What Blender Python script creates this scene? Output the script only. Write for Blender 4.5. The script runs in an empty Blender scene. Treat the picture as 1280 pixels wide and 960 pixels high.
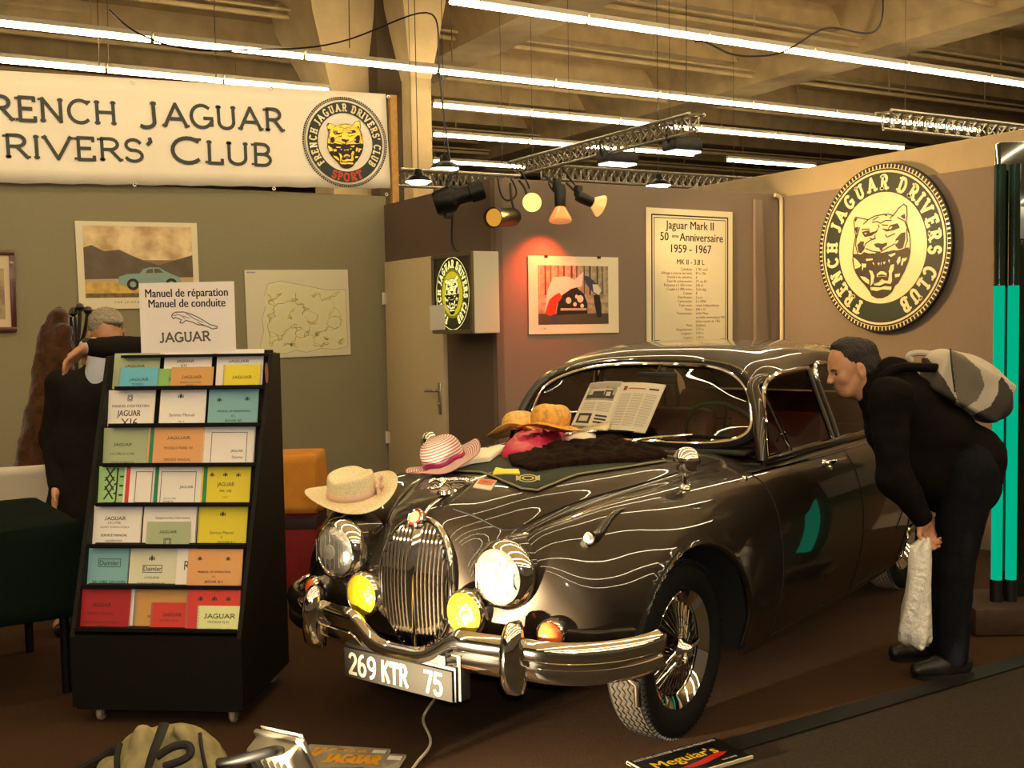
import bpy, bmesh, math, random
import numpy as np
from mathutils import Vector, Matrix
from mathutils.bvhtree import BVHTree
from math import sin, cos, pi, radians
random.seed(7); rng = np.random.default_rng(7)
SC = bpy.context.scene; COL = SC.collection
# ------------------------------------------------------------------ camera
FPX = 1359.98; CAMZ = 1.5831
YAW, PIT, ROL = radians(60.166), radians(-3.364), radians(-0.984)
def cam_axes():
    f = np.array([cos(PIT)*cos(YAW), cos(PIT)*sin(YAW), sin(PIT)])
    r = np.array([sin(YAW), -cos(YAW), 0.0]); u = np.cross(r, f)
    c, s = cos(ROL), sin(ROL)
    return c*r+s*u, -s*r+c*u, f
RT, UP, FW = cam_axes(); CAMP = np.array([0, 0, CAMZ])
cd = bpy.data.cameras.new('camera'); cam = bpy.data.objects.new('camera', cd); COL.objects.link(cam)
cd.sensor_width = 36; cd.lens = FPX/1280*36; cd.clip_start = .05; cd.clip_end = 300
mw = Matrix.Identity(4)
for i in range(3):
    mw[i][0], mw[i][1], mw[i][2], mw[i][3] = RT[i], UP[i], -FW[i], CAMP[i]
cam.matrix_world = mw; SC.camera = cam
# ------------------------------------------------------------------ world, exposure
SC.view_settings.view_transform = 'Standard'; SC.view_settings.look = 'None'
SC.view_settings.gamma = 1; SC.view_settings.use_curve_mapping = False
SC.view_settings.exposure = 0.0
W = bpy.data.worlds.new('hall_ambient'); SC.world = W; W.use_nodes = True
W.node_tree.nodes['Background'].inputs[0].default_value = (1, .68, .36, 1)
W.node_tree.nodes['Background'].inputs[1].default_value = .10
SC.cycles.max_bounces = 6; SC.cycles.transparent_max_bounces = 12; SC.cycles.use_denoising = True
SC.cycles.sample_clamp_indirect = 4; SC.cycles.caustics_reflective = False; SC.cycles.caustics_refractive = False
TUBE = 40.0          # strength of the hall's fluorescent tubes
FLASH = 170.0        # the camera's own flash
fl = bpy.data.lights.new('camera_flash', 'SPOT'); fl.energy = FLASH; fl.color = (1, .93, .82); fl.spot_size = radians(75); fl.spot_blend = .4; fl.shadow_soft_size = .03
flo = bpy.data.objects.new('camera_flash', fl); COL.objects.link(flo); fm = mw.copy(); fm.translation = Vector(CAMP+UP*.09+RT*.03); flo.matrix_world = fm
# ------------------------------------------------------------------ photo pixel -> point
def ray(u, v): return RT*((u-640)/FPX)+UP*((480-v)/FPX)+FW
def pd(u, v, d): return Vector(CAMP+ray(u, v)*d)
def pz(u, v, z): r = ray(u, v); return Vector(CAMP+r*(z-CAMZ)/r[2])
def pxx(u, v, x): r = ray(u, v); return Vector(CAMP+r*x/r[0])
def py(u, v, y): r = ray(u, v); return Vector(CAMP+r*y/r[1])
# ------------------------------------------------------------------ materials
def lin(c):
    if isinstance(c, str):
        c = [int(c[i:i+2], 16)/255 for i in (0, 2, 4)]
        return tuple(x/12.92 if x <= .04045 else ((x+.055)/1.055)**2.4 for x in c)
    return tuple(c)
MATS = {}
def mat(name, c, rough=.6, metal=0, noise=0, nscale=40, bump=0, bscale=200, coat=0, spec=.5, emit=None, es=0, sheen=0, c2=None, alpha=None):
    if name in MATS: return MATS[name]
    m = bpy.data.materials.new(name); m.use_nodes = True; nt = m.node_tree; b = nt.nodes['Principled BSDF']
    c = lin(c); b.inputs['Base Color'].default_value = (*c, 1); b.inputs['Roughness'].default_value = rough
    b.inputs['Metallic'].default_value = metal; b.inputs['Coat Weight'].default_value = coat; b.inputs['Coat Roughness'].default_value = .03
    b.inputs['Specular IOR Level'].default_value = spec
    if sheen: b.inputs['Sheen Weight'].default_value = sheen
    if emit: b.inputs['Emission Color'].default_value = (*lin(emit), 1); b.inputs['Emission Strength'].default_value = es
    tc = nt.nodes.new('ShaderNodeTexCoord')
    if noise or c2:
        n = nt.nodes.new('ShaderNodeTexNoise'); n.inputs['Scale'].default_value = nscale; n.inputs['Detail'].default_value = 4
        nt.links.new(tc.outputs['Object'], n.inputs['Vector'])
        r = nt.nodes.new('ShaderNodeValToRGB'); r.color_ramp.elements[0].position = .35; r.color_ramp.elements[1].position = .65
        a = lin(c2) if c2 else tuple(x*(1-noise) for x in c); d = c if c2 else tuple(min(1, x*(1+noise)) for x in c)
        r.color_ramp.elements[0].color = (*a, 1); r.color_ramp.elements[1].color = (*d, 1)
        nt.links.new(n.outputs['Fac'], r.inputs['Fac']); nt.links.new(r.outputs['Color'], b.inputs['Base Color'])
    if bump:
        n2 = nt.nodes.new('ShaderNodeTexNoise'); n2.inputs['Scale'].default_value = bscale; n2.inputs['Detail'].default_value = 3
        nt.links.new(tc.outputs['Object'], n2.inputs['Vector'])
        bp = nt.nodes.new('ShaderNodeBump'); bp.inputs['Strength'].default_value = bump; bp.inputs['Distance'].default_value = .01
        nt.links.new(n2.outputs['Fac'], bp.inputs['Height']); nt.links.new(bp.outputs['Normal'], b.inputs['Normal'])
    MATS[name] = m; return m
def emat(name, c, s):
    if name in MATS: return MATS[name]
    m = bpy.data.materials.new(name); m.use_nodes = True; nt = m.node_tree; nt.nodes.clear()
    e = nt.nodes.new('ShaderNodeEmission'); e.inputs[0].default_value = (*lin(c), 1); e.inputs[1].default_value = s
    o = nt.nodes.new('ShaderNodeOutputMaterial'); nt.links.new(e.outputs[0], o.inputs[0]); MATS[name] = m; return m
def glassmat(name, tint=(1, 1, 1), refl=.9, base=.05):
    if name in MATS: return MATS[name]
    m = bpy.data.materials.new(name); m.use_nodes = True; nt = m.node_tree; nt.nodes.clear()
    t = nt.nodes.new('ShaderNodeBsdfTransparent'); t.inputs[0].default_value = (*tint, 1)
    g = nt.nodes.new('ShaderNodeBsdfGlossy'); g.inputs['Roughness'].default_value = .01
    f = nt.nodes.new('ShaderNodeFresnel'); f.inputs[0].default_value = 1.5
    mx = nt.nodes.new('ShaderNodeMixShader'); o = nt.nodes.new('ShaderNodeOutputMaterial')
    nt.links.new(f.outputs[0], mx.inputs[0]); nt.links.new(t.outputs[0], mx.inputs[1]); nt.links.new(g.outputs[0], mx.inputs[2]); nt.links.new(mx.outputs[0], o.inputs[0])
    MATS[name] = m; return m
# ------------------------------------------------------------------ mesh builder
def rotz(a): return Matrix.Rotation(a, 4, 'Z')
def T(x, y=None, z=None): return Matrix.Translation(Vector(x) if y is None else Vector((x, y, z)))
class MB:
    def __init__(s): s.v = []; s.f = []; s.m = []
    def add(s, V, F, mi=0, M=None):
        o = len(s.v)
        if M is None: s.v += [tuple(p) for p in V]
        else: s.v += [tuple(M @ Vector(p)) for p in V]
        s.f += [tuple(i+o for i in f) for f in F]; s.m += [mi]*len(F)
        return s
    def box(s, c, d, mi=0, M=None, b=0):
        x, y, z = d[0]/2, d[1]/2, d[2]/2
        if b:
            bm = bmesh.new(); bmesh.ops.create_cube(bm, size=1, matrix=Matrix.Diagonal((*d, 1)))
            bmesh.ops.bevel(bm, geom=bm.edges[:], offset=b, segments=2, affect='EDGES', profile=.5)
            bm.verts.index_update(); V = [tuple(v.co+Vector(c)) for v in bm.verts]; F = [tuple(v.index for v in f.verts) for f in bm.faces]; bm.free()
            return s.add(V, F, mi, M)
        V = [(c[0]+i*x, c[1]+j*y, c[2]+k*z) for k in (-1, 1) for j in (-1, 1) for i in (-1, 1)]
        return s.add(V, [(0, 2, 3, 1), (4, 5, 7, 6), (0, 1, 5, 4), (2, 6, 7, 3), (0, 4, 6, 2), (1, 3, 7, 5)], mi, M)
    def grid(s, P, mi=0, M=None, closeu=False, closev=False, flip=False):
        n, m = len(P), len(P[0]); V = [tuple(p) for r in P for p in r]; F = []
        for i in range(n if closeu else n-1):
            for j in range(m if closev else m-1):
                a, b, c, d = i*m+j, i*m+(j+1) % m, ((i+1) % n)*m+(j+1) % m, ((i+1) % n)*m+j
                F.append((a, b, c, d) if not flip else (d, c, b, a))
        return s.add(V, F, mi, M)
    def tube(s, pts, r, n=8, mi=0, M=None, caps=True, closed=False, flat=None):
        pts = [Vector(p) for p in pts]; N = len(pts)
        rs = r if hasattr(r, '__len__') else [r]*N
        up = None; rings = []
        for i, p in enumerate(pts):
            a = pts[(i-1) % N] if (closed or i) else p; b = pts[(i+1) % N] if (closed or i < N-1) else p
            t = (b-a).normalized() if (b-a).length > 1e-9 else Vector((0, 0, 1))
            if up is None: up = t.orthogonal().normalized() if flat is None else Vector(flat)
            u = (up-t*up.dot(t))
            u = u.normalized() if u.length > 1e-6 else t.orthogonal().normalized()
            if flat is None: up = u
            w = t.cross(u); k = 1 if flat is None else .5
            rings.append([p+(u*cos(q)*(k)+w*sin(q))*rs[i] for q in [2*pi*j/n for j in range(n)]])
        s.grid(rings, mi, M, closeu=closed, closev=True)
        if caps and not closed:
            o = len(s.v)-N*n
            s.f.append(tuple(o+j for j in range(n))); s.m.append(mi)
            s.f.append(tuple(o+(N-1)*n+j for j in reversed(range(n)))); s.m.append(mi)
        return s
    def lathe(s, prof, n=32, mi=0, M=None, a0=0, a1=2*pi):     # profile (r, z) about Z
        full = abs(a1-a0-2*pi) < 1e-6; k = n if full else n+1
        P = [[(r*cos(a0+(a1-a0)*j/n), r*sin(a0+(a1-a0)*j/n), z) for j in range(k)] for r, z in prof]
        return s.grid(P, mi, M, closev=full, flip=False)
    def prism(s, poly, z0, z1, mi=0, M=None):
        n = len(poly); V = [(x, y, z0) for x, y in poly]+[(x, y, z1) for x, y in poly]
        F = [tuple(range(n-1, -1, -1)), tuple(range(n, 2*n))]+[(i, (i+1) % n, n+(i+1) % n, n+i) for i in range(n)]
        return s.add(V, F, mi, M)
    def poly(s, pts, mi=0, M=None):
        return s.add(pts, [tuple(range(len(pts)))], mi, M)
    def build(s, name, mats, parent=None, ang=40, smooth=True, sub=0, solid=0):
        me = bpy.data.meshes.new(name); me.from_pydata(s.v, [], s.f)
        for m in (mats if isinstance(mats, (list, tuple)) else [mats]): me.materials.append(m)
        me.polygons.foreach_set('material_index', s.m)
        bm = bmesh.new(); bm.from_mesh(me); bmesh.ops.recalc_face_normals(bm, faces=bm.faces[:]); bm.to_mesh(me); bm.free()
        me.polygons.foreach_set('use_smooth', [smooth]*len(me.polygons))
        if smooth: me.set_sharp_from_angle(angle=radians(ang))
        me.update()
        o = bpy.data.objects.new(name, me); COL.objects.link(o)
        if parent is not None: o.parent = parent
        if solid: md = o.modifiers.new('thickness', 'SOLIDIFY'); md.thickness = solid; md.offset = 0
        if sub: md = o.modifiers.new('sub', 'SUBSURF'); md.levels = sub; md.render_levels = sub
        return o
def empty(name, loc=(0, 0, 0), rz=0, M=None):
    o = bpy.data.objects.new(name, None); COL.objects.link(o); o.empty_display_size = .1
    if M is not None: o.matrix_world = M
    else: o.location = loc; o.rotation_euler = (0, 0, rz)
    return o
def tag(o, label, cat, group=None):
    o['label'] = label; o['category'] = cat
    if group: o['group'] = group
    return o
def struct(o, label=None):
    o['kind'] = 'structure'
    if label: o['label'] = label
    return o
def rootinv(o, root):                       # child verts are in world space: undo the parent's placement
    o.matrix_parent_inverse = root.matrix_basis.inverted(); return o
# ------------------------------------------------------------------ lettering
def arcp(cx, cy, rx, ry, a0, a1, n=10):
    return [(cx+rx*cos(radians(a0+(a1-a0)*i/n)), cy+ry*sin(radians(a0+(a1-a0)*i/n))) for i in range(n+1)]
GL = {   # capital letters as pen strokes in a box one unit tall: width, strokes, serif spots
 'A': (.92, [[(.06, 0), (.46, 1), (.86, 0)], [(.2, .34), (.72, .34)]], [(.06, 0), (.86, 0)]),
 'B': (.72, [[(.16, 0), (.16, 1)], [(.16, 1), (.4, 1)]+arcp(.4, .76, .22, .24, 90, -90)+[(.16, .52)], [(.16, .52), (.42, .52)]+arcp(.42, .26, .25, .26, 90, -90)+[(.16, 0)]], [(.1, 0), (.1, 1)]),
 'C': (.82, [arcp(.45, .5, .38, .5, 48, 312, 18)], [(.72, .86)]),
 'D': (.84, [[(.16, 0), (.16, 1)], [(.16, 1), (.4, 1)]+arcp(.4, .5, .36, .5, 90, -90, 14)+[(.16, 0)]], [(.1, 0), (.1, 1)]),
 'E': (.7, [[(.16, 0), (.16, 1)], [(.16, 1), (.62, 1), (.62, .86)], [(.16, .52), (.52, .52)], [(.16, 0), (.64, 0), (.64, .15)]], [(.1, 0), (.1, 1)]),
 'F': (.66, [[(.16, 0), (.16, 1)], [(.16, 1), (.6, 1), (.6, .86)], [(.16, .52), (.5, .52)]], [(.16, 0), (.1, 1)]),
 'G': (.9, [arcp(.46, .5, .39, .5, 50, 340, 18)+[(.82, .42)], [(.55, .42), (.84, .42)], [(.82, .42), (.82, .1)]], []),
 'H': (.88, [[(.16, 0), (.16, 1)], [(.72, 0), (.72, 1)], [(.16, .52), (.72, .52)]], [(.16, 0), (.16, 1), (.72, 0), (.72, 1)]),
 'I': (.34, [[(.17, 0), (.17, 1)]], [(.17, 0), (.17, 1)]),
 'J': (.56, [[(.38, 1), (.38, .25)]+arcp(.2, .22, .18, .22, 0, -130, 8)], [(.38, 1)]),
 'K': (.8, [[(.16, 0), (.16, 1)], [(.7, 1), (.18, .45)], [(.34, .6), (.72, 0)]], [(.16, 0), (.16, 1), (.72, 0), (.68, 1)]),
 'L': (.64, [[(.16, 0), (.16, 1)], [(.16, 0), (.58, 0), (.58, .17)]], [(.16, 1), (.1, 0)]),
 'M': (1.0, [[(.12, 0), (.16, 1), (.5, .15), (.84, 1), (.88, 0)]], [(.12, 0), (.88, 0)]),
 'N': (.9, [[(.15, 0), (.15, 1), (.74, 0), (.74, 1)]], [(.15, 0), (.74, 1), (.1, 1)]),
 'O': (.9, [arcp(.45, .5, .38, .5, 0, 360, 22)], []),
 'P': (.7, [[(.16, 0), (.16, 1)], [(.16, 1), (.4, 1)]+arcp(.4, .74, .24, .26, 90, -90)+[(.16, .48)]], [(.16, 0), (.1, 1)]),
 'R': (.8, [[(.16, 0), (.16, 1)], [(.16, 1), (.42, 1)]+arcp(.42, .75, .24, .25, 90, -90)+[(.16, .5)], [(.42, .5), (.74, 0)]], [(.16, 0), (.1, 1), (.74, 0)]),
 'S': (.68, [arcp(.34, .75, .24, .25, 25, 250, 12)+arcp(.34, .25, .27, .26, 75, -155, 12)], []),
 'T': (.76, [[(.38, 0), (.38, 1)], [(.06, .84), (.06, 1), (.7, 1), (.7, .84)]], [(.38, 0)]),
 'U': (.84, [[(.14, 1), (.14, .3)]+arcp(.42, .3, .28, .3, 180, 360, 12)+[(.7, 1)]], [(.14, 1), (.7, 1)]),
 'V': (.88, [[(.04, 1), (.44, 0), (.84, 1)]], [(.04, 1), (.84, 1)]),
 'X': (.82, [[(.06, 0), (.76, 1)], [(.06, 1), (.76, 0)]], [(.06, 0), (.76, 0), (.06, 1), (.76, 1)]),
 "'": (.26, [[(.13, 1), (.15, .88), (.06, .76)]], []),
 '2': (.66, [arcp(.32, .73, .25, .27, 165, -40, 12)+[(.06, 0), (.6, 0)]], []),
 '6': (.66, [arcp(.33, .29, .26, .29, 0, 360, 18), [(.07, .3)]+arcp(.42, .45, .36, .55, 180, 90, 8)], []),
 '9': (.66, [arcp(.33, .71, .26, .29, 0, 360, 18), [(.59, .7)]+arcp(.24, .55, .36, .55, 0, -90, 8)], []),
 '7': (.6, [[(.05, 1), (.56, 1), (.24, 0)]], []),
 '5': (.64, [[(.56, 1), (.14, 1), (.1, .56)]+arcp(.3, .31, .27, .31, 110, -150, 14)], []),
 ' ': (.42, [], []),
}
def strip(P, t, close=False):               # thick 2D polyline -> list of polygons
    out = []; P = [np.array(p, float) for p in P]
    for a, b in zip(P[:-1], P[1:]):
        d = b-a; L = np.hypot(*d)
        if L < 1e-9: continue
        d /= L; n = np.array([-d[1], d[0]])*t/2; e = d*t*.32
        out.append([tuple(a-e-n), tuple(b+e-n), tuple(b+e+n), tuple(a-e+n)])
    return out
def glyph(ch, h, wx=1, t=.16, serif=.12):
    w, st, se = GL[ch]; out = []
    for s in st: out += strip([(x*wx*h, y*h) for x, y in s], t*h)
    for x, y in se:
        yy = t/4 if y < .5 else 1-t/4
        out.append([((x*wx-serif-t/2)*h, (yy-t/3)*h), ((x*wx+serif+t/2)*h, (yy-t/3)*h), ((x*wx+serif+t/2)*h, (yy+t/3)*h), ((x*wx-serif-t/2)*h, (yy+t/3)*h)])
    return w*wx*h, out
def put(mb, polys, mi, M, dz=0):
    for k, p in enumerate(polys): mb.poly([(x, y, dz+(k % 7)*2e-5) for x, y in p], mi, M)
def line(mb, text, x, y, h, mi, M, wx=1, t=.16, serif=.1, small=1.0, gap=.06, dz=.001, align='l'):
    W_ = 0; gl = []
    for i, ch in enumerate(text):
        hh = h*(small if (ch.islower() or ch == "'" and small < 1) else 1); w, p = glyph(ch.upper(), hh, wx, t*h/hh*(hh/h)**.5, serif)
        if ch == "'": p = [[(a, b+h-hh) for a, b in q] for q in p]
        gl.append((W_, p)); W_ += w+gap*h
    x0 = x if align == 'l' else x-W_/2 if align == 'c' else x-W_
    for w, p in gl: put(mb, [[(a+x0+w, b+y) for a, b in q] for q in p], mi, M, dz)
    return W_
def ring(mb, text, R, h, a0, a1, mi, M, wx=.9, t=.2, serif=.1, sx=1, dz=.001):
    ws = [glyph(c, h, wx, t, serif) for c in text]; tot = sum(w for w, _ in ws); pos = 0
    for (w, p) in ws:
        a = radians(a0+(a1-a0)*(pos+w/2)/tot); pos += w; c, s = cos(a-pi/2), sin(a-pi/2)
        q = [[((R*cos(a)+(x-w/2)*c-y*s)*sx, R*sin(a)+(x-w/2)*s+y*c) for x, y in g] for g in p]
        put(mb, q, mi, M, dz)
TXC = {}
def txt(mb, s, x, y, size, mi, M, align='LEFT', bold=0, sx=1, dz=.001):     # plain lettering from the built-in typeface
    key = (s, align)
    if key not in TXC:
        cu = bpy.data.curves.new('lettering', 'FONT'); cu.body = s; cu.align_x = align; cu.resolution_u = 3; cu.fill_mode = 'FRONT'
        ob = bpy.data.objects.new('lettering', cu); COL.objects.link(ob)
        dg = bpy.context.evaluated_depsgraph_get(); e = ob.evaluated_get(dg); me = e.to_mesh()
        TXC[key] = ([tuple(v.co) for v in me.vertices], [tuple(p.vertices) for p in me.polygons])
        e.to_mesh_clear(); bpy.data.objects.remove(ob); bpy.data.curves.remove(cu)
    V, F = TXC[key]
    for k, e in enumerate((0, bold*size*.9, -bold*size*.9) if bold else (0,)): mb.add([(x+a*size*sx+e, y+b*size, dz+k*3e-5) for a, b, _ in V], F, mi, M)
def fitw(s, width, size):                    # x-stretch that makes a line of plain lettering exactly this wide
    t = MB(); txt(t, s, 0, 0, size, 0, Matrix.Identity(4)); xs = [v[0] for v in t.v]; return width/(max(xs)-min(xs))
# ------------------------------------------------------------------ splines and soft solids
def spl(P, nper, ex=.6):
    P = np.asarray(P, float); n = len(P); d = np.linalg.norm(np.diff(P, axis=0), axis=1)**ex; d = np.maximum(d, 1e-4)
    t = np.concatenate([[0], np.cumsum(d)]); A = np.zeros((n, n)); B = np.zeros_like(P); A[0, 0] = A[-1, -1] = 1
    for i in range(1, n-1):
        A[i, i-1] = d[i-1]; A[i, i] = 2*(d[i-1]+d[i]); A[i, i+1] = d[i]
        B[i] = 6*((P[i+1]-P[i])/d[i]-(P[i]-P[i-1])/d[i-1])
    m = np.linalg.solve(A, B); out = []
    for i in range(n-1):
        k = nper[i] if hasattr(nper, '__len__') else nper
        for q in range(k):
            s = q/k; h = d[i]; a, b = 1-s, s
            out.append(a*P[i]+b*P[i+1]+h*h/6*((a**3-a)*m[i]+(b**3-b)*m[i+1]))
    out.append(P[-1]); return np.array(out)
def crv(P, n=8, ex=.6): return [tuple(p) for p in spl(P, n, ex)]
def nets(prims, res):
    """soft union of round cones / ellipsoids / boxes -> one continuous skin"""
    lo = np.array([1e9]*3); hi = -lo
    for p in prims:
        if p[0][0] == '-': continue
        if p[0] == 'c': q = np.array([p[1], p[2]]); r = max(p[3], p[4])
        else: q = np.array([p[1]]); r = max(p[2])*1.1 if p[0] == 'e' else float(np.linalg.norm(p[2]))
        lo = np.minimum(lo, q.min(0)-r); hi = np.maximum(hi, q.max(0)+r)
    lo -= 3*res; hi += 3*res; N = np.ceil((hi-lo)/res).astype(int)+1
    G = np.full(N, .15, np.float32); ax = [lo[i]+res*np.arange(N[i]) for i in range(3)]
    for p in prims:
        k = p[-1]; sub = p[0][0] == '-'
        kind = p[0].strip('-')
        if kind == 'c':
            a, b, ra, rb = np.array(p[1], float), np.array(p[2], float), p[3], p[4]; l0, h0 = np.minimum(a, b)-max(ra, rb), np.maximum(a, b)+max(ra, rb)
        else:
            a = np.array(p[1], float); r = np.array(p[2], float); R = np.array(p[3]) if p[3] is not None else np.eye(3)
            e = np.abs(R).dot(r); l0, h0 = a-e, a+e
        mg = .05+k
        i0 = np.maximum(0, np.floor((l0-mg-lo)/res).astype(int)); i1 = np.minimum(N, np.ceil((h0+mg-lo)/res).astype(int)+1)
        X, Y, Z = np.meshgrid(*[ax[i][i0[i]:i1[i]] for i in range(3)], indexing='ij', sparse=False)
        Q = np.stack([X, Y, Z], -1)
        if kind == 'c':
            ab = b-a; t = np.clip(((Q-a)@ab)/max(ab@ab, 1e-9), 0, 1); d = np.linalg.norm(Q-a-t[..., None]*ab, axis=-1)-(ra+t*(rb-ra))
        elif kind == 'e':
            L = (Q-a)@R; k0 = np.linalg.norm(L/r, axis=-1); k1 = np.linalg.norm(L/(r*r), axis=-1); d = k0*(k0-1)/np.maximum(k1, 1e-6)
        else:
            L = np.abs((Q-a)@R)-r+.2*r.min(); d = np.linalg.norm(np.maximum(L, 0), axis=-1)+np.minimum(L.max(-1), 0)-.2*r.min()
        S = tuple(slice(i0[i], i1[i]) for i in range(3)); g = G[S]
        if sub:
            d = -d; h = np.clip(.5-.5*(g-d)/k, 0, 1); G[S] = g+(d-g)*h+k*h*(1-h)
        else:
            h = np.clip(.5+.5*(g-d)/k, 0, 1); G[S] = g+(d-g)*h-k*h*(1-h)
    ins = G < 0; n0, n1, n2 = N
    cs = np.zeros((n0-1, n1-1, n2-1), np.int8)
    for i in (0, 1):
        for j in (0, 1):
            for k in (0, 1): cs += ins[i:n0-1+i, j:n1-1+j, k:n2-1+k]
    act = (cs > 0) & (cs < 8); idx = np.full(act.shape, -1, np.int64); C = np.argwhere(act); idx[act] = np.arange(len(C))
    acc = np.zeros((len(C), 3)); cnt = np.zeros(len(C)); cor = [(i, j, k) for i in (0, 1) for j in (0, 1) for k in (0, 1)]
    for a in cor:
        for x in range(3):
            if a[x] == 0:
                b = list(a); b[x] = 1
                ga = G[C[:, 0]+a[0], C[:, 1]+a[1], C[:, 2]+a[2]]; gb = G[C[:, 0]+b[0], C[:, 1]+b[1], C[:, 2]+b[2]]
                m = (ga < 0) != (gb < 0); t = np.where(m, ga/np.where(m, ga-gb, 1), 0)
                pt = np.array(a, float)[None]+t[:, None]*(np.array(b)-np.array(a))[None]
                acc[m] += pt[m]; cnt[m] += 1
    V = lo+res*(C+acc/cnt[:, None]); F = []
    for x in range(3):
        y, z = (x+1) % 3, (x+2) % 3
        sl0 = [slice(None)]*3; sl1 = [slice(None)]*3; sl0[x] = slice(0, N[x]-1); sl1[x] = slice(1, N[x])
        E = np.argwhere(ins[tuple(sl0)] != ins[tuple(sl1)])
        ok = (E[:, y] > 0) & (E[:, z] > 0) & (E[:, y] < N[y]-1) & (E[:, z] < N[z]-1); E = E[ok]
        q = []
        for dy, dz in ((0, 0), (-1, 0), (-1, -1), (0, -1)):
            e = E.copy(); e[:, y] += dy; e[:, z] += dz; q.append(idx[e[:, 0], e[:, 1], e[:, 2]])
        q = np.stack(q, 1); fl = ins[E[:, 0], E[:, 1], E[:, 2]]; q[~fl] = q[~fl][:, ::-1]; F.append(q)
    return V, np.concatenate(F)
def soft(name, prims, res, m, parent=None, root=None, jitter=0, jscale=12, smooth_it=1):
    V, F = nets(prims, res)
    if jitter:
        from mathutils import noise as nz
        V = np.array([np.array(p)+(np.array(nz.noise_vector(Vector(p)*jscale))+.4*np.array(nz.noise_vector(Vector(p)*jscale*2.7)))*jitter for p in V])
    mb = MB(); mb.v = [tuple(p) for p in V]; mb.f = [tuple(int(i) for i in f) for f in F]; mb.m = [0]*len(F)
    o = mb.build(name, m, parent, ang=180)
    if smooth_it: md = o.modifiers.new('relax', 'SMOOTH'); md.factor = .5; md.iterations = smooth_it
    if root is not None: rootinv(o, root)
    return o
# ------------------------------------------------------------------ shared materials
BLACK = mat('black', '0c0b0a', .5); CHROME = mat('chrome', (.86, .84, .8), .06, 1); WHITE = mat('white_paper', (.80, .77, .70), .6)
INK = mat('ink', '17150f', .6); DKMETAL = mat('dark_metal', '1c1a18', .4, .6); STEEL = mat('steel', (.55, .53, .5), .3, 1)
GREENINK = mat('dark_green_ink', '1c2a20', .55); RUBBER = mat('rubber', '0e0c0a', .8, bump=.1, spec=.2)
# ------------------------------------------------------------------ the setting
GX, GY, RX, BY = 3.64, 6.55, 6.30, 8.44      # store-room side, store-room front, right wall, back wall
HB, HF = 2.63, 2.555
CARPET = mat('brown_carpet', '432f20', .95, noise=.28, nscale=160, bump=.5, bscale=420, spec=.1)
AISLE = mat('grey_aisle_carpet', '352d25', .95, noise=.25, nscale=150, bump=.4, bscale=400, spec=.1)
FAB_L = mat('olive_grey_fabric', '8a8268', .95, noise=.06, nscale=220, bump=.25, bscale=600, spec=.1)
FAB_S = mat('dark_brown_fabric', '6a5a4e', .95, noise=.07, nscale=220, bump=.25, bscale=600, spec=.1)
FAB_F = mat('taupe_fabric', '8a7a6c', .95, noise=.06, nscale=220, bump=.25, bscale=600, spec=.1)
BEIGE = mat('beige_panel', 'b09c7a', .8, noise=.03, nscale=6)
CONC = mat('ceiling_concrete', 'cbb083', .9, noise=.12, nscale=2.2, bump=.3, bscale=30)
CONC2 = mat('beam_concrete', 'bda377', .9, noise=.12, nscale=3, bump=.3, bscale=30)
mb = MB(); mb.box((2.5, 3.9+3, -.05), (20, 16, .1)); 
# the stand's carpet ends on a slanted border with the aisle
e0, e1 = pz(700, 985, 0), pz(1290, 815, 0); dr = (e1-e0).normalized(); nr = Vector((dr.y, -dr.x, 0))
q0, q1 = e0-dr*6, e1+dr*8
mb = MB(); mb.prism([(q1.x, q1.y), (q1.x+nr.x*-14, q1.y+nr.y*-14), (q0.x+nr.x*-14, q0.y+nr.y*-14), (q0.x, q0.y)], -.1, 0)
struct(mb.build('floor', CARPET, smooth=False))
mb = MB(); mb.prism([(q0.x+nr.x*.10, q0.y+nr.y*.10), (q0.x+nr.x*6, q0.y+nr.y*6), (q1.x+nr.x*6, q1.y+nr.y*6), (q1.x+nr.x*.10, q1.y+nr.y*.10)], -.1, -.004)
struct(mb.build('floor_aisle', AISLE, smooth=False))
mb = MB(); mb.prism([(q0.x, q0.y), (q0.x+nr.x*.10, q0.y+nr.y*.10), (q1.x+nr.x*.10, q1.y+nr.y*.10), (q1.x, q1.y)], -.1, .004)
struct(mb.build('border_shadow_strip', BLACK, smooth=False))  # shadow band along the carpet edge, put in as a black strip
mb = MB(); mb.box((5, 24, -.13), (90, 80, .05)); struct(mb.build('floor_hall', AISLE, smooth=False))
def wall(name, x0, x1, y0, y1, z0, z1, m):
    mb = MB(); mb.box(((x0+x1)/2, (y0+y1)/2, (z0+z1)/2), (x1-x0, y1-y0, z1-z0), b=.006); return struct(mb.build(name, m, smooth=False))
wall('wall_back', -5, GX+.02, BY, BY+.06, 0, HB, FAB_L)
wall('wall_front', GX, RX-.02, GY, GY+.06, 0, HF, FAB_F)
wall('wall_right', RX, RX+.08, 4.0, 12, 0, 2.735, BEIGE)
wall('wall_right_fabric', RX-.03, RX, 4.0, GY-.0, 0, 2.53, FAB_F)
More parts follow.
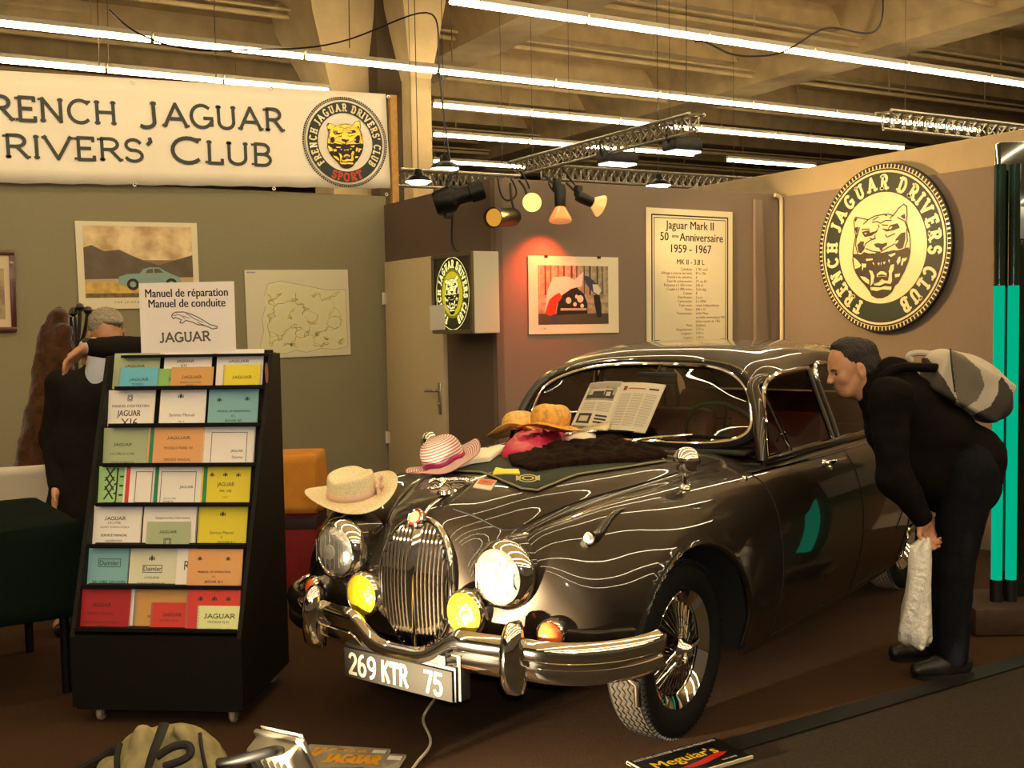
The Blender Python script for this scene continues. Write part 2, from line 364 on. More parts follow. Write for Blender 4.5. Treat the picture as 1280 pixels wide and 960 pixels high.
# store-room side wall with a door opening
da, db, dh = py(487, 325, 7.9).y, 0, 2.085
DY1 = (onx := pxx(487, 440, GX)).y; DY0 = pxx(560, 470, GX).y
mb = MB(); mb.box((GX+.03, (GY+DY0)/2, HF/2), (.06, DY0-GY, HF)); mb.box((GX+.03, (DY1+BY)/2, HF/2), (.06, BY-DY1, HF))
mb.box((GX+.03, (DY0+DY1)/2, (dh+HF)/2), (.06, DY1-DY0, HF-dh)); struct(mb.build('wall_side', FAB_S, smooth=False))
DOORM = mat('grey_door_paint', 'cbb994', .55)
d = empty('door_1', (GX-.012, DY1, 0)); struct(d, 'plain grey beige door of the store room')
mb = MB(); mb.box((0, -(DY1-DY0)/2, dh/2), (.04, DY1-DY0-.012, dh-.012), b=.004); mb.build('door_leaf', DOORM, d)
for z in (.25, .62, 1.78):
    mb = MB(); mb.tube([(-.03, .004, z-.05), (-.03, .004, z+.05)], .012, 10); mb.box((-.024, -.02, z), (.006, .04, .09)); mb.build('hinge', mat('pale_hinge', 'd8cdb8', .4), d)
mb = MB(); yh = -(DY1-DY0)+.07; mb.box((-.026, yh, 1.0), (.012, .042, .24), b=.005); mb.build('handle_plate', STEEL, d)
mb = MB(); mb.tube(crv([(-.03, yh, 1.06), (-.075, yh, 1.06), (-.085, yh+.02, 1.06), (-.085, yh+.13, 1.055)], 6), .01, 10); mb.tube([(-.03, yh, .96), (-.045, yh, .96)], .009, 10); mb.build('handle', STEEL, d)
# metal edge post where the front fabric meets the right wall
mb = MB(); mb.tube(crv([(RX-.05, GY-.03, 0), (RX-.05, GY-.03, 2.46), (RX-.06, GY-.03, 2.52), (RX-.12, GY-.03, 2.54)], [1, 5, 5]), .016, 10); struct(mb.build('trim_2', mat('pale_post', 'd9c7a3', .5)))
mb = MB()
P = [[(RX-.33+k*.055*(.35+.65*(1-z/2.6)), GY-.008-.005*(k % 2), z) for k in range(6)] for z in np.linspace(.02, 2.5, 8)]
mb.grid(P); struct(mb.build('wall_front_fabric_fold', FAB_F, solid=.004))
# ------------------------------------------------------------------ hall ceiling, beams, columns
ZC = 6.2
mb = MB(); mb.box((8, 24, ZC+.1), (80, 70, .2)); struct(mb.build('ceiling', CONC, smooth=False))
mb = MB()
ys = [6.4+2.32*i for i in range(15)]
for i, y in enumerate(ys):
    mb.box((8, y+1.1, ZC-.16), (80, .34, .33)); 
struct(mb.build('ceiling_ribs', CONC2, smooth=False))
mb = MB()
for (u, v) in ((1185, 45), (700, 15)):
    p = pz(u, v, 5.5); x = p.x
    prof = [(-.75, ZC), (-.45, 5.75), (-.36, 5.5), (.36, 5.5), (.45, 5.75), (.75, ZC)]
    P = [[(x+a, yy, z) for a, z in prof] for yy in (-6, 14, 46)]; mb.grid(P)
for xx in (-8.5, 27, 34): mb.grid([[(xx+a, yy, z) for a, z in prof] for yy in (-6, 14, 46)])
struct(mb.build('beam_1', CONC2, smooth=False))
mb = MB()
for i, y in enumerate(ys[:11]):             # thin pipes along the ribs
    mb.tube([(-18, y+.75, 5.62), (40, y+.75, 5.62)], .035, 8); mb.tube([(-18, y+.62, 5.68), (40, y+.62, 5.68)], .02, 6)
    for k in range(-4, 14): mb.tube([(k*2.7, y+.75, 5.62), (k*2.7, y+.75, ZC)], .012, 5, caps=False)
struct(mb.build('ceiling_pipes', CONC2))
def column(name, u0, u1, y):
    a, b = py(u0, 180, y), py(u1, 180, y); w = b.x-a.x; x = (a.x+b.x)/2
    mb = MB(); mb.box((x, y+w/2, 3), (w, w, 6.2), b=.02)
    mb.grid([[(x+s*(w/2)*k, y+w/2+t*(w/2)*k, z) for s, t in ((-1, -1), (1, -1), (1, 1), (-1, 1))] for k, z in ((1.0, 4.6), (2.0, 5.5), (2.2, 5.9))], closev=True)
    struct(mb.build(name, CONC, smooth=False))
column('column_1', 416, 480, 13.6); column('column_2', 515, 541, 12.4)
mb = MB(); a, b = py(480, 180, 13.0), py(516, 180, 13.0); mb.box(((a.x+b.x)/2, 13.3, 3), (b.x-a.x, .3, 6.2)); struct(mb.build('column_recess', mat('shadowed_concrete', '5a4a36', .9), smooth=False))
wall('wall_far', -30, 50, 46, 46.2, -.1, 6.3, CONC2)
# ------------------------------------------------------------------ fluorescent rows
GLOW = emat('tube_light', (1, .82, .50), TUBE)
HOUS = mat('batten_white', 'd9cdb5', .5)
def row(y, x0, x1, z, label, group, gaps=()):
    L = 1.55; n = max(1, round((x1-x0)/L)); k_ = (x1-x0)/n/L; 
    for i in range(n):
        if i in gaps: continue
        a = x0+(i+.5)*L*k_; o = empty('ceiling_light', (a, y, z)); o.scale.x = k_
        tag(o, label, 'light', group)
        if BATT[0] is None:
            m1 = MB(); m1.box((0, 0, .055), (L-.02, .07, .05), b=.006); h = m1.build('housing', HOUS, o)
            m2 = MB(); m2.tube([(-L/2+.02, 0, 0), (L/2-.02, 0, 0)], .024, 6); t = m2.build('tube', GLOW, o, smooth=False)
            BATT[0] = (h.data, t.data)
        else:
            for nm, me in zip(('housing', 'tube'), BATT[0]):
                c = bpy.data.objects.new(nm, me); COL.objects.link(c); c.parent = o
BATT = [None]
ZL = 4.5
ROWS = [((560, -9, 1330, 124), 'nearest row, across the top right'), ((-30, 22, 1225, 168), 'long second row, passing before the column'),
 ((-30, 76, 412, 111), 'row just above the white banner'), ((541, 126, 1130, 191), 'third row, starting right of the column'),
 ((541, 167, 868, 195), 'fourth row, behind the slanting truss'), ((908, 199, 1020, 210), 'short stretch just above the front wall top'), ((541, 202, 657, 209), 'lowest row, right of the column')]
for (u0, v0, u1, v1), lab in ROWS:
    a = pz((u0+u1)/2, (v0+v1)/2, ZL); y = a.y
    row(y, py(u0, v0, y).x, py(u1, v1, y).x, ZL, 'white fluorescent tube of the '+lab, 'tubes of the '+lab)
for k in range(1, 7):                        # the same rows go on overhead, in front of and behind the camera
    mb = MB(); mb.tube([(-9, 8.82-2.35*k, ZL), (14, 8.82-2.35*k, ZL)], .024, 6); struct(mb.build('ceiling_light_strip', GLOW, smooth=False))
# ------------------------------------------------------------------ the classic saloon car
CARO = Vector((2.2694, 3.8419, 0)); CARA = radians(-156.5)
CM = T(CARO) @ rotz(CARA); CMI = CM.inverted()
car = empty('classic_saloon_car', CARO, CARA)
tag(car, 'dark brown glossy classic saloon car with chrome grille and yellow fog lamps', 'car')
PAINT = mat('dark_brown_paint', '30271e', .44, .80, noise=.10, nscale=900, coat=1.0)
PAINT.node_tree.nodes['Principled BSDF'].inputs['Coat IOR'].default_value = 1.5
GAP = mat('panel_gap', '060504', .8)
S_ = [  # nine points from the bonnet centre to the sill, front to back
 [(.690,0,.42),(.690,.04,.42),(.690,.07,.42),(.690,.10,.42),(.688,.16,.42),(.685,.19,.42),(.680,.22,.42),(.675,.25,.42),(.66,.27,.42)],
 [(.695,0,.56),(.695,.08,.555),(.693,.13,.545),(.690,.19,.535),(.690,.30,.545),(.685,.37,.53),(.675,.41,.50),(.665,.42,.46),(.655,.41,.42)],
 [(.690,0,.72),(.688,.10,.71),(.680,.17,.69),(.662,.25,.665),(.672,.41,.685),(.660,.53,.645),(.640,.58,.58),(.630,.60,.50),(.62,.58,.42)],
 [(.675,0,.815),(.672,.11,.805),(.655,.19,.775),(.620,.27,.735),(.650,.43,.79),(.625,.585,.72),(.595,.665,.62),(.58,.69,.51),(.57,.67,.41)],
 [(.640,0,.885),(.635,.12,.873),(.610,.215,.838),(.56,.30,.785),(.590,.45,.848),(.555,.62,.775),(.52,.72,.64),(.50,.745,.50),(.49,.725,.37)],
 [(.51,0,.938),(.50,.14,.926),(.48,.26,.893),(.45,.345,.835),(.46,.50,.885),(.44,.665,.810),(.42,.765,.65),(.41,.79,.48),(.40,.765,.34)],
 [(.30,0,.972),(.30,.17,.962),(.30,.33,.932),(.30,.405,.882),(.30,.555,.912),(.29,.71,.838),(.28,.805,.66),(.28,.82,.47),(.28,.80,.29)],
 [(0,0,.988),(0,.20,.981),(0,.39,.957),(0,.468,.918),(0,.60,.930),(0,.745,.858),(0,.828,.66),(0,.835,.45),(0,.81,.24)],
 [(-.35,0,.997),(-.35,.22,.991),(-.35,.43,.972),(-.35,.515,.942),(-.35,.63,.938),(-.35,.762,.872),(-.35,.835,.66),(-.35,.832,.42),(-.35,.775,.215)],
 [(-.75,0,1.003),(-.75,.22,.999),(-.77,.44,.985),(-.78,.57,.966),(-.78,.665,.945),(-.78,.768,.895),(-.78,.838,.68),(-.78,.83,.42),(-.78,.77,.20)],
 [(-1.3,0,1.0),(-1.3,.22,.998),(-1.3,.44,.99),(-1.3,.62,.975),(-1.3,.70,.955),(-1.3,.778,.895),(-1.3,.845,.68),(-1.3,.833,.42),(-1.3,.77,.20)],
 [(-1.9,0,1.0),(-1.9,.22,.998),(-1.9,.44,.99),(-1.9,.62,.975),(-1.9,.70,.952),(-1.9,.778,.89),(-1.9,.848,.67),(-1.9,.836,.42),(-1.9,.77,.20)],
 [(-2.4,0,1.0),(-2.4,.22,.998),(-2.4,.44,.99),(-2.4,.60,.968),(-2.4,.685,.94),(-2.4,.77,.87),(-2.4,.846,.66),(-2.4,.836,.42),(-2.4,.77,.21)],
 [(-2.85,0,1.0),(-2.85,.21,.995),(-2.85,.42,.975),(-2.85,.55,.945),(-2.85,.64,.91),(-2.85,.74,.83),(-2.85,.825,.63),(-2.85,.825,.43),(-2.85,.77,.24)],
 [(-3.3,0,.94),(-3.3,.19,.932),(-3.3,.38,.905),(-3.3,.49,.87),(-3.3,.58,.82),(-3.3,.68,.73),(-3.3,.76,.58),(-3.3,.765,.43),(-3.3,.72,.29)],
 [(-3.65,0,.80),(-3.65,.16,.792),(-3.64,.32,.765),(-3.63,.42,.735),(-3.62,.51,.69),(-3.60,.60,.62),(-3.58,.67,.53),(-3.56,.68,.43),(-3.54,.65,.34)],
 [(-3.80,0,.58),(-3.80,.12,.575),(-3.79,.24,.565),(-3.78,.33,.55),(-3.76,.40,.53),(-3.74,.47,.50),(-3.72,.51,.46),(-3.70,.52,.42),(-3.69,.50,.38)],
 [(-3.81,0,.40),(-3.81,.06,.40),(-3.81,.1,.40),(-3.80,.14,.40),(-3.79,.18,.40),(-3.78,.21,.40),(-3.77,.24,.40),(-3.76,.26,.40),(-3.75,.27,.38)],
]
NV = 8
full = []
for st in S_:
    L = [(x, -y, z) for x, y, z in st[:0:-1]]+list(st); full.append(spl(L, NV, .7))
full = np.array(full)                        # stations x (16*NV+1) x 3
seglen = np.linalg.norm(np.diff(np.array(S_)[:, 3:7].mean(1), axis=0), axis=1)
nper = [max(8, int(l/.018)) for l in seglen]
cols = [spl(full[:, j], nper, .7) for j in range(full.shape[1])]
G = np.stack(cols, 1)                        # ns x nv x 3
def wsx(y): return -.745-.085*(y/.62)**2     # foot of the windscreen
RA = [(.062, .332, .42), (-2.70, .335, .37)]
ns, nv = G.shape[:2]
X, Y, Z = G[..., 0], G[..., 1], G[..., 2]
vpar = np.abs(np.arange(nv)/NV-8)[None, :]*np.ones((ns, 1))
side = vpar > 4.6
inarch = np.zeros_like(X, bool)
for cx_, cz_, r_ in RA: inarch |= side & ((X-cx_)**2+(Z-cz_)**2 < r_**2)
cab = (X < wsx(Y)-.012) & (X > -2.62+.25*(np.abs(Y)/.6)**2*.2) & (vpar < 3.72)
keep = []
for i in range(ns-1):
    for j in range(nv-1):
        q = [(i, j), (i, j+1), (i+1, j+1), (i+1, j)]
        if all(inarch[a] for a in q) or all(cab[a] for a in q): continue
        keep.append(q)
G2 = G.copy()
touched = set(a for q in keep for a in q if inarch[a])
for (i, j) in touched:                       # pull the rim of the opening onto the arch circle
    for cx_, cz_, r_ in RA:
        dx, dz = X[i, j]-cx_, Z[i, j]-cz_; d = math.hypot(dx, dz)
        if d < r_: G2[i, j, 0] = cx_+dx/d*r_; G2[i, j, 2] = cz_+dz/d*r_
mbod = MB(); mbod.v = [tuple(p) for p in G2.reshape(-1, 3)]
mbod.f = [tuple(a*nv+b for a, b in q) for q in keep]; mbod.m = [0]*len(keep)
BV = BVHTree.FromPolygons([Vector(p) for p in G.reshape(-1, 3)], [(i*nv+j, i*nv+j+1, (i+1)*nv+j+1, (i+1)*nv+j) for i in range(ns-1) for j in range(nv-1)])
def btop(x, y):                              # height of the body under a point (car space)
    h = BV.ray_cast(Vector((x, y, 3)), Vector((0, 0, -1))); return h[0].z if h[0] else .9
def bside(x, z, s=1):
    h = BV.ray_cast(Vector((x, 3*s, z)), Vector((0, -s, 0))); return h[0].y if h[0] else .8*s
def oncar(u, v):                             # where the line of sight of a photo pixel meets the body
    o = CMI @ Vector(CAMP); d = (CMI.to_3x3() @ Vector(ray(u, v))).normalized(); h = BV.ray_cast(o, d); return h[0]
def drop_unused(mb):
    us = sorted(set(i for f in mb.f for i in f)); mp = {a: b for b, a in enumerate(us)}
    mb.v = [mb.v[i] for i in us]; mb.f = [tuple(mp[i] for i in f) for f in mb.f]
# ---- roof
R_ = [
 [(-1.170,0,1.350),(-1.125,.28,1.343),(-1.035,.45,1.325),(-.975,.535,1.292),(-.955,.57,1.262)],
 [(-1.215,0,1.380),(-1.19,.29,1.372),(-1.125,.455,1.350),(-1.08,.548,1.320),(-1.07,.592,1.285)],
 [(-1.33,0,1.420),(-1.32,.30,1.411),(-1.29,.475,1.383),(-1.27,.562,1.348),(-1.26,.606,1.312)],
 [(-1.60,0,1.446),(-1.60,.31,1.437),(-1.60,.49,1.407),(-1.60,.575,1.368),(-1.60,.616,1.330)],
 [(-2.00,0,1.440),(-2.00,.31,1.431),(-2.00,.49,1.400),(-2.00,.575,1.360),(-2.00,.616,1.322)],
 [(-2.35,0,1.395),(-2.35,.30,1.386),(-2.35,.475,1.353),(-2.35,.56,1.312),(-2.35,.603,1.270)],
 [(-2.58,0,1.320),(-2.58,.29,1.308),(-2.57,.46,1.270),(-2.56,.545,1.225),(-2.52,.60,1.18)],
 [(-2.76,0,1.195),(-2.75,.28,1.182),(-2.73,.45,1.145),(-2.70,.545,1.10),(-2.62,.63,1.06)],
 [(-2.90,0,1.02),(-2.89,.27,1.01),(-2.87,.45,.985),(-2.85,.55,.955),(-2.72,.66,.93)],
]
R_ = [R_[0]]+[[(x, y, z+dz*(1 if i < 6 else .4)) for (x, y, z), dz in zip(st, (.012, .017, .026, .028, .014))] for i, st in enumerate(R_) if i]
RF = np.array([spl([(x, -y, z) for x, y, z in st[:0:-1]]+list(st), 8, .7) for st in R_])
nr_ = [4, 6, 10, 14, 12, 10, 8, 8]
RG = np.stack([spl(RF[:, j], nr_, .7) for j in range(RF.shape[1])], 1)
i6, i8 = sum(nr_[:6])+1, sum(nr_)-2
P = RG; fr = []; rw = []
n1, n2 = RG.shape[:2]
for i in range(n1-1):
    for j in range(n2-1):
        va = abs((j+.5)/8-4)
        (rw if (i6 <= i < i8 and va < 2.1) else fr).append((i*n2+j, i*n2+j+1, (i+1)*n2+j+1, (i+1)*n2+j))
mr = MB(); mr.v = [tuple(p) for p in RG.reshape(-1, 3)]; mr.f = fr; mr.m = [0]*len(fr); drop_unused(mr)
drop_unused(mbod); mbod.add(mr.v, mr.f)
mg = MB(); mg.v = [tuple(p) for p in RG.reshape(-1, 3)]; mg.f = rw; mg.m = [0]*len(rw); drop_unused(mg)
GLASS = glassmat('car_glass', (.92, .92, .86)); GLASS_S = glassmat('side_glass', (.86, .84, .76))
mg.build('rear_window', GLASS, car)
# pillars in body colour
for s in (1, -1):
    mbod.tube(crv([(-.815, s*.675, .95), (-.845, s*.652, 1.08), (-.90, s*.613, 1.20), (-.955, s*.572, 1.272), (-1.06, s*.592, 1.295)], 6), [.030]*24+[.022], 10)
    P = [[(-1.515, s*.617, 1.325), (-1.595, s*.717, .955)], [(-1.565, s*.617, 1.325), (-1.645, s*.717, .955)]]
    mbod.grid(P); mbod.grid([[(a[0], a[1]-s*.03, a[2]) for a in r] for r in P])
    mbod.tube(crv([(-2.30, s*.60, 1.27), (-2.42, s*.635, 1.16), (-2.50, s*.665, 1.05), (-2.50, s*.69, .94)], 6), .045, 10)
    mbod.tube(crv([(-.80, s*.695, .955), (-1.3, s*.712, .962), (-1.9, s*.712, .958), (-2.5, s*.685, .93)], 8), .017, 8)
    # rolled lips of the wheel arches
    for (cx_, cz_, r_), a0, a1 in ((RA[0], -8, 188), (RA[1], -14, 192)):
        pts = []
        for k in range(40):
            a = radians(a0+(a1-a0)*k/39); x, z = cx_+r_*cos(a), cz_+r_*sin(a); pts.append((x, bside(x+.012*cos(a), z+.012*sin(a), s)-s*.008, z))
        mbod.tube(pts, .013, 8)
body = mbod.build('body', PAINT, car, ang=60)
# floor pan, bulkhead and wheel housings, dark
mb = MB(); mb.box((-2.1, 0, .22), (2.8, 1.36, .05)); mb.box((.22, 0, .46), (.72, .66, .16)); mb.box((-.72, 0, .70), (.04, 1.4, .50)); mb.box((-2.45, 0, .6), (.04, 1.3, .74)); mb.box((-3.2, 0, .42), (.9, 1.0, .2))
for s in (1, -1):
    for cx_, cz_, r_ in RA:
        mb.grid([[(cx_+(r_+.015)*cos(a), s*y, cz_+(r_+.015)*sin(a)) for y in (.46, .80)] for a in np.linspace(.36, pi+.2, 24)])
        mb.box((cx_, s*.46, .60), (2*r_, .02, .36))
mb.build('underbody', mat('underbody_black', '050404', .9), car)
# panel gaps: bonnet edge, doors
mb = MB()
for s in (1, -1):
    pts = [(x, y, btop(x, y)+.0005) for x, y in [(q[0], s*q[1]) for q in crv([(.60, .10), (.585, .20), (.52, .285), (.40, .345), (.30, .385), (0, .455), (-.35, .505), (-.66, .545)], 8)]]
    mb.tube(pts, .004, 6)
    pts = [(x, bside(x, z, s)+s*.0002, z) for x, z in crv([(-.60, .93), (-.615, .86), (-.64, .6), (-.645, .30), (-.645, .23)], 8)]
    mb.tube(pts, .0038, 6)
    pts = [(x, bside(x, z, s)+s*.0002, z) for x, z in crv([(-1.585, .93), (-1.60, .6), (-1.60, .23)], 8)]; mb.tube(pts, .0038, 6)
    mb.tube([(x, bside(x, .235, s)+s*.0002, .235) for x in np.linspace(-.645, -2.2, 20)], .0038, 6)
    pts = [(x, bside(x, z, s)+s*.0002, z) for x, z in crv([(-2.33, .92), (-2.33, .78), (-2.27, .62), (-2.13, .45)], 8)]; mb.tube(pts, .0038, 6)
mb.build('panel_gap', GAP, car)
# ---- windscreen, its chrome frame, side windows
def wsq(t, k):                               # t -1..1 across, k 0..1 up
    a = abs(t); yb, yt = .628*t, .548*t
    xb = wsx(yb)-.01; xt = -1.168+.21*(a)**2.2; zb = 1.012-.014*a*a; zt = 1.347-.05*a**3
    return Vector((xb+(xt-xb)*k, yb+(yt-yb)*k, zb+(zt-zb)*k+.012*4*k*(1-k)))
def wsrim(n=26):
    out = []; r = .16
    for a in np.linspace(0, 2*pi, n*4, endpoint=False):
        e = 5.0; c, s = cos(a), sin(a); t = math.copysign(abs(c)**(2/e), c); k = math.copysign(abs(s)**(2/3.6), s)
        out.append(wsq(t, .5+.5*k))
    return out
rim = wsrim(); cen = [wsq(0, .5)]
mb = MB(); rings = []
for f in (1.0, .8, .6, .4, .2, .02):
    rr = []
    for a in np.linspace(0, 2*pi, len(rim), endpoint=False):
        e = 5.0; c, s = cos(a), sin(a); t = math.copysign(abs(c)**(2/e), c)*f; k = math.copysign(abs(s)**(2/3.6), s)*f; rr.append(wsq(t, .5+.5*k))
    rings.append(rr)
mb.grid(rings, closev=True); ws = mb.build('windscreen', GLASS, car)
mb = MB(); mb.tube([p+Vector((.006, 0, .006)) for p in rim], .0095, 8, closed=True); mb.build('windscreen_frame', CHROME, car)
mb = MB(); mb.tube([wsq(p[0], p[1])+Vector((-.004, 0, 0)) for p in [(math.copysign(abs(cos(a))**.4, cos(a))*1.035, .5+.53*math.copysign(abs(sin(a))**.55, sin(a))) for a in np.linspace(0, 2*pi, 104, endpoint=False)]], .019, 8, closed=True); mb.build('windscreen_seal', RUBBER, car)
mb = MB(); mb.tube([p for p in [wsq(t, 1.09)+Vector((-.004, 0, .004)) for t in np.linspace(-1.0, 1.0, 40)]], .004, 6); mb.build('roof_gutter', CHROME, car)
FW1 = [(-.825, .694, .972), (-.86, .668, 1.10), (-.915, .635, 1.205), (-.985, .614, 1.272), (-1.08, .608, 1.305), (-1.25, .612, 1.318), (-1.485, .616, 1.326)]
FB1 = [(-1.485, .616, 1.326), (-1.525, .668, 1.14), (-1.565, .714, .974)]
RW1 = [(-1.635, .714, .974), (-1.60, .668, 1.14), (-1.575, .617, 1.326), (-1.8, .618, 1.325), (-2.1, .612, 1.30), (-2.25, .61, 1.25), (-2.36, .64, 1.13), (-2.42, .685, .965)]
for s in (1, -1):
    f1 = [(x, s*y, z) for x, y, z in crv(FW1, 6)]; f2 = [(x, s*y, z) for x, y, z in crv(FB1, 6)]
    mb = MB(); mb.tube(f1, .0125, 8); mb.tube(f2, .0125, 8); mb.tube([(-.825, s*.694, .972), (-1.565, s*.714, .974)], .008, 8)
    mb.tube([(-.945, s*.627, 1.238), (-1.06, s*.704, .974)], .009, 8); wf = mb.build('front_window_frame', CHROME, car)
    mb = MB(); yy = s*.70; mb.tube([(-1.035, yy-s*.012, 1.055), (-1.0, yy-s*.03, 1.04), (-.985, yy-s*.03, 1.015)], .006, 6); mb.build('vent_catch', CHROME, wf)
    mb = MB(); n = 19
    top = [Vector(f1[int(i*(len(f1)-1)/(n-1))]) for i in range(n)]; bot = [Vector((-.825-.74*i/(n-1), s*(.694+.02*i/(n-1)), .973)) for i in range(n)]
    mb.grid([[a, a*.5+b*.5, b] for a, b in zip(top, bot)]); mb.build('front_side_window', GLASS_S, car)
    r1 = [(x, s*y, z) for x, y, z in crv(RW1, 6)]
    mb = MB(); mb.tube(r1, .0125, 8); mb.tube([(-1.635, s*.714, .974), (-2.42, s*.685, .965)], .008, 8); mb.build('rear_window_frame', CHROME, car)
    i0 = 12; tp = [Vector(p) for p in r1[i0:]]; n = len(tp); bt = [Vector((-1.635-.785*i/(n-1), s*(.714-.029*i/(n-1)), .97)) for i in range(n)]
    mb = MB(); mb.grid([[a, a*.5+b*.5, b] for a, b in zip(tp, bt)]); mb.build('rear_side_window', GLASS_S, car)
    # waist moulding and door handle
    mb = MB(); mb.tube([(x, bside(x, .925, s)+s*.004, .925) for x in np.linspace(-.61, -2.45, 30)], .006, 6); mb.build('waist_moulding', CHROME, car)
    for hx in (-1.36, -2.22):
        y = bside(hx, .895, s); mb = MB(); mb.tube(crv([(hx+.10, y+s*.012, .897), (hx+.085, y+s*.034, .90), (hx, y+s*.04, .903), (hx-.09, y+s*.034, .90)], 6), [.012]*12+[.009]*7, 10)
        mb.lathe([(0, .014), (.018, .012), (.02, 0)], 14, M=T(hx+.10, y+s*.002, .895) @ Matrix.Rotation(-s*pi/2, 4, 'X')); mb.lathe([(0, .02), (.012, .018), (.014, 0)], 14, M=T(hx+.05, y+s*.004, .87) @ Matrix.Rotation(-s*pi/2, 4, 'X'))
        mb.build('door_handle', CHROME, car)
    # wing mirror, sidelight on the wing crest
    bx, by = -.13, s*.655; bz = btop(bx, by)
    mb = MB(); mb.lathe([(.026, 0), (.02, .012), (.009, .02), (.008, .05)], 14, M=T(bx, by, bz-.004)); mb.tube([(bx, by, bz+.04), (bx-.012, by, bz+.075)], .009, 8)
    mi = mb.build('wing_mirror', CHROME, car)
    mm = T(bx-.02, by, bz+.10) @ Matrix.Rotation(s*.35, 4, 'Z') @ Matrix.Rotation(-pi/2+.08, 4, 'Y')
    mb = MB(); mb.lathe([(0, -.046), (.015, -.0445), (.03, -.039), (.044, -.027), (.052, -.013), (.055, .0), (.055, .006), (.050, .008)], 32, M=mm); mb.build('mirror_shell', CHROME, mi)
    mb = MB(); mb.lathe([(0, .006), (.050, .007)], 28, M=mm); mb.build('mirror_glass', mat('mirror', (.9, .9, .88), .02, 1), mi)
    lx, ly = .50, s*.625; lz = btop(lx, ly)
    mb = MB(); mb.tube(crv([(lx-.26, ly+s*.00, btop(lx-.26, ly)-.012), (lx-.14, ly, btop(lx-.14, ly)+.004), (lx-.04, ly, lz+.020), (lx+.01, ly, lz+.022)], 6), [.004+.020*min(1, k/14) for k in range(19)], 10); sl = mb.build('sidelight_pod', PAINT, car)
    mb = MB(); mb.lathe([(0, .02), (.012, .016), (.017, .004), (.0195, 0)], 16, M=T(lx+.012, ly, lz+.022) @ Matrix.Rotation(pi/2, 4, 'Y')); mb.build('sidelight_lens', mat('clear_lens', (.85, .82, .75), .12, .3), sl)
    # small fuel-cap style bolt at the scuttle
    mb = MB(); yb = bside(-.52, .915, s); mb.lathe([(0, .016), (.01, .014), (.013, 0)], 12, M=T(-.52, yb, .915) @ Matrix.Rotation(-s*pi/2, 4, 'X')); mb.build('wing_badge', CHROME, car)
# ---- lamps
LENS = mat('headlamp_lens', (.62, .60, .55), .28, .75, coat=1, bump=.6, bscale=26)
YEL = mat('fog_lens', (.86, .60, .02), .25, .35, coat=1, bump=.8, bscale=45)
RY = Matrix.Rotation(pi/2, 4, 'Y')
for s in (1, -1):
    M = T(.675, s*.392, .714) @ RY
    mb = MB(); mb.lathe([(.128, -.12), (.126, -.03), (.116, .0)], 40, M=M); hl = mb.build('headlamp_nacelle', PAINT, car)
    mb = MB(); mb.lathe([(.112, -.02), (.121, -.005), (.1235, .012), (.118, .03), (.105, .046), (.096, .05), (.092, .046)], 48, M=M); mb.build('headlamp_rim', CHROME, hl)
    mb = MB(); mb.lathe([(.093, .046), (.08, .06), (.055, .07), (.025, .075), (0, .076)], 40, M=M); mb.build('headlamp_lens', LENS, hl)
    mb = MB(); mb.lathe([(.0, -.002), (.03, .0), (.028, .012), (0, .016)], 16, M=T(.742, s*.392, .714) @ RY)
    for k in range(-3, 4): mb.box((.7495, s*.392+k*.024, .714), (.002, .002, .13*math.sqrt(max(.05, 1-(k/3.9)**2))))
    mb.build('lens_ribs', mat('lens_rib', (.7, .66, .58), .2, .4), hl)
    M = T(.70, s*.247, .566) @ RY
    mb = MB(); mb.lathe([(.0, -.09), (.05, -.085), (.075, -.05), (.083, -.01), (.086, .012), (.083, .03), (.076, .036), (.073, .033)], 40, M=M); fl = mb.build('fog_lamp', CHROME, car)
    mb = MB(); mb.lathe([(.074, .033), (.06, .044), (.03, .052), (0, .054)], 36, M=M); mb.build('fog_lamp_lens', YEL, fl)
    ip = oncar(690, 790); ix, iy, iz = ip.x+.012, s*(abs(ip.y)+.006), ip.z
    M = T(ix, iy, iz) @ Matrix.Rotation(s*.32, 4, 'Z') @ RY
    mb = MB(); mb.lathe([(.055, -.08), (.053, .0), (.05, .02), (.045, .026), (.042, .022)], 28, M=M); il = mb.build('indicator', CHROME, car)
    mb = MB(); mb.lathe([(.043, .022), (.036, .036), (.018, .045), (0, .047)], 24, M=M); mb.build('indicator_lens', mat('amber_lens', (.80, .13, .03), .15, 0, coat=1), il)
# ---- grille: oval chrome surround, vertical slats, heavy centre bar, badge
gz, ghy, ghz = .627, .168, .236
def gx(y, z): return .722-.06*max(0, (z-gz)/ghz)**2*1.0-.02*max(0, -(z-gz)/ghz)**2-.25*y*y*1.6
def gout(a, k=1):
    c, s = cos(a), sin(a); w = ghy*(1-.14*max(0, -s)**1.5-.03*max(0, s)**2)
    y = math.copysign(abs(c)**.86, c)*w*k; z = gz+math.copysign(abs(s)**.86, s)*ghz*k; return y, z
mb = MB()
pts = []
for a in np.linspace(0, 2*pi, 64, endpoint=False):
    y, z = gout(a); pts.append((gx(y, z)-.012, y, z))
mb.tube(pts, .0135, 10, closed=True); gr = mb.build('grille_surround', CHROME, car)
mb = MB()
for k in range(-8, 9):
    if k == 0: continue
    y = k*.0186; h = [z for z in np.linspace(gz-ghz, gz+ghz, 60)]
    pt = []
    for z in h:
        sz = (z-gz)/ghz; w = ghy*(1-.14*max(0, -sz)**1.5-.03*max(0, sz)**2)*max(0, 1-abs(sz)**2.3)**(1/2.3)
        yy = y*(1-.10*max(0, -sz)**2)
        if abs(yy) < w-.004: pt.append((gx(yy, z)+.004, yy, z))
    if len(pt) > 3:
        mb.grid([[(x+d, y_+e, z) for d, e in ((-.022, -.0034), (.0, -.0050), (.004, 0), (.0, .0050), (-.022, .0034))] for x, y_, z in pt])
mb.build('grille_slats', CHROME, gr)
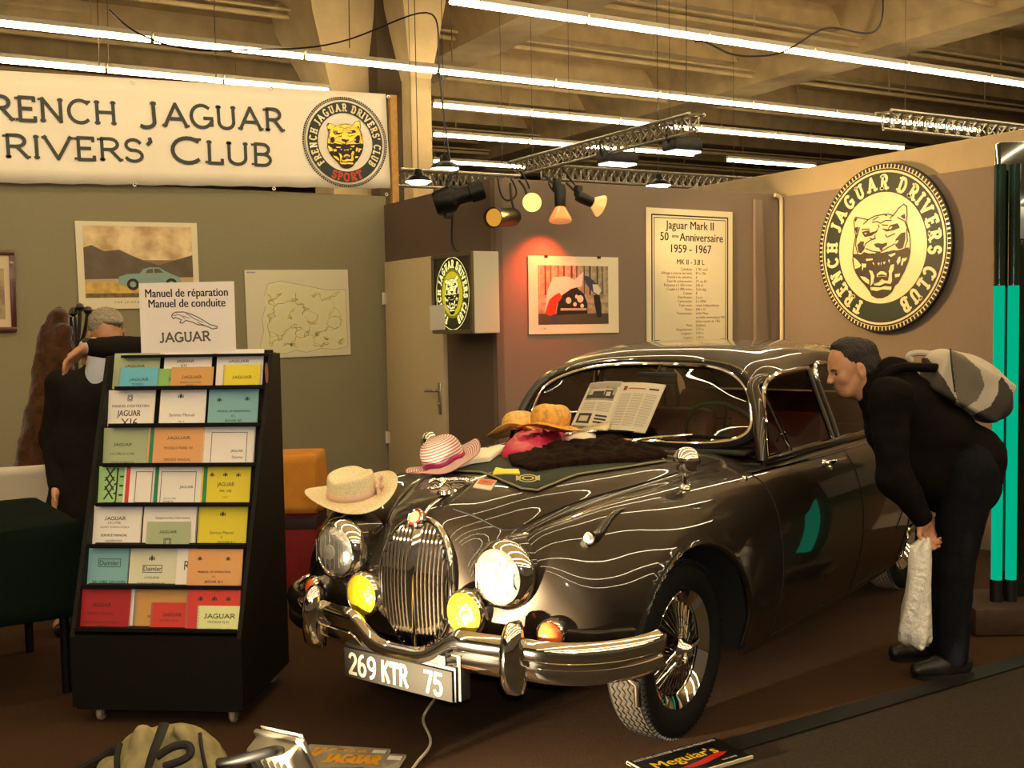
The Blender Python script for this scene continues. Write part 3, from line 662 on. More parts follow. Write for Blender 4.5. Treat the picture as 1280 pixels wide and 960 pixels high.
mb = MB(); zz = np.linspace(gz-ghz+.005, gz+ghz-.01, 30)
mb.grid([[(gx(0, z)+d, e*(.6+.55*max(0, (z-gz)/ghz)), z) for d, e in ((-.01, -.02), (.008, -.017), (.016, -.006), (.02, 0), (.016, .006), (.008, .017), (-.01, .02))] for z in zz]); mb.build('grille_centre_bar', CHROME, gr)
mb = MB(); mb.poly([(gx(*gout(a, .97))-.045, *gout(a, .97)) for a in np.linspace(0, 2*pi, 48, endpoint=False)]); mb.build('grille_backing', mat('grille_dark', '0a0806', .8), gr)
bm_ = T(.690, 0, .872) @ Matrix.Rotation(radians(58), 4, 'Y')
mb = MB(); mb.lathe([(.036, -.01), (.036, .008), (.031, .013), (.028, .010)], 28, M=bm_); bd = mb.build('grille_badge', CHROME, car)
mb = MB(); mb.lathe([(.029, .010), (.022, .014)], 28, 0, bm_); mb.lathe([(.022, .014), (0, .017)], 24, 1, bm_); mb.build('badge_enamel', [mat('badge_red', '8c1f12', .3, coat=1), mat('badge_pale', 'c9a878', .3, .4)], bd)
# ---- bonnet centre strip and leaping-cat mascot
mb = MB(); pts = [(x, 0, btop(x, 0)) for x in np.linspace(.665, .16, 30)]
mb.grid([[(x, y, z+h) for y, h in ((-.008, 0), (-.004, .006), (0, .008), (.004, .006), (.008, 0))] for x, _, z in pts]); mb.build('bonnet_strip', CHROME, car)
def mascot():
    b = btop(.50, 0)
    S = lambda x, z, y=0: (.50+x, y, b+z)
    pr = [('c', S(-.095, .030), S(-.03, .040), .015, .013, .01), ('c', S(-.03, .040), S(.045, .046), .013, .016, .01), ('c', S(.045, .046), S(.085, .055), .012, .0095, .01), ('e', S(.098, .056), (.016, .0105, .011), None, .006),
          ('c', S(.108, .053), S(.117, .050), .0075, .005, .005)]
    for q in (1, -1):
        pr += [('c', S(-.09, .026, q*.008), S(-.125, .016, q*.01), .011, .007, .008), ('c', S(-.125, .016, q*.01), S(-.165, .012, q*.009), .0068, .0045, .005),
               ('c', S(.045, .040, q*.009), S(.078, .028, q*.011), .009, .0065, .008), ('c', S(.078, .028, q*.011), S(.112, .030, q*.011), .006, .0048, .004), ('c', S(.09, .063, q*.006), S(.087, .069, q*.008), .004, .002, .003)]
    pr += [('c', S(-.105, .032), S(-.17, .034), .005, .004, .006), ('c', S(-.02, .004), S(.01, .034), .010, .008, .008)]
    o = soft('bonnet_mascot', pr, .003, CHROME, car); return o
mascot()
mb = MB(); b = btop(.5, 0); mb.grid([[(x, y, b+h+.006) for y, h in ((-w, -.008), (-w*.7, .004), (0, .008), (w*.7, .004), (w, -.008))] for x, w in ((.57, .004), (.55, .014), (.50, .020), (.44, .014), (.40, .004))]); mb.build('mascot_base', CHROME, car)
# ---- bumper, overriders, number plate
def bplan(y):
    a = abs(y)
    if a < .52: return .795-.06*(a/.52)**2
    t = (a-.52)/.31; return .735-.36*(1-math.sqrt(max(0, 1-min(1, t)**2)))
def bz(y): t = max(0, 1-(abs(y)/.25)**2); return .447-.075*t*t*(3-2*t)
ang_ = np.linspace(-1, 1, 90); ysb = [math.copysign(.83*sin(abs(a)*pi/2), a) for a in ang_]
prof = [(-.03, .068), (-.006, .074), (.014, .060), (.020, .038), (.016, .012), (.004, .002), (.004, -.006), (.014, -.014), (.014, -.044), (.0, -.064), (-.02, -.072), (-.04, -.065)]
def nrm2(y):
    a = min(abs(y), .827); lo, hi = max(0, a-1e-3), a+1e-3; dx = (bplan(hi)-bplan(lo))/(hi-lo); n = np.array([1, -dx*(1 if y >= 0 else -1)]); return n/np.linalg.norm(n)
P = []
for y in ysb:
    n = nrm2(y); f = 1 if abs(y) > .27 else .80+.2*(abs(y)/.27)**2
    P.append([(bplan(y)+n[0]*d, y+n[1]*d, bz(y)+h*f) for d, h in prof])
mb = MB(); mb.grid(P); bp = mb.build('front_bumper', CHROME, car, solid=.003)
for s in (1, -1):
    y = s*.475; x = bplan(y)
    sec = [((a-.4725)*1.16+.452, b*1.2, c*1.15) for a, b, c in [(.365, .004, .012), (.375, .03, .03), (.40, .05, .036), (.45, .058, .038), (.50, .056, .037), (.54, .048, .034), (.565, .034, .028), (.578, .016, .018), (.580, .0, .004)]]
    mb = MB(); mb.grid([[(x+d*max(0, cos(a)) + (-.03 if cos(a) < 0 else 0)*abs(cos(a)), y+w*sin(a), z) for a in np.linspace(-pi, pi, 24, endpoint=False)] for z, d, w in sec], closev=True); mb.build('overrider', CHROME, car)
mb = MB(); mb.box((.812, 0, .333), (.012, .52, .108), b=.004); mb.box((.80, 0, .338), (.014, .535, .122), 1, b=.004)
npl = mb.build('number_plate', [mat('plate_black', '25211c', .7, spec=.15), BLACK], car)
ML = Matrix(((0, 0, 1, .819), (1, 0, 0, 0), (0, 1, 0, .333), (0, 0, 0, 1)))
mb = MB(); x = -.205
line(mb, '269', -.232, -.036, .072, 0, ML, wx=.84, t=.17, serif=0, gap=.10)
line(mb, 'KTR', -.070, -.036, .072, 0, ML, wx=.70, t=.17, serif=0, gap=.06)
line(mb, '75', .135, -.036, .072, 0, ML, wx=.84, t=.17, serif=0, gap=.10)
mb.build('lettering', mat('plate_white', '8f897c', .7, spec=.15), npl)
mb = MB(); mb.box((.79, .02, .405), (.03, .40, .05)); mb.box((.77, .26, .36), (.05, .04, .16)); mb.build('plate_bracket', BLACK, car)
# ---- wheels
TYREF = mat('tyre_tread_dusty', '32281c', .9, noise=.35, nscale=70, bump=.4, bscale=120)
def wheel(x, s):
    Mw = T(x, s*.645, .334) @ Matrix.Rotation(-s*pi/2, 4, 'X')     # +Z points outboard
    mb = MB(); mb.lathe([(.222, .058), (.232, .074), (.262, .088), (.30, .084), (.322, .072), (.333, .056)], 64, 0, Mw)
    mb.lathe([(.333, .056), (.3345, .02), (.3345, -.02), (.333, -.056)], 64, 1, Mw); mb.lathe([(.333, -.056), (.322, -.072), (.29, -.084), (.25, -.078), (.222, -.058)], 64, 0, Mw)
    w = mb.build('wheel', [RUBBER, TYREF], car)
    mb = MB()
    for z0 in (-.042, -.02, .002, .024, .044):
        mb.tube([(.3352*cos(a), .3352*sin(a), z0+.006*(1 if k % 2 else -1)) for k, a in enumerate(np.linspace(0, 2*pi, 120, endpoint=False))], .0032, 4, 0, Mw, closed=True)
    for k in range(90):
        a = 2*pi*k/90; mb.box((0, 0, 0), (.012, .003, .014), 0, Mw @ Matrix.Rotation(a, 4, 'Z') @ T(.327, 0, .066) @ Matrix.Rotation(.9, 4, 'Y'))
    mb.build('tyre_grooves', GAP, w)
    mb = MB(); mb.lathe([(.192, -.055), (.186, -.03), (.178, .0), (.180, .03), (.196, .045), (.214, .050), (.224, .060), (.226, .066), (.221, .069), (.213, .064), (.197, .053), (.180, .04)], 56, 0, Mw); mb.build('wheel_rim', CHROME, w)
    mb = MB()
    for k in range(30):
        for d, zi, zo, ri in ((.42, .060, .026, .040), (-.42, .060, .026, .040)):
            a = 2*pi*k/36; b = a+d
            mb.tube([(ri*cos(a), ri*sin(a), zi), (.186*cos(b), .186*sin(b), zo)], .0019, 5, 0, Mw, caps=False)
    mb.build('wire_spokes', CHROME, w)
    mb = MB(); mb.lathe([(.055, -.05), (.052, .0), (.042, .05), (.044, .066), (.034, .078), (.026, .10), (.018, .108), (0, .110)], 28, 0, Mw)
    for q in (0, pi): mb.add(*tube_ear(q), 0, Mw)
    mb.build('knock_off_hub', CHROME, w)
    mb = MB(); mb.lathe([(.15, -.04), (.15, -.02), (0, -.02)], 28, 0, Mw); mb.build('brake_drum', DKMETAL, w)
def tube_ear(q):
    t = MB(); M = Matrix.Rotation(q+.4, 4, 'Z')
    t.tube([M @ Vector(p) for p in ((.02, 0, .088), (.045, 0, .096), (.068, .008, .106))], [.012, .013, .007], 8); return t.v, t.f
for x in (.005, -2.70):
    for s in (1, -1): wheel(x, s)
# ---- cabin
LEA = mat('dark_red_leather', '6a1f14', .45, noise=.1, nscale=30); WOOD = mat('walnut', '4a2a14', .25, coat=.8, noise=.3, nscale=14)
mb = MB(); mb.box((-.92, 0, .90), (.16, 1.28, .15), b=.03); mb.build('dashboard', WOOD, car)
mb = MB(); mb.box((-.85, 0, .985), (.22, 1.26, .02), b=.008); mb.build('dash_top', BLACK, car)
for s in (1, -1):
    mb = MB(); mb.box((-1.52, s*.32, .48), (.52, .52, .18), b=.05); mb.box((0, 0, 0), (.14, .52, .56), 0, T(-1.80, s*.32, .80) @ Matrix.Rotation(-.2, 4, 'Y'), b=.05); mb.build('front_seat', LEA, car)
    mb = MB(); mb.box((-1.6, s*.715, .60), (1.6, .03, .56), b=.01); mb.build('door_card', LEA, car)
mb = MB(); mb.box((-2.22, 0, .50), (.5, 1.2, .2), b=.06); mb.box((0, 0, 0), (.16, 1.24, .66), 0, T(-2.48, 0, .82) @ Matrix.Rotation(-.22, 4, 'Y'), b=.06); mb.build('rear_seat', LEA, car)
sm = T(-1.16, .33, 1.0) @ Matrix.Rotation(radians(-62), 4, 'Y')
mb = MB(); mb.tube([(.20*cos(a), .20*sin(a), 0) for a in np.linspace(0, 2*pi, 40, endpoint=False)], .011, 8, 0, sm, closed=True)
for a in (.3, pi-.3, -pi/2): mb.tube([(0, 0, -.02), (.2*cos(a), .2*sin(a), 0)], .007, 6, 0, sm)
mb.lathe([(0, .02), (.05, .0), (.04, -.03), (.03, -.25)], 16, 0, sm); mb.build('steering_wheel', BLACK, car)
mb = MB(); mb.box((-1.10, 0, 1.285), (.02, .22, .06), b=.01); mb.tube([(-1.10, 0, 1.31), (-1.13, 0, 1.345)], .006, 6); mb.build('rear_view_mirror', BLACK, car)
mb = MB(); mb.box((-1.6, 0, 1.40), (.7, 1.0, .006)); mb.build('headlining', mat('headlining_cloth', 'a08a68', .9), car)
# ---- wipers
for y0, ym, ya, yb_ in ((.10, .36, .20, .53), (-.34, -.09, -.26, .06)):
    b = Vector((wsx(y0)+.05, y0, btop(wsx(y0)+.05, y0))); wq = lambda y, k, d: wsq(y/.625, k)+Vector((.018+d, 0, .010+d*.6))
    mid = wq(ym, .075, .016)
    mb = MB(); mb.lathe([(.018, 0), (.016, .016), (.008, .024), (0, .026)], 14, 0, T(b)); mb.tube(crv([b+Vector((0, 0, .022)), b.lerp(mid, .5)+Vector((.012, 0, .014)), mid], 5), [.007]*6+[.005]*5, 8); wi = mb.build('wiper', CHROME, car)
    mb = MB(); mb.tube([wq(y, .055+.03*t, .004) for t, y in ((0, ya), (.3, ya+(ym-ya)*.6), (.6, ym), (.8, (ym+yb_)/2), (1, yb_))], [.004, .008, .010, .008, .004], 6); mb.build('wiper_blade', RUBBER, wi)
# ------------------------------------------------------------------ flat things on walls
def frame(TL, TR, BL, toward=None):
    """orthonormal frame with its origin at the bottom left corner, z towards the camera"""
    x = (TR-TL).normalized(); y = (TL-BL); y = (y-x*y.dot(x)).normalized(); z = x.cross(y)
    M = Matrix(((x.x, y.x, z.x, BL.x), (x.y, y.y, z.y, BL.y), (x.z, y.z, z.z, BL.z), (0, 0, 0, 1)))
    return M, (TR-TL).length, (TL-BL).dot(y)
def sheet(name, M, w, h, m, thick=.004):
    """root object = the sheet itself, in its own frame"""
    mb = MB(); mb.box((w/2, h/2, thick/2), (w, h, thick)); o = mb.build(name, m, smooth=False); o.matrix_world = M; return o
LI = Matrix.Identity(4)
CREAM = mat('cream_print', 'e8d8ae', .5); CREAM2 = mat('sign_cream', 'f0deb0', .35, coat=.3)
def pc(P): return [((x/7.11-47.1)/78.75, (65-y/7.11)/106.5) for x, y in P]
CAT_D = [[(90,480),(85,540),(95,600),(115,660),(150,720),(200,780),(240,840),(255,875),(300,900),(350,900),(395,880),(430,845),(455,790),(480,770),(500,730),(530,670),(560,590),(578,500),(560,460),(520,470),(470,480),(440,475),(400,480),(340,492),(290,482),(240,490),(190,470),(165,490),(130,485)],
 [(130,400),(160,370),(190,375),(185,410),(195,440),(165,480),(140,470)], [(455,380),(500,330),(535,325),(533,390),(515,465),(480,470),(455,440)], [(170,285),(235,275),(240,300),(290,290),(315,255),(300,300),(255,330),(195,335),(180,310)], [(335,270),(390,285),(410,250),(470,240),(490,280),(440,300),(380,305)],
 [(275,405),(310,400),(345,410),(385,400),(385,425),(350,450),(345,475),(325,465),(320,445),(290,435)], [(495,180),(530,165),(535,212),(515,205)], [(103,160),(135,150),(112,192)], [(103,240),(142,235),(125,300)]]
CAT_L = [[(95,510),(130,540),(165,590),(150,610),(110,620),(100,560)], [(170,575),(210,580),(205,615),(185,610),(175,645)], [(205,535),(265,535),(265,550),(210,555)], [(395,515),(455,500),(455,515),(420,535)], [(480,540),(497,535),(495,580),(475,610),(465,580)], [(510,555),(550,550),(540,575),(520,585),(512,620),(500,610)], [(450,690),(495,685),(490,710),(455,720)], [(155,690),(200,700),(235,730),(235,770),(205,750),(175,720)],
 [(262,575),(275,572),(278,600)], [(305,580),(325,578),(318,605)], [(333,578),(342,578),(338,608)], [(352,575),(375,572),(362,598)], [(395,560),(410,555),(405,590)],
 [(232,640),(262,650),(280,700),(272,740),(300,770),(265,760),(246,790),(250,740),(250,690)], [(445,600),(440,650),(425,680),(428,750),(415,775),(395,745),(405,690),(400,660),(418,605)], [(265,745),(300,760),(345,740),(400,745),(420,775),(370,765),(325,785),(280,780)], [(245,795),(290,797),(330,803),(370,792),(425,800),(420,828),(350,820),(300,832),(250,822)], [(300,680),(330,655),(360,660),(385,680),(380,705),(300,705)],
 [(190,460),(240,468),(290,483),(290,492),(230,486),(195,474)], [(380,482),(440,450),(452,460),(400,484)], [(460,395),(480,388),(472,415),(455,422)], [(190,300),(215,296),(205,312)], [(400,280),(420,262),(430,270),(412,288)], [(320,745),(345,728),(372,745),(345,738)]]
CAT_M = [[(308,692),(340,684),(378,694),(374,702),(312,702)]]
CAT_S = [[(90,480),(100,400),(115,320),(105,240),(98,180),(115,145),(150,155),(225,180),(280,155),(350,148),(400,152),(435,170),(480,110),(520,80),(545,100),(548,180),(540,235),(565,330),(575,430),(572,500)], [(225,180),(185,215)], [(435,165),(410,190)], [(260,210),(300,205),(330,225),(370,205),(420,210)], [(265,190),(310,165)], [(360,150),(385,165)], [(170,265),(235,265)], [(310,235),(320,260)], [(345,240),(390,250)], [(185,450),(200,400),(240,370),(290,355)],
 [(335,480),(380,455),(450,420)], [(205,440),(260,470),(330,485)], [(285,330),(275,365),(240,350)], [(370,330),(385,355),(450,330)], [(125,300),(115,400),(135,490)], [(545,300),(550,400),(530,470)], [(150,245),(125,330)], [(470,190),(530,230),(560,330)]]
CAT_O = [(90,480),(100,400),(115,320),(105,240),(98,180),(115,145),(150,155),(225,180),(280,155),(350,148),(400,152),(435,170),(480,110),(520,80),(545,100),(548,180),(540,235),(565,330),(578,500),(530,670),(430,845),(350,900),(255,875),(150,720),(95,600)]
def cat(mb, R, dark, light, M, dz=.0006, fill=None, oy=0):
    def pt(P): return [(x*R, y*R+oy) for x, y in pc(P)]
    if fill is not None: mb.poly([(x, y, dz) for x, y in pt(CAT_O)], fill, M)
    for k, P in enumerate(CAT_D): mb.poly([(x, y, dz*2) for x, y in pt(P)], dark, M)
    for P in CAT_S: put(mb, strip(pt(P), .0135*R), dark, M, dz*2.5)
    for P in CAT_L: mb.poly([(x, y, dz*3.5) for x, y in pt(P)], light, M)
    for P in CAT_M: mb.poly([(x, y, dz*4.5) for x, y in pt(P)], dark, M)
def disc(mb, r0, r1, mi, M, dz, n=72):
    if r0 <= 0: mb.poly([(r1*cos(2*pi*k/n), r1*sin(2*pi*k/n), dz) for k in range(n)], mi, M)
    else: mb.grid([[(r*cos(2*pi*k/n), r*sin(2*pi*k/n), dz) for k in range(n)] for r in (r0, r1)], mi, M, closev=True)
def beads(mb, r0, r1, n, mi, M, dz):
    for k in range(n):
        a, b = 2*pi*k/n, 2*pi*(k+.68)/n; mb.poly([(r*cos(t), r*sin(t), dz) for r, t in ((r0, a), (r1, a), (r1, b), (r0, b))], mi, M)
def ringb(mb, text, R, h, a0, a1, mi, M, wx, t, serif, dz):    # reads along the bottom, letters upright
    ws = [glyph(c, h, wx, t, serif) for c in text]; tot = sum(w for w, _ in ws); pos = 0
    for w, p in ws:
        a = radians(a0+(a1-a0)*(pos+w/2)/tot); pos += w; c, s = cos(a+pi/2), sin(a+pi/2)
        put(mb, [[(R*cos(a)+(x-w/2)*c-(y-h/2)*s, R*sin(a)+(x-w/2)*s+(y-h/2)*c) for x, y in g] for g in p], mi, M, dz)
def plain(mb, text, p0, p1, h, mi, dz=.0012, t=.17, serif=0, small=1.0):
    """serif-free line of capitals fitted between two points of a sheet's own frame"""
    tmp = MB(); W1 = line(tmp, text, 0, 0, h, 0, LI, 1, t, serif, small); k = (Vector(p1)-Vector(p0)).length/W1; a = math.atan2(p1[1]-p0[1], p1[0]-p0[0])
    line(mb, text, 0, 0, h, mi, T(p0[0], p0[1], 0) @ Matrix.Rotation(a, 4, 'Z'), k, t, serif, small, gap=.06, dz=dz)
# ---- round club sign on the right wall
c0 = pxx(1102, 310, RX-.085); Rb = (pxx(1110, 204, RX-.085).z-pxx(1096, 416, RX-.085).z)/2
ML = Matrix(((0, 0, -1, c0.x+.03), (-1, 0, 0, c0.y), (0, 1, 0, c0.z), (0, 0, 0, 1)))
mb = MB(); mb.lathe([(Rb*.98, .002), (Rb, .008), (Rb, .030), (Rb*.995, .034), (0, .034)], 96); mb.lathe([(Rb*.98, .002), (0, .002)], 96)
lg = mb.build('round_sign', INK, ang=30); lg.matrix_world = ML; tag(lg, 'big round cream and dark green club sign with a snarling cat, on the right wall', 'sign')
mb = MB(); disc(mb, 0, Rb*.985, 0, LI, .0345); mb.build('sign_face', CREAM2, lg, smooth=False)
mb = MB(); disc(mb, Rb*.915, Rb*.935, 0, LI, .0352); beads(mb, Rb*.94, Rb*.985, 110, 0, LI, .0352); mb.build('rope_border', INK, lg, smooth=False)
mb = MB(); disc(mb, Rb*.66, Rb*.89, 0, LI, .0352); mb.build('green_band', GREENINK, lg, smooth=False)
mb = MB(); ring(mb, 'FRENCH JAGUAR DRIVERS CLUB', Rb*.695, Rb*.155, 248, -68, 0, LI, wx=.80, t=.24, serif=.09, dz=.0362); mb.build('lettering', CREAM2, lg, smooth=False)
mb = MB(); cat(mb, Rb, 0, 1, T(0, -.02*Rb, .0352), dz=.0005); mb.build('cat_emblem', [mat('sign_brown', '2e1d0c', .5), CREAM2], lg, smooth=False)
# ---- club banner over the back wall
yb = BY-.055
TL, TR, BL, BR = py(0, 88, yb), py(490, 118, yb), py(0, 234, yb), py(490, 248, yb)
ex = (TL-TR).normalized()*2.0
Mb, wB, hB = frame(TL+ex, TR, BL+(BL-BR).normalized()*2.0)
BANN = mat('banner_vinyl', 'f2e6d2', .45, noise=.03, nscale=3, bump=.12, bscale=5)
mb = MB(); n = 60
mb.grid([[(wB*i/n, hB*j/8+(-.008*math.sin(i*.9)**2 if j == 0 else 0), .004*math.sin(i*.55+j*.6)*math.sin(j*pi/8)) for j in range(9)] for i in range(n+1)])
bn = mb.build('club_banner', BANN, solid=.003); bn.matrix_world = Mb; tag(bn, 'white vinyl club banner with dark capitals and round cat emblem above the grey wall', 'banner')
Mi = Mb.inverted()
def bp_(u, v): p = Mi @ py(u, v, yb); return (p.x, p.y)
mb = MB()
for t, a, b, h in (('RENCH', (-14, 148.5), (152, 156), 29), ('J', (172, 159), (207, 159.6), 31), ('AGUAR', (204, 157.5), (358, 164), 28), ('RIVERS', (4, 196.5), (186, 202), 28), ("'", (184, 203.5), (196, 203.8), 30), ('C', (213, 203), (257, 204.2), 31), ('LUB', (256, 203.5), (343, 207.5), 27)):
    p0, p1 = bp_(*a), bp_(*b); q = bp_(a[0], a[1]-h); plain(mb, t, p0, p1, q[1]-p0[1], 0, dz=.0075, t=.155, serif=.045)
p0 = bp_(-14, 148.5); hF = bp_(0, 117)[1]-bp_(0, 148)[1]
line(mb, 'F', p0[0]-hF*1.15, p0[1], hF, 0, LI, 1.3, .155, .045, dz=.0075); p0 = bp_(4, 196.5); line(mb, 'D', p0[0]-hF*1.35, p0[1], hF, 0, LI, 1.4, .155, .045, dz=.0075)
mb.build('lettering', mat('banner_ink', '2a2d26', .5), bn, smooth=False)
ce = bp_(431.5, 178); Re = (bp_(432, 121)[1]-bp_(432, 235)[1])/2; Me = T(ce[0], ce[1], .007)
mb = MB(); beads(mb, Re*.955, Re*.99, 120, 0, Me, .001); disc(mb, Re*.93, Re*.945, 0, Me, .001); disc(mb, Re*.64, Re*.88, 1, Me, .001)
ring(mb, "FRENCH JAGUAR DRIVERS' CLUB", Re*.68, Re*.15, 222, -42, 2, Me, wx=.74, t=.2, serif=.07, dz=.002); ringb(mb, 'SPORT', Re*.765, Re*.16, 242, 298, 3, Me, .9, .26, .1, .002)
cat(mb, Re*.98, 0, 4, Me @ T(0, -.01*Re, .0), dz=.0006, fill=4)
mb.build('banner_emblem', [INK, GREENINK, CREAM2, mat('sport_red', 'c23a22', .5), mat('gold_print', 'd8a83a', .25, .6)], bn, smooth=False)
for u, v in ((166, 103), (339, 110), (485, 121), (168, 231), (342, 236), (483, 243)):
    p = bp_(u, v); mb = MB(); mb.lathe([(.016, 0), (.014, .004), (.008, .004), (.007, 0)], 14, 0, T(p[0], p[1], .005)); mb.build('eyelet', STEEL, bn)
WOODP = mat('pine_batten', 'b98a45', .7, noise=.12, nscale=25)
p0, p1 = py(492.5, 119, yb+.02), py(491, 248, yb+.02); mb = MB(); mb.box((p1.x+.025, yb+.035, (p0.z+.0+1.6)/2+.0), (.06, .045, p0.z-1.6), b=.003); o = mb.build('wooden_post', WOODP); tag(o, 'upright pine batten carrying the right end of the white banner', 'post')
# ---- painting poster, map, framed print on the back wall
yw = BY-.008
M, w, h = frame(py(96, 276, yw), py(248, 279, yw), py(99, 387, yw))
po = sheet('landscape_poster', M, w, h, mat('poster_border', 'd8cdae', .5)); tag(po, 'landscape poster of a pale blue car before dark mountains, on the back wall', 'poster')
X = lambda a: w*a; Yv = lambda b: h*(1-b)
mb = MB(); q = .0045
def rect(x0, y0, x1, y1, mi, d): mb.poly([(X(x0), Yv(y1), d), (X(x1), Yv(y1), d), (X(x1), Yv(y0), d), (X(x0), Yv(y0), d)], mi)
def plg(P, mi, d): mb.poly([(X(a), Yv(b), d) for a, b in P], mi)
rect(.055, .05, .95, .46, 0, q); rect(.055, .44, .95, .72, 2, q+.0002); rect(.055, .64, .95, .70, 3, q+.0004); rect(.055, .70, .95, .86, 4, q+.0006); rect(.055, .82, .95, .87, 5, q+.0008)
plg([(.055, .30), (.12, .27), (.22, .34), (.34, .32), (.46, .40), (.55, .45), (.66, .50), (.80, .44), (.95, .38), (.95, .64), (.055, .66)], 1, q+.0010)
plg([(.32, .70), (.33, .63), (.40, .60), (.50, .595), (.53, .545), (.58, .525), (.66, .525), (.71, .565), (.76, .60), (.83, .64), (.85, .70), (.80, .73), (.36, .735)], 6, q+.0012)
plg([(.545, .59), (.565, .548), (.61, .54), (.61, .59)], 1, q+.0014); plg([(.62, .59), (.62, .54), (.66, .54), (.70, .585)], 1, q+.0014)
for cx_ in (.44, .76): mb.poly([(X(cx_)+.05*w*cos(t), Yv(.72)+.05*w*sin(t), q+.0016) for t in np.linspace(0, 2*pi, 20, endpoint=False)], 7); mb.poly([(X(cx_)+.026*w*cos(t), Yv(.72)+.026*w*sin(t), q+.0018) for t in np.linspace(0, 2*pi, 16, endpoint=False)], 6)
txt(mb, 'T H E   J A G U A R', X(.28), Yv(.935), .022, 7, LI, sx=1.1, dz=q)
mb.build('painting', [mat('cloudy_sky', 'b08f64', .5, c2='e3cb9c', nscale=7), mat('mountain', '5c4d3a', .5, noise=.15, nscale=10), mat('mountain_far', '7d6a4c', .5), mat('lake', 'b79e78', .5), mat('meadow', 'c7a34c', .5, noise=.2, nscale=20), mat('dark_meadow', '6e5626', .5, noise=.3, nscale=30), mat('painted_blue_car', '7d9a90', .4), INK], po, smooth=False)
M, w, h = frame(py(307, 337.5, yw), py(436, 337, yw), py(310, 449, yw))
mp = sheet('road_map', M, w, h, mat('map_paper', 'd3cbb0', .5)); tag(mp, 'large road map with yellow roads pinned to the back wall', 'map')
mb = MB(); X = lambda a: w*a; Yv = lambda b: h*(1-b); q = .0045
land = [(.16, .30), (.20, .16), (.32, .13), (.46, .16), (.62, .20), (.78, .24), (.98, .24), (.98, .92), (.86, .95), (.70, .93), (.56, .97), (.44, .94), (.34, .98), (.22, .95), (.12, .96), (.10, .86), (.14, .70), (.13, .55), (.17, .42)]
plg([(a*.97+.02, b*.98) for a, b in land], 0, q)
r2 = random.Random(5)
pts = [(r2.uniform(.2, .93), r2.uniform(.24, .9)) for _ in range(120)]
for a in pts:
    for b in sorted(pts, key=lambda p: (p[0]-a[0])**2+(p[1]-a[1])**2)[1:4]:
        m_ = ((a[0]+b[0])/2+r2.uniform(-.02, .02), (a[1]+b[1])/2+r2.uniform(-.02, .02)); put(mb, strip([(X(a[0]), Yv(a[1])), (X(m_[0]), Yv(m_[1])), (X(b[0]), Yv(b[1]))], r2.choice([.002, .003, .005])), r2.choice([1, 1, 2, 3]), LI, q+.0004)
put(mb, strip([(X(a*.97+.02), Yv(b*.98)) for a, b in land], .004), 3, LI, q+.0006); rect(.02, .02, .10, .035, 4, q)
mb.build('map_print', [mat('map_land', 'd8d2a8', .5), mat('map_road_yellow', 'd0bc58', .5), mat('map_road_green', 'a9ac6a', .5), mat('map_grey', 'a3a08c', .5), mat('map_title', '8e86a0', .5)], mp, smooth=False)
M, w, h = frame(py(-75, 311, yw), py(19.5, 313, yw), py(-73, 416, yw))
fo = empty('framed_print', M=M); tag(fo, 'framed print in a dark red wooden frame cut by the left edge', 'picture')
mb = MB(); b_ = .035
mb.box((w/2, h-b_/2, .012), (w, b_, .024), b=.004); mb.box((w/2, b_/2, .012), (w, b_, .024), b=.004); mb.box((b_/2, h/2, .012), (b_, h-2*b_, .024), b=.004); mb.box((w-b_/2, h/2, .012), (b_, h-2*b_, .024), b=.004); mb.build('picture_frame', mat('mahogany', '4a1a10', .35, coat=.5), fo)
mb = MB(); mb.box((w/2, h/2, .006), (w-.04, h-.04, .006)); mb.build('mount', mat('ivory_mount', 'cbb592', .6), fo, smooth=False)
mb = MB(); mb.box((w/2, h/2-.02, .0095), (w*.7, h*.62, .002)); mb.build('print', mat('sepia_print', '9a8362', .6, noise=.3, nscale=14), fo, smooth=False)
# ---- photograph and data sheet on the front wall
yf = GY-.008
M, w, h = frame(py(667, 319.5, yf), py(779, 322, yf), py(661, 418, yf))
ph = sheet('photo_print', M, w, h, mat('photo_border', 'efe3c6', .45)); tag(ph, 'photograph of a car being unveiled, in a wide white border under the lamps', 'photograph')
mb = MB(); X = lambda a: w*a; Yv = lambda b: h*(1-b); q = .0045
rect(.10, .12, .88, .88, 0, q)
for k in range(16): a = .11+.048*k+.012*(k % 3); rect(a, .12, a+.012+.008*(k % 2), .50, 1 if k % 3 else 2, q+.0002+.00002*k)
rect(.10, .74, .88, .88, 1, q+.0008); rect(.10, .55, .88, .60, 2, q+.0007)
plg([(.30, .70), (.33, .50), (.40, .42), (.52, .40), (.60, .48), (.64, .60), (.64, .74), (.30, .76)], 3, q+.0010)
plg([(.17, .72), (.20, .45), (.26, .27), (.42, .26), (.50, .30), (.60, .19), (.58, .38), (.46, .42), (.36, .50), (.26, .62)], 4, q+.0012)
plg([(.17, .73), (.22, .56), (.28, .50), (.33, .47), (.36, .53), (.30, .62), (.28, .76), (.22, .77)], 5, q+.0014); plg([(.23, .77), (.29, .74), (.30, .86), (.25, .86)], 6, q+.0014)
plg([(.60, .24), (.66, .26), (.76, .36), (.80, .46), (.76, .52), (.70, .46), (.62, .34)], 6, q+.0014); plg([(.70, .36), (.76, .36), (.80, .44), (.77, .50), (.71, .46)], 4, q+.0016); plg([(.71, .50), (.78, .50), (.80, .66), (.80, .79), (.75, .79), (.72, .62)], 3, q+.0014)
for a, b, r in ((.43, .57, .03), (.56, .55, .035), (.50, .62, .02), (.58, .64, .02), (.52, .52, .018)): mb.poly([(X(a)+r*w*cos(t), Yv(b)+r*w*sin(t), q+.0018) for t in np.linspace(0, 2*pi, 16, endpoint=False)], 4)
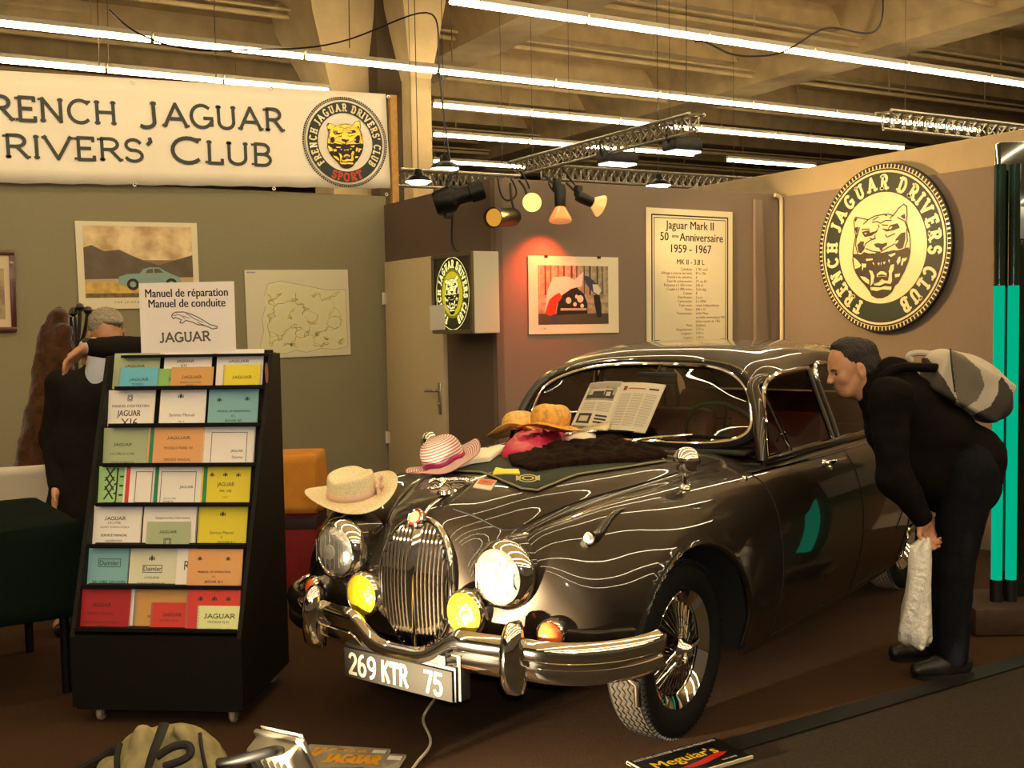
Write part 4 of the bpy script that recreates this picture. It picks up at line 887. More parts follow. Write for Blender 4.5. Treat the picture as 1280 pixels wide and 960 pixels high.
rect(.34, .67, .63, .70, 2, q+.0018); txt(mb, 'n°  001', X(.12), Yv(.94), .018, 3, LI, dz=q)
mb.build('photo_image', [mat('photo_grey', 'a8957a', .5, noise=.3, nscale=25), mat('photo_dark_grey', '4d4438', .5), mat('photo_light', 'b7a88c', .5), mat('photo_black', '1b1712', .5), mat('photo_white', 'e2d8c4', .5), mat('photo_red', 'c33a20', .5), mat('photo_blue', '39435e', .5)], ph, smooth=False)
for u in (682, 748):
    p = M.inverted() @ py(u, 321, yf); mb = MB(); mb.box((p.x, h-.004, .006), (.028, .018, .006)); mb.build('clip', BLACK, ph, smooth=False)
M, w, h = frame(py(806, 259, yf), py(914, 265, yf), py(808, 446, yf))
dp = sheet('data_poster', M, w, h, mat('poster_cream', 'efe4c4', .45)); tag(dp, 'tall cream poster of car data on the front wall behind the car roof', 'poster')
mb = MB(); X = lambda a: w*a; Yv = lambda b: h*(1-b); q = .005
for o_, t_ in ((.06, .010), (.085, .004)):
    k = o_*w; n_ = .06*w
    P = [(k+n_, k), (w-k-n_, k), (w-k-n_, k+n_), (w-k, k+n_), (w-k, h-k), (k, h-k), (k, k+n_), (k+n_, k+n_), (k+n_, k)]; put(mb, strip(P, t_*w/.5*.5+.002), 0, LI, q)
txt(mb, 'Jaguar Mark II', w/2, Yv(.135), .088, 0, LI, 'CENTER', .012, .95, q); txt(mb, '50', w*.20, Yv(.215), .088, 0, LI, 'CENTER', .012, .95, q); txt(mb, 'ème', w*.325, Yv(.195), .040, 0, LI, 'CENTER', .012, .95, q); txt(mb, 'Anniversaire', w*.63, Yv(.215), .088, 0, LI, 'CENTER', .012, .95, q)
txt(mb, '1959 - 1967', w/2, Yv(.295), .088, 0, LI, 'CENTER', .012, .95, q); txt(mb, 'MK II - 3,8 L', w/2, Yv(.375), .056, 0, LI, 'CENTER', .008, .95, q)
for k, (a, b) in enumerate([('Cylindrée :', '3.781 cm3'), ('Alésage x course (en mm) :', '87 x 106'), ('Nombre de cylindres :', '6'), ('Taux de compression :', '7/1 ou 8/1'), ('Puissance à 5 500 tr/mn :', '220 ch'), ('Couple à 3 000 tr/mn :', '33,4 mkg'), ('Culasse :', '8'), ('Distribution :', '2 a.c.t.'), ('Carburation :', '2 x HD6'), ('Train avant :', 'roues indépendantes'), ('Pneus :', '640 x 15'), ('Transmission :', 'boîte Moss'), ('', 'ou boîte automatique BW'), ('', 'boîte à partir de 1965'), ('Pont :', 'Salisbury'), ('Empattement :', '2,73 m'), ('Longueur :', '4,59 m'), ('Largeur :', '1,69 m'), ('Poids total :', '1.525 kg'), ('Accélérations :', '0 à 100 km/h : 8,8 s')]):
    yy = Yv(.415+.0275*k)
    if a: txt(mb, a, w*.53, yy, .029, 1, LI, 'RIGHT', 0, .95, q)
    txt(mb, b, w*.56, yy, .029, 1, LI, 'LEFT', 0, .95, q)
mb.build('poster_print', [INK, mat('brown_print', '8a6a3c', .6)], dp, smooth=False)
# ---- illuminated sign on the store-room side wall
xb = GX-.21
a, b = pxx(541, 365, xb), pxx(591, 365, xb); zt, zb_ = pxx(591, 313.5, xb).z, pxx(591, 417, xb).z
lb = empty('light_box_sign', (xb, b.y, zb_)); tag(lb, 'lit box sign with a yellow cat emblem, fixed beside the grey door', 'sign')
W_, H_ = a.y-b.y, zt-zb_
mb = MB(); mb.box((.105, W_/2, H_/2), (.20, W_, H_), b=.006); mb.build('sign_case', mat('case_white', 'cfc6b0', .4), lb, smooth=False)
mb = MB(); 
for yy in (.012, W_-.012): mb.box((0, yy, H_/2), (.02, .03, H_), b=.003)
for zz in (.012, H_-.012): mb.box((0, W_/2, zz), (.02, W_-.03, .03), b=.003)
mb.build('sign_frame', mat('frame_bronze', '6a5d44', .4, .5), lb, smooth=False)
MF = Matrix(((0, 0, -1, .002), (-1, 0, 0, W_/2), (0, 1, 0, H_/2), (0, 0, 0, 1))); k = H_/2*.93; sq = min(1, (W_/2*.90)/k)
MF = MF @ Matrix.Diagonal((sq, 1, 1, 1))
mb = MB(); mb.poly([(-W_/2/sq*.93, -H_/2*.95, 0), (W_/2/sq*.93, -H_/2*.95, 0), (W_/2/sq*.93, H_/2*.95, 0), (-W_/2/sq*.93, H_/2*.95, 0)], 0, MF); mb.build('sign_panel', mat('panel_dark', '1d1a12', .3), lb, smooth=False)
mb = MB(); disc(mb, k*.965, k*.985, 0, MF, .001); disc(mb, 0, k*.66, 1, MF, .001); beads(mb, k*.60, k*.655, 70, 2, MF, .0015); disc(mb, 0, k*.585, 1, MF, .002)
ring(mb, 'FRENCH JAGUAR DRIVERS CLUB', k*.70, k*.19, 248, -68, 0, MF, wx=.80, t=.25, serif=.08, dz=.002); cat(mb, k*.98, 2, 0, MF @ T(0, 0, .002), dz=.0008, fill=0)
mb.build('lit_emblem', [emat('lit_letters', (1, .86, .30), 1.2), emat('lit_yellow', (.62, .50, .02), 1.0), mat('emblem_black', '16140a', .5)], lb, smooth=False)
MP, w, h = frame(pxx(539, 382, xb-.014), pxx(558, 380, xb-.014), pxx(538, 413, xb-.014)); pp = sheet('paper_sheet', MP, w, h, WHITE, .001); tag(pp, 'sheet of paper taped over the corner of the lit box sign', 'paper')
mb = MB(); p0 = pxx(566, 262, GX-.03); mb.tube(crv([(p0.x, p0.y, p0.z), (p0.x, p0.y+.02, p0.z-.25), (GX-.1, (a.y+b.y)/2, zt+.005)], 6), .007, 6); o = mb.build('sign_cable', BLACK); tag(o, 'thin black cable running up from the lit box sign', 'cable')
# ------------------------------------------------------------------ stage lamps along the top of the store room
def zmat(o, d, roll=0):                      # matrix with +Z along d
    d = Vector(d).normalized(); return T(o) @ d.to_track_quat('Z', 'Y').to_matrix().to_4x4()
def clampbar(root, p, top):
    mb = MB(); mb.tube(crv([p, (Vector(p)+Vector(top))*.5+Vector((0, -.03, .02)), top], 5), .008, 6); mb.box((top[0], top[1], top[2]), (.05, .08, .06), b=.008); return mb.build('clamp', BLACK, root)
def spot_light(name, loc, target, energy, color, size, blend=.6, rad=.05):
    ld = bpy.data.lights.new(name, 'SPOT'); ld.energy = energy; ld.color = color; ld.spot_size = radians(size); ld.spot_blend = blend; ld.shadow_soft_size = rad
    o = bpy.data.objects.new(name, ld); COL.objects.link(o); o.matrix_world = zmat(loc, Vector(loc)-Vector(target)); return o
# profile spot, long black body seen from the side
p = pxx(556, 250, GX-.30); q_ = pxx(600, 233, GX-.18)
p = Vector(py(560, 250, GY+.1)); q_ = Vector(py(605, 236, GY-.02)); ps = empty('profile_spotlight', p); tag(ps, 'long black profile spotlight at the left end of the lamp row', 'spotlight')
dv = (q_-p); Lp = dv.length; Mz = zmat((0, 0, 0), dv)
mb = MB(); mb.lathe([(0, -.10), (.075, -.095), (.09, -.06), (.09, .03), (.07, .05), (.055, .07), (.055, Lp*.6), (.068, Lp*.62), (.068, Lp*.95), (.06, Lp)], 28, 0, Mz); mb.build('lamp_body', DKMETAL, ps)
mb = MB(); mb.lathe([(.058, Lp*.96), (0, Lp*.97)], 24, 0, Mz); mb.build('lamp_lens', mat('amber_glass', '7a3f10', .15, coat=1), ps)
mb = MB(); mb.tube(crv([(0, .0, .10), (.02, 0, .16), (.1, .05, .20)], 5), .01, 6); mb.box((0, 0, -.10), (.06, .05, .05), b=.01); mb.box((.04, 0, .075), (.05, .05, .05), b=.01); mb.build('lamp_bracket', BLACK, ps)
# small par can
p = Vector(py(642, 271, GY-.16)); q_ = Vector(py(616, 272, GY-.34)); pcn = empty('par_can', p); tag(pcn, 'small black par can pointing left, lowest lamp of the row', 'spotlight')
dv = q_-p; Lp = dv.length; Mz = zmat((0, 0, 0), dv)
mb = MB(); mb.lathe([(0, -.02), (.05, -.015), (.062, .02), (.062, Lp), (.068, Lp), (.068, Lp-.02)], 28, 0, Mz); mb.build('can_body', DKMETAL, pcn)
mb = MB(); mb.lathe([(.058, Lp-.02), (.03, Lp-.012), (0, Lp-.01)], 24, 0, Mz); mb.build('can_lens', emat('amber_glow', (1, .45, .05), .7), pcn)
mb = MB(); mb.tube(crv([(0, 0, .06), (.02, .06, .14), (.06, .14, .24)], 5), .009, 6); mb.build('yoke', BLACK, pcn)
# yellow bulb facing the camera
p = Vector(py(665, 253, GY-.26)); yb_ = empty('yellow_reflector_lamp', p); tag(yb_, 'glaring yellow reflector lamp facing the viewer', 'spotlight')
dv = Vector(CAMP)-p; Mz = zmat((0, 0, 0), dv+Vector((-1.2, 0, -.9)))
mb = MB(); mb.lathe([(.0, -.13), (.028, -.13), (.03, -.08), (.045, -.055), (.062, -.01), (.064, 0)], 28, 0, Mz); mb.build('lamp_holder', DKMETAL, yb_)
mb = MB(); mb.lathe([(.063, .0), (.05, .012), (.025, .02), (0, .022)], 28, 0, Mz); mb.build('bulb_face', emat('yellow_glow', (1, .70, .12), 2.6), yb_)
mb = MB(); mb.tube(crv([(0, .06, .02), (.02, .12, .10), (.02, .2, .17)], 5), .009, 6); mb.build('yoke', BLACK, yb_)
# red bulb pointing down and clear bulb pointing right
for nm, lab, (ua, va), (ub, vb), dy, gl in (('red_reflector_lamp', 'reflector lamp pointing down that throws a red glow on the wall', (700, 238), (700.5, 277), .20, ((1, .30, .08), .7)), ('clear_reflector_lamp', 'reflector lamp at the right end, turned towards the round sign', (727, 247), (752, 258), .22, ((1, .55, .16), .8))):
    p = Vector(py(ua, va, GY-dy)); q_ = Vector(py(ub, vb, GY-dy-.03)); rl = empty(nm, p); tag(rl, lab, 'spotlight'); dv = q_-p; Lp = dv.length; Mz = zmat((0, 0, 0), dv)
    mb = MB(); mb.lathe([(0, -.04), (.035, -.035), (.04, .0), (.038, Lp*.5), (.032, Lp*.55), (0, Lp*.56)], 24, 0, Mz); mb.build('lamp_holder', BLACK, rl)
    mb = MB(); mb.lathe([(.03, Lp*.52), (.045, Lp*.62), (.075, Lp*.88), (.08, Lp*.96), (.075, Lp), (0, Lp*1.01)], 32, 0, Mz); mb.build('bulb', mat(nm+'_glass', (.75, .35, .12), .12, coat=1, emit=gl[0], es=gl[1]), rl)
    mb = MB(); mb.tube(crv([(0, .0, .0), (-.01, .08, .06), (-.02, .16, .12)], 5), .009, 6); mb.box((0, .04, .05), (.05, .05, .08), b=.01); mb.build('clamp', BLACK, rl)
    rl['tip'] = [q_.x, q_.y, q_.z]
for k, P in enumerate((((622, 222), (632, 250), (645, 244), (638, 222)), ((692, 215), (686, 228), (693, 240)), ((704, 212), (716, 228), (728, 243)), ((650, 214), (658, 226), (662, 236)))):
    mb = MB(); mb.tube(crv([py(u, v, GY-.12-.02*k) for u, v in P], 6), .006, 6); o = mb.build('lamp_cable', BLACK); tag(o, ['black cable looping left of the yellow lamp', 'short black cable above the downward lamp', 'black cable slanting down to the right end lamp', 'short black cable above the yellow lamp'][k], 'cable')
tipd = pd(700, 277, 1); 
pl = Vector(py(700.5, 285, GY-.23)); spot_light('red_lamp_light', pl, pl+Vector((-.03, .26, -.42)), 60, (1, .07, .02), 100, 1, .03)
pr = Vector(py(756, 260, GY-.25)); spot_light('amber_lamp_light', pr, c0+Vector((0, .1, -.2)), 190, (1, .64, .25), 92, .8, .05)
py_ = Vector(py(664, 256, GY-.33)); spot_light('yellow_lamp_light', py_, Vector((1.6, 3.6, .8)), 40, (1, .62, .14), 90, .9, .04)
# ------------------------------------------------------------------ trusses and hall floodlights above the walls
ALU = mat('aluminium_truss', (.42, .38, .30), .4, .8)
HANG = mat('hanger_wire', '4b3f2c', .6, .3)
def truss(name, p, q, s, label, n, hang=True):
    p, q = Vector(p), Vector(q); o = empty(name, p); tag(o, label, 'truss', 'lighting trusses'); d = q-p; t = d.normalized(); u = Vector((0, 0, 1)); w = t.cross(u).normalized()
    ch = [Vector((0, 0, 0)), w*s*.9, w*s*.45-u*s*.8]
    for c in ch: mb = MB(); mb.tube([c, c+d], s*.09, 8); mb.build('chord', ALU, o)
    mb = MB()
    for a, b in ((0, 1), (1, 2), (2, 0)):
        for k in range(n): mb.tube([ch[a]+d*(k/n), ch[b]+d*((k+.5)/n)], s*.045, 5); mb.tube([ch[b]+d*((k+.5)/n), ch[a]+d*((k+1)/n)], s*.045, 5)
    mb.build('lattice', ALU, o)
    for f in ((.12, .88) if hang else ()): mb = MB(); b = d*f+w*s*.45; mb.tube([b, (b.x, b.y, ZC-o.location.z)], .003, 6); mb.build('hanger_cable', HANG, o)
    return o
cz = 3.45; cor = pz(652, 204, cz)
truss('lighting_truss', cor, Vector((cor.x, pz(962, 152, cz).y, cz)), .19, 'aluminium truss slanting up to the right above the front wall', 26)
truss('lighting_truss', cor+Vector((.22, 0, -.03)), Vector((pz(935, 224, cz).x, cor.y, cz-.03)), .19, 'aluminium truss running level behind the front wall towards the right wall', 30)
a = pz(492, 214, 3.1); truss('lighting_truss', a, Vector((py(640, 222, a.y).x, a.y, 3.1)), .19, 'aluminium truss behind the store room, right of the banner', 18)
a = pz(1095, 142, 3.5); truss('lighting_truss', a, Vector((py(1300, 166, a.y).x, a.y, 3.5)), .20, 'aluminium truss at the top right above the round sign', 16)
FL = emat('flood_light', (1, .9, .72), 6)
def flood(u, v, d, label, wd=.34):
    p = pxx(u, v, cor.x+.09); o = empty('floodlight', p); tag(o, label, 'floodlight'); 
    mb = MB(); mb.box((0, 0, .07), (wd, .22, .12), b=.02); mb.tube(crv([(-wd/2, 0, .08), (-wd/2, 0, .24), (wd/2, 0, .24), (wd/2, 0, .08)], 4), .012, 6); mb.tube([(0, 0, .22), (0, 0, max(.24, cz-.16-p.z))], .02, 8); mb.build('flood_housing', BLACK, o)
    mb = MB(); mb.box((0, 0, .004), (wd*.9, .19, .02), b=.005); mb.build('flood_glass', FL, o)
flood(853, 191, 11.6, 'black floodlight hung under the slanting truss, nearer the right end'); flood(772, 206, 12.8, 'black floodlight hung under the slanting truss, nearer the truss corner', .40)
def dome(u, v, d, r, label, top=None):
    p = pd(u, v, d); o = empty('dome_light', p); tag(o, label, 'light'); 
    mb = MB(); mb.lathe([(r, 0), (r*.85, r*.28), (r*.4, r*.5), (r*.25, r*.9), (0, r*.95)], 24); mb.tube([(0, 0, r*.9), (0, 0, (top or ZC)-p.z)], .004, 6); mb.build('reflector', DKMETAL, o)
    mb = MB(); mb.lathe([(0, -r*.28), (r*.6, -r*.2), (r*.97, .0)], 24); mb.build('diffuser', emat('dome_glow', (1, .92, .8), 6), o)
dome(823, 232, 13.5, .16, 'white dome light hanging just above the front wall', 5.49); dome(556, 211, 12.5, .17, 'white dome light hanging above the profile spotlight'); dome(523, 227, 10.4, .13, 'bright lamp inside the truss right of the banner')
for k, (u, v0, v1, d) in enumerate(((124, -12, 82, 11), (136, -12, 80, 11.2), (270, -12, 100, 11), (437, 20, 60, 11), (565, 38, 76, 11.2), (858, 56, 120, 10.5))):
    mb = MB(); e = pd(u, v1, d); P = [(e.x, e.y, ZC), (e.x+.01, e.y, (ZC+e.z)/2), e]; mb.tube(P, .005, 6); o = mb.build('hanging_wire', HANG)
    tag(o, ['thin wire hanging at the top left, first from the left edge', 'thin wire hanging at the top left, second from the left edge', 'thin wire hanging over the letters of the banner', 'chain holding the second light row left of the column', 'chain holding the second light row right of the column', 'dark cable dropping to the end of the slanting truss'][k], 'wire')
for k, P in enumerate((((136, 12), (170, 40), (240, 62), (320, 62), (440, 48), (540, 18), (548, 60), (552, 120), (562, 200)), ((868, 52), (880, 52), (910, 66), (950, 70), (985, 62), (1030, 36), (1060, 38), (1095, 38), (1096, -60)))):
    mb = MB(); mb.tube(crv([pd(u, v, 10.6) for u, v in P], 8), .009, 6); o = mb.build('slack_cable', BLACK); tag(o, ['long slack dark cable swagged in front of the concrete column', 'slack dark cable under the nearest light row'][k], 'cable')
# ------------------------------------------------------------------ literature rack with booklets
a, b = pz(91, 884, .07), pz(304, 888, .07); fx = Vector((b.x-a.x, b.y-a.y, 0)); RWD = fx.length; fx.normalize(); fy = Vector((-fx.y, fx.x, 0))
RM = Matrix(((fx.x, fy.x, 0, a.x), (fx.y, fy.y, 0, a.y), (0, 0, 1, 0), (0, 0, 0, 1))); RMI = RM.inverted()
rk = empty('display_rack', M=RM); tag(rk, 'tall black stepped literature rack on castors filled with coloured manuals', 'display rack')
RK = mat('rack_black', '100c09', .6, noise=.1, nscale=40, spec=.2)
def rloc(u, v, P, N):                        # pixel -> rack space on plane (P,N)
    o = RMI @ Vector(CAMP); d = RMI.to_3x3() @ Vector(ray(u, v)); return o+d*((Vector(P)-o).dot(Vector(N))/d.dot(Vector(N)))
sd = [(0, .07), (0, .355), (.50, 1.455), (.60, 1.455), (.60, .07)]
for x in (0, RWD-.018):
    mb = MB(); mb.add([(x+e-(.05*max(0, z-.355)/1.1 if x == 0 else 0), y, z) for e in (0, .018) for y, z in sd], [(0, 1, 2, 3, 4), (9, 8, 7, 6, 5)]+[(i, 5+i, 5+(i+1) % 5, (i+1) % 5) for i in range(5)]); mb.build('side_panel', RK, rk, smooth=False)
mb = MB(); mb.box((RWD/2, .012, .212), (RWD-.036, .024, .30)); mb.build('front_panel', RK, rk, smooth=False)
mb = MB(); mb.box((RWD/2, .59, .76), (RWD-.036, .015, 1.38)); mb.build('back_panel', RK, rk, smooth=False)
mb = MB(); mb.box((RWD/2, .30, .08), (RWD-.036, .58, .02)); mb.build('base_panel', RK, rk, smooth=False)
RB = [(787, .35), (733, 0), (682, 0), (630, 0), (580.5, 0), (531, 0), (484.5, 0)]      # photo height of each row's foot, bottom row first
rows = []
for k, (v, _) in enumerate(RB):
    p = rloc(200, v, (0, 0, .355), (0, -1.1, .5)) if k else rloc(200, v, (0, .0, 0), (0, 1, 0)); p = rloc(200, v, (0, .004, .355), (0, -1.1, .50)); rows.append((p.y, p.z))
tl = radians(15); RN = (0, -cos(tl), sin(tl))
for k, (y, z) in enumerate(rows):
    mb = MB(); mb.box((RWD/2, y+.042, z-.006), (RWD-.036, .10, .008)); mb.box((RWD/2, y-.012, z+.001), (RWD-.036, .006, .014)); mb.build('shelf', RK, rk, smooth=False)
    mb = MB(); mb.box((0, 0, .0), (RWD-.036, .004, .15), 0, T(RWD/2, y+.100, z+.08) @ Matrix.Rotation(-tl, 4, 'X')); mb.build('pocket_back', RK, rk, smooth=False)
mb = MB(); mb.box((RWD/2, .55, 1.452), (RWD-.036, .10, .012)); mb.build('top_panel', RK, rk, smooth=False)
for x, y in ((.09, .06), (RWD-.06, .06), (.09, .54), (RWD-.06, .54)):
    c = MB(); c.lathe([(0, -.011), (.028, -.011), (.033, -.006), (.033, .006), (.028, .011), (0, .011)], 20, 0, T(x, y, .033) @ Matrix.Rotation(pi/2, 4, 'Y')); cw = c.build('castor', mat('castor_wheel', '9a8a72', .5), rk)
    c = MB(); c.box((x-.016, y, .045), (.004, .03, .05)); c.box((x+.016, y, .045), (.004, .03, .05)); c.box((x, y, .068), (.05, .05, .006)); c.build('castor_fork', STEEL, cw)
p = rloc(333, 466, (RWD, 0, 0), (1, 0, 0)); mb = MB(); mb.poly([(RWD+.001, p.y+.022*cos(t), p.z+.045*sin(t)) for t in np.linspace(0, 2*pi, 24, endpoint=False)]); mb.build('sticker', mat('sticker_red', '8a5a48', .4), rk, smooth=False)
PAGE = mat('page_edges', 'ece2cf', .7)
CV = {'sage': 'a9b48c', 'blue': '7fb2b8', 'sky': '63b7cf', 'white': 'efe6dc', 'green': '86b560', 'tan': 'cf9a58', 'yellow': 'e3cf2a', 'lime': 'a5d08a', 'orange': 'e0a266', 'cream': 'dcd8bd', 'red': 'a81a22', 'bred': 'd23a34', 'pale': 'e3e6a4', 'spine': '1f7d58'}
CVI = mat('cover_ink', '2e2a20', .6)
def crest(mb, x, y, s):                      # small coat-of-arms mark: crown over a shield with two supporters
    mb.poly([(x-s*.28, y-s*.1, .0012), (x, y-s*.5, .0012), (x+s*.28, y-s*.1, .0012), (x+s*.26, y+s*.18, .0012), (x-s*.26, y+s*.18, .0012)])
    mb.poly([(x-s*.2, y+s*.22, .0012), (x+s*.2, y+s*.22, .0012), (x+s*.26, y+s*.44, .0012), (x+s*.1, y+s*.34, .0012), (x, y+s*.54, .0012), (x-s*.1, y+s*.34, .0012), (x-s*.26, y+s*.44, .0012)])
    for q in (-1, 1): mb.poly([(x+q*s*.32, y-s*.36, .0012), (x+q*s*.55, y-s*.3, .0012), (x+q*s*.48, y+s*.1, .0012), (x+q*s*.55, y+s*.3, .0012), (x+q*s*.36, y+s*.16, .0012)])
def booklet(row, x0, y0, x1, y1, lay, col, label, marks=(), spiral=False, th=.006, spine=None):
    ry, rz = rows[row]; P = (0, ry+.056-.013*lay, rz)
    A, B, Ct = rloc(x0, y1, P, RN), rloc(x1, y1, P, RN), rloc(x0, y0, P, RN)
    yv = Vector((0, sin(tl), cos(tl))); h = (Ct-A).dot(yv); w = B.x-A.x; org = Vector((A.x, P[1]+(A-Vector(P)).dot(yv)*sin(tl), P[2]+(A-Vector(P)).dot(yv)*cos(tl)))
    L = Matrix(((1, 0, 0, org.x), (0, sin(tl), -cos(tl), org.y), (0, cos(tl), sin(tl), org.z), (0, 0, 0, 1)))
    o = empty('manual', M=RM @ L); tag(o, label, 'booklet', 'manuals in the literature rack')
    mb = MB(); mb.box((w/2, h/2, -th/2), (w-.002, h-.002, th-.0016)); mb.build('pages', PAGE, o, smooth=False)
    cm = mat('cover_'+col, CV[col], .5); mb = MB(); mb.box((w/2, h/2, 0), (w, h, .0012)); mb.box((w/2, h/2, -th), (w, h, .0012))
    if spine: mb.box((0, h/2, -th/2), (.008, h, th+.003))
    mb.build('cover', [cm], o, smooth=False)
    if spine: mb = MB(); mb.box((.010, h/2, .0007), (.022, h, .001)); mb.build('spine_strip', mat('spine_'+spine, CV[spine], .5), o, smooth=False)
    if marks:
        mb = MB()
        for m in marks:
            if m[0] == 't': 
                tmp = MB(); txt(tmp, m[1], 0, 0, 1, 0, LI, 'CENTER', m[5] if len(m) > 5 else 0); wid = max(v[0] for v in tmp.v)-min(v[0] for v in tmp.v); s = m[4]*w/wid
                hh = min(1.6, max(.75, m[6] if len(m) > 6 else 1)); txt(mb, m[1], m[2]*w, m[3]*h, s*hh, 0, LI, 'CENTER', m[5] if len(m) > 5 else 0, 1/hh, .0013)
            elif m[0] == 'c': crest(mb, m[1]*w, m[2]*h, m[3])
            elif m[0] == 'j': plain(mb, m[1], ((m[2]-m[4]/2)*w, m[3]*h), ((m[2]+m[4]/2)*w, m[3]*h), m[5], 0, .0013, .20, .10)
            elif m[0] == 'f': put(mb, strip([(m[1]*w, m[2]*h), (m[3]*w, m[2]*h), (m[3]*w, m[4]*h), (m[1]*w, m[4]*h), (m[1]*w, m[2]*h)], .0025), 0, LI, .0012)
        mb.build('lettering', CVI, o, smooth=False)
    if spiral:
        mb = MB(); n = int(h/.0065)
        for k in range(n): mb.box((.003, (k+.5)*h/n, .0004), (.008, .0026, .0022))
        mb.build('comb_binding', mat('comb', '8b8678', .5), o, smooth=False)
    return o
J = lambda x, y, w=.45, s=.011: ('j', 'JAGUAR', x, y, w, s)
booklet(6, 140, 442, 197, 486, 0, 'sage', 'sage green manual at the left end of the top shelf', [J(.47, .60)])
booklet(6, 148, 460, 196, 486, 1, 'sky', 'sky blue comb-bound booklet leaning before the sage green one on the top shelf', [J(.52, .38, .52), ('t', 'MODELS', .5, .16, .3), ('t', 'MARK 2', .5, .03, .25)], True)
booklet(6, 203, 441, 262, 486, 0, 'white', 'white manual in the middle of the top shelf, mostly covered', [J(.45, .72, .38), ('t', 'XJS', .42, .58, .14)])
booklet(6, 196.5, 461, 218, 486, 1, 'green', 'narrow leaf green booklet tucked beside the tan one on the top shelf', [('t', 'JA', .75, .4, .28)], True)
booklet(6, 213, 459, 265, 485, 2, 'tan', 'tan booklet in the middle of the top shelf', [J(.5, .45, .5), ('t', 'MODELS and 2.4 LITRES', .48, .22, .5), ('t', 'MARK 1', .5, .06, .22)])
booklet(6, 269, 437, 327, 486, 0, 'white', 'white manual at the right end of the top shelf', [J(.48, .66, .46)])
booklet(6, 278, 456, 324, 486, 1, 'yellow', 'yellow booklet leaning at the right end of the top shelf', [J(.52, .42, .55), ('t', 'XK 120', .5, .02, .3)], True)
booklet(5, 132, 488, 191, 533, 0, 'white', 'white manual with large lettering at the left of the second shelf', [('t', "MANUEL D'ENTRETIEN", .5, .52, .78, .01), ('t', 'JAGUAR', .48, .28, .5, .02, 1.3), ('t', 'XJ6', .5, -.02, .36, .0, 1.0), ('f', .43, .70, .52, .86), ('f', .45, .73, .50, .83)])
booklet(5, 198, 486, 255, 533, 0, 'white', 'white manual with one grey crest in the middle of the second shelf', [('c', .45, .80, .024), ('t', 'Service Manual', .5, .26, .55), ('t', 'No 2', .5, .10, .12)])
booklet(5, 259, 484, 321, 531, 0, 'blue', 'blue manual with two small crests at the right of the second shelf', [('c', .22, .66, .020), ('c', .78, .68, .020), ('t', 'MANUEL DE REPARATION', .52, .33, .66, .02), ('t', 'A L', .52, .2, .10), ('t', 'JAGUAR XJS', .52, .08, .34, .02)])
booklet(4, 120, 535, 186, 582, 0, 'sage', 'sage green manual with a paper sticker at the left of the third shelf', [J(.48, .52, .36), ('t', '3.4 LITRE 2.4 LITRE', .48, .28, .46), ('t', 'SERVICE MANUAL', .5, .05, .46)])
booklet(4, 184, 534, 252, 582, 1, 'orange', 'orange manual with a green spine in the middle of the third shelf', [J(.55, .68, .45), ('t', 'MODELS MARK VII', .55, .42, .52), ('t', 'SERVICE MANUAL', .55, .12, .5)], spine='spine', th=.012)
booklet(4, 251, 533, 316, 582, 0, 'white', 'white manual with a printed frame at the right of the third shelf', [('f', .18, .0, .86, .84), ('t', 'JAGUAR', .68, .34, .24, .01), ('t', 'Daimler', .70, .18, .22)], th=.012)
booklet(3, 117, 583, 156, 631, 0, 'lime', 'pale green comb-bound booklet with big letters at the left of the fourth shelf', [('t', 'XJ-', .6, .62, .62, .0, 1.2), ('t', 'XJ-', .6, .38, .62, .0, 1.2), ('t', 'XJ-', .6, .14, .62, .0, 1.2)], True)
booklet(3, 154, 582, 188, 631, 1, 'white', 'white manual with a red spine on the fourth shelf', [('f', .40, .06, 1.0, .84)], spine='bred', th=.01)
booklet(3, 190, 582, 250, 631, 0, 'white', 'white framed manual in the middle of the fourth shelf', [('f', .16, .04, .88, .84), ('t', 'JAGUAR', .70, .42, .28, .01), ('t', 'XJ 3.6 LITRE', .36, .14, .26), ('t', 'XJ MK III', .33, .06, .2)], spine='spine', th=.012)
booklet(3, 251, 582, 311, 630, 0, 'yellow', 'bright yellow manual with three crests at the right of the fourth shelf', [('c', .20, .76, .018), ('c', .48, .76, .018), ('c', .75, .75, .018), ('t', 'JAGUAR', .5, .46, .36, .01, 1.2), ('t', 'MK VIII', .5, .30, .24), ('t', '4 & 5', .5, .15, .12)], spine='spine')
booklet(2, 112, 632, 174, 682, 0, 'white', 'white service manual at the left of the fifth shelf', [J(.48, .64, .44, .013), ('t', '3.4 LITRE', .46, .54, .26), ('t', 'GRAND TOURING MODELS', .48, .44, .58), ('t', 'SERVICE MANUAL', .48, .23, .54, .02), ('t', 'supplement', .48, .10, .34)], th=.01)
booklet(2, 177, 633, 243, 682, 0, 'white', 'white supplement behind a small sage green booklet on the fifth shelf', [('t', 'Supplementary Information', .56, .68, .66)], th=.012)
booklet(2, 182, 652, 236, 682, 1, 'sage', 'small sage green booklet with a round seal on the fifth shelf', [J(.5, .52, .42, .010), ('f', .42, .02, .58, .3), ('f', .45, .06, .55, .26)])
booklet(2, 246, 632, 307, 680, 0, 'yellow', 'yellow manual with one crest at the right of the fifth shelf', [('c', .5, .78, .022), ('t', 'Service Manual', .5, .26, .48), ('t', '5', .5, .14, .03), ('t', 'JAGUAR 4.2', .6, .02, .36)], True)
booklet(1, 102, 684, 158, 733, 0, 'blue', 'teal blue comb-bound manual with script lettering at the left of the sixth shelf', [('t', 'Daimler', .58, .54, .44, .01, 1.1), ('f', .34, .50, .83, .70), ('t', 'V8 LIVRE SALOON', .6, .08, .74, .02)], True)
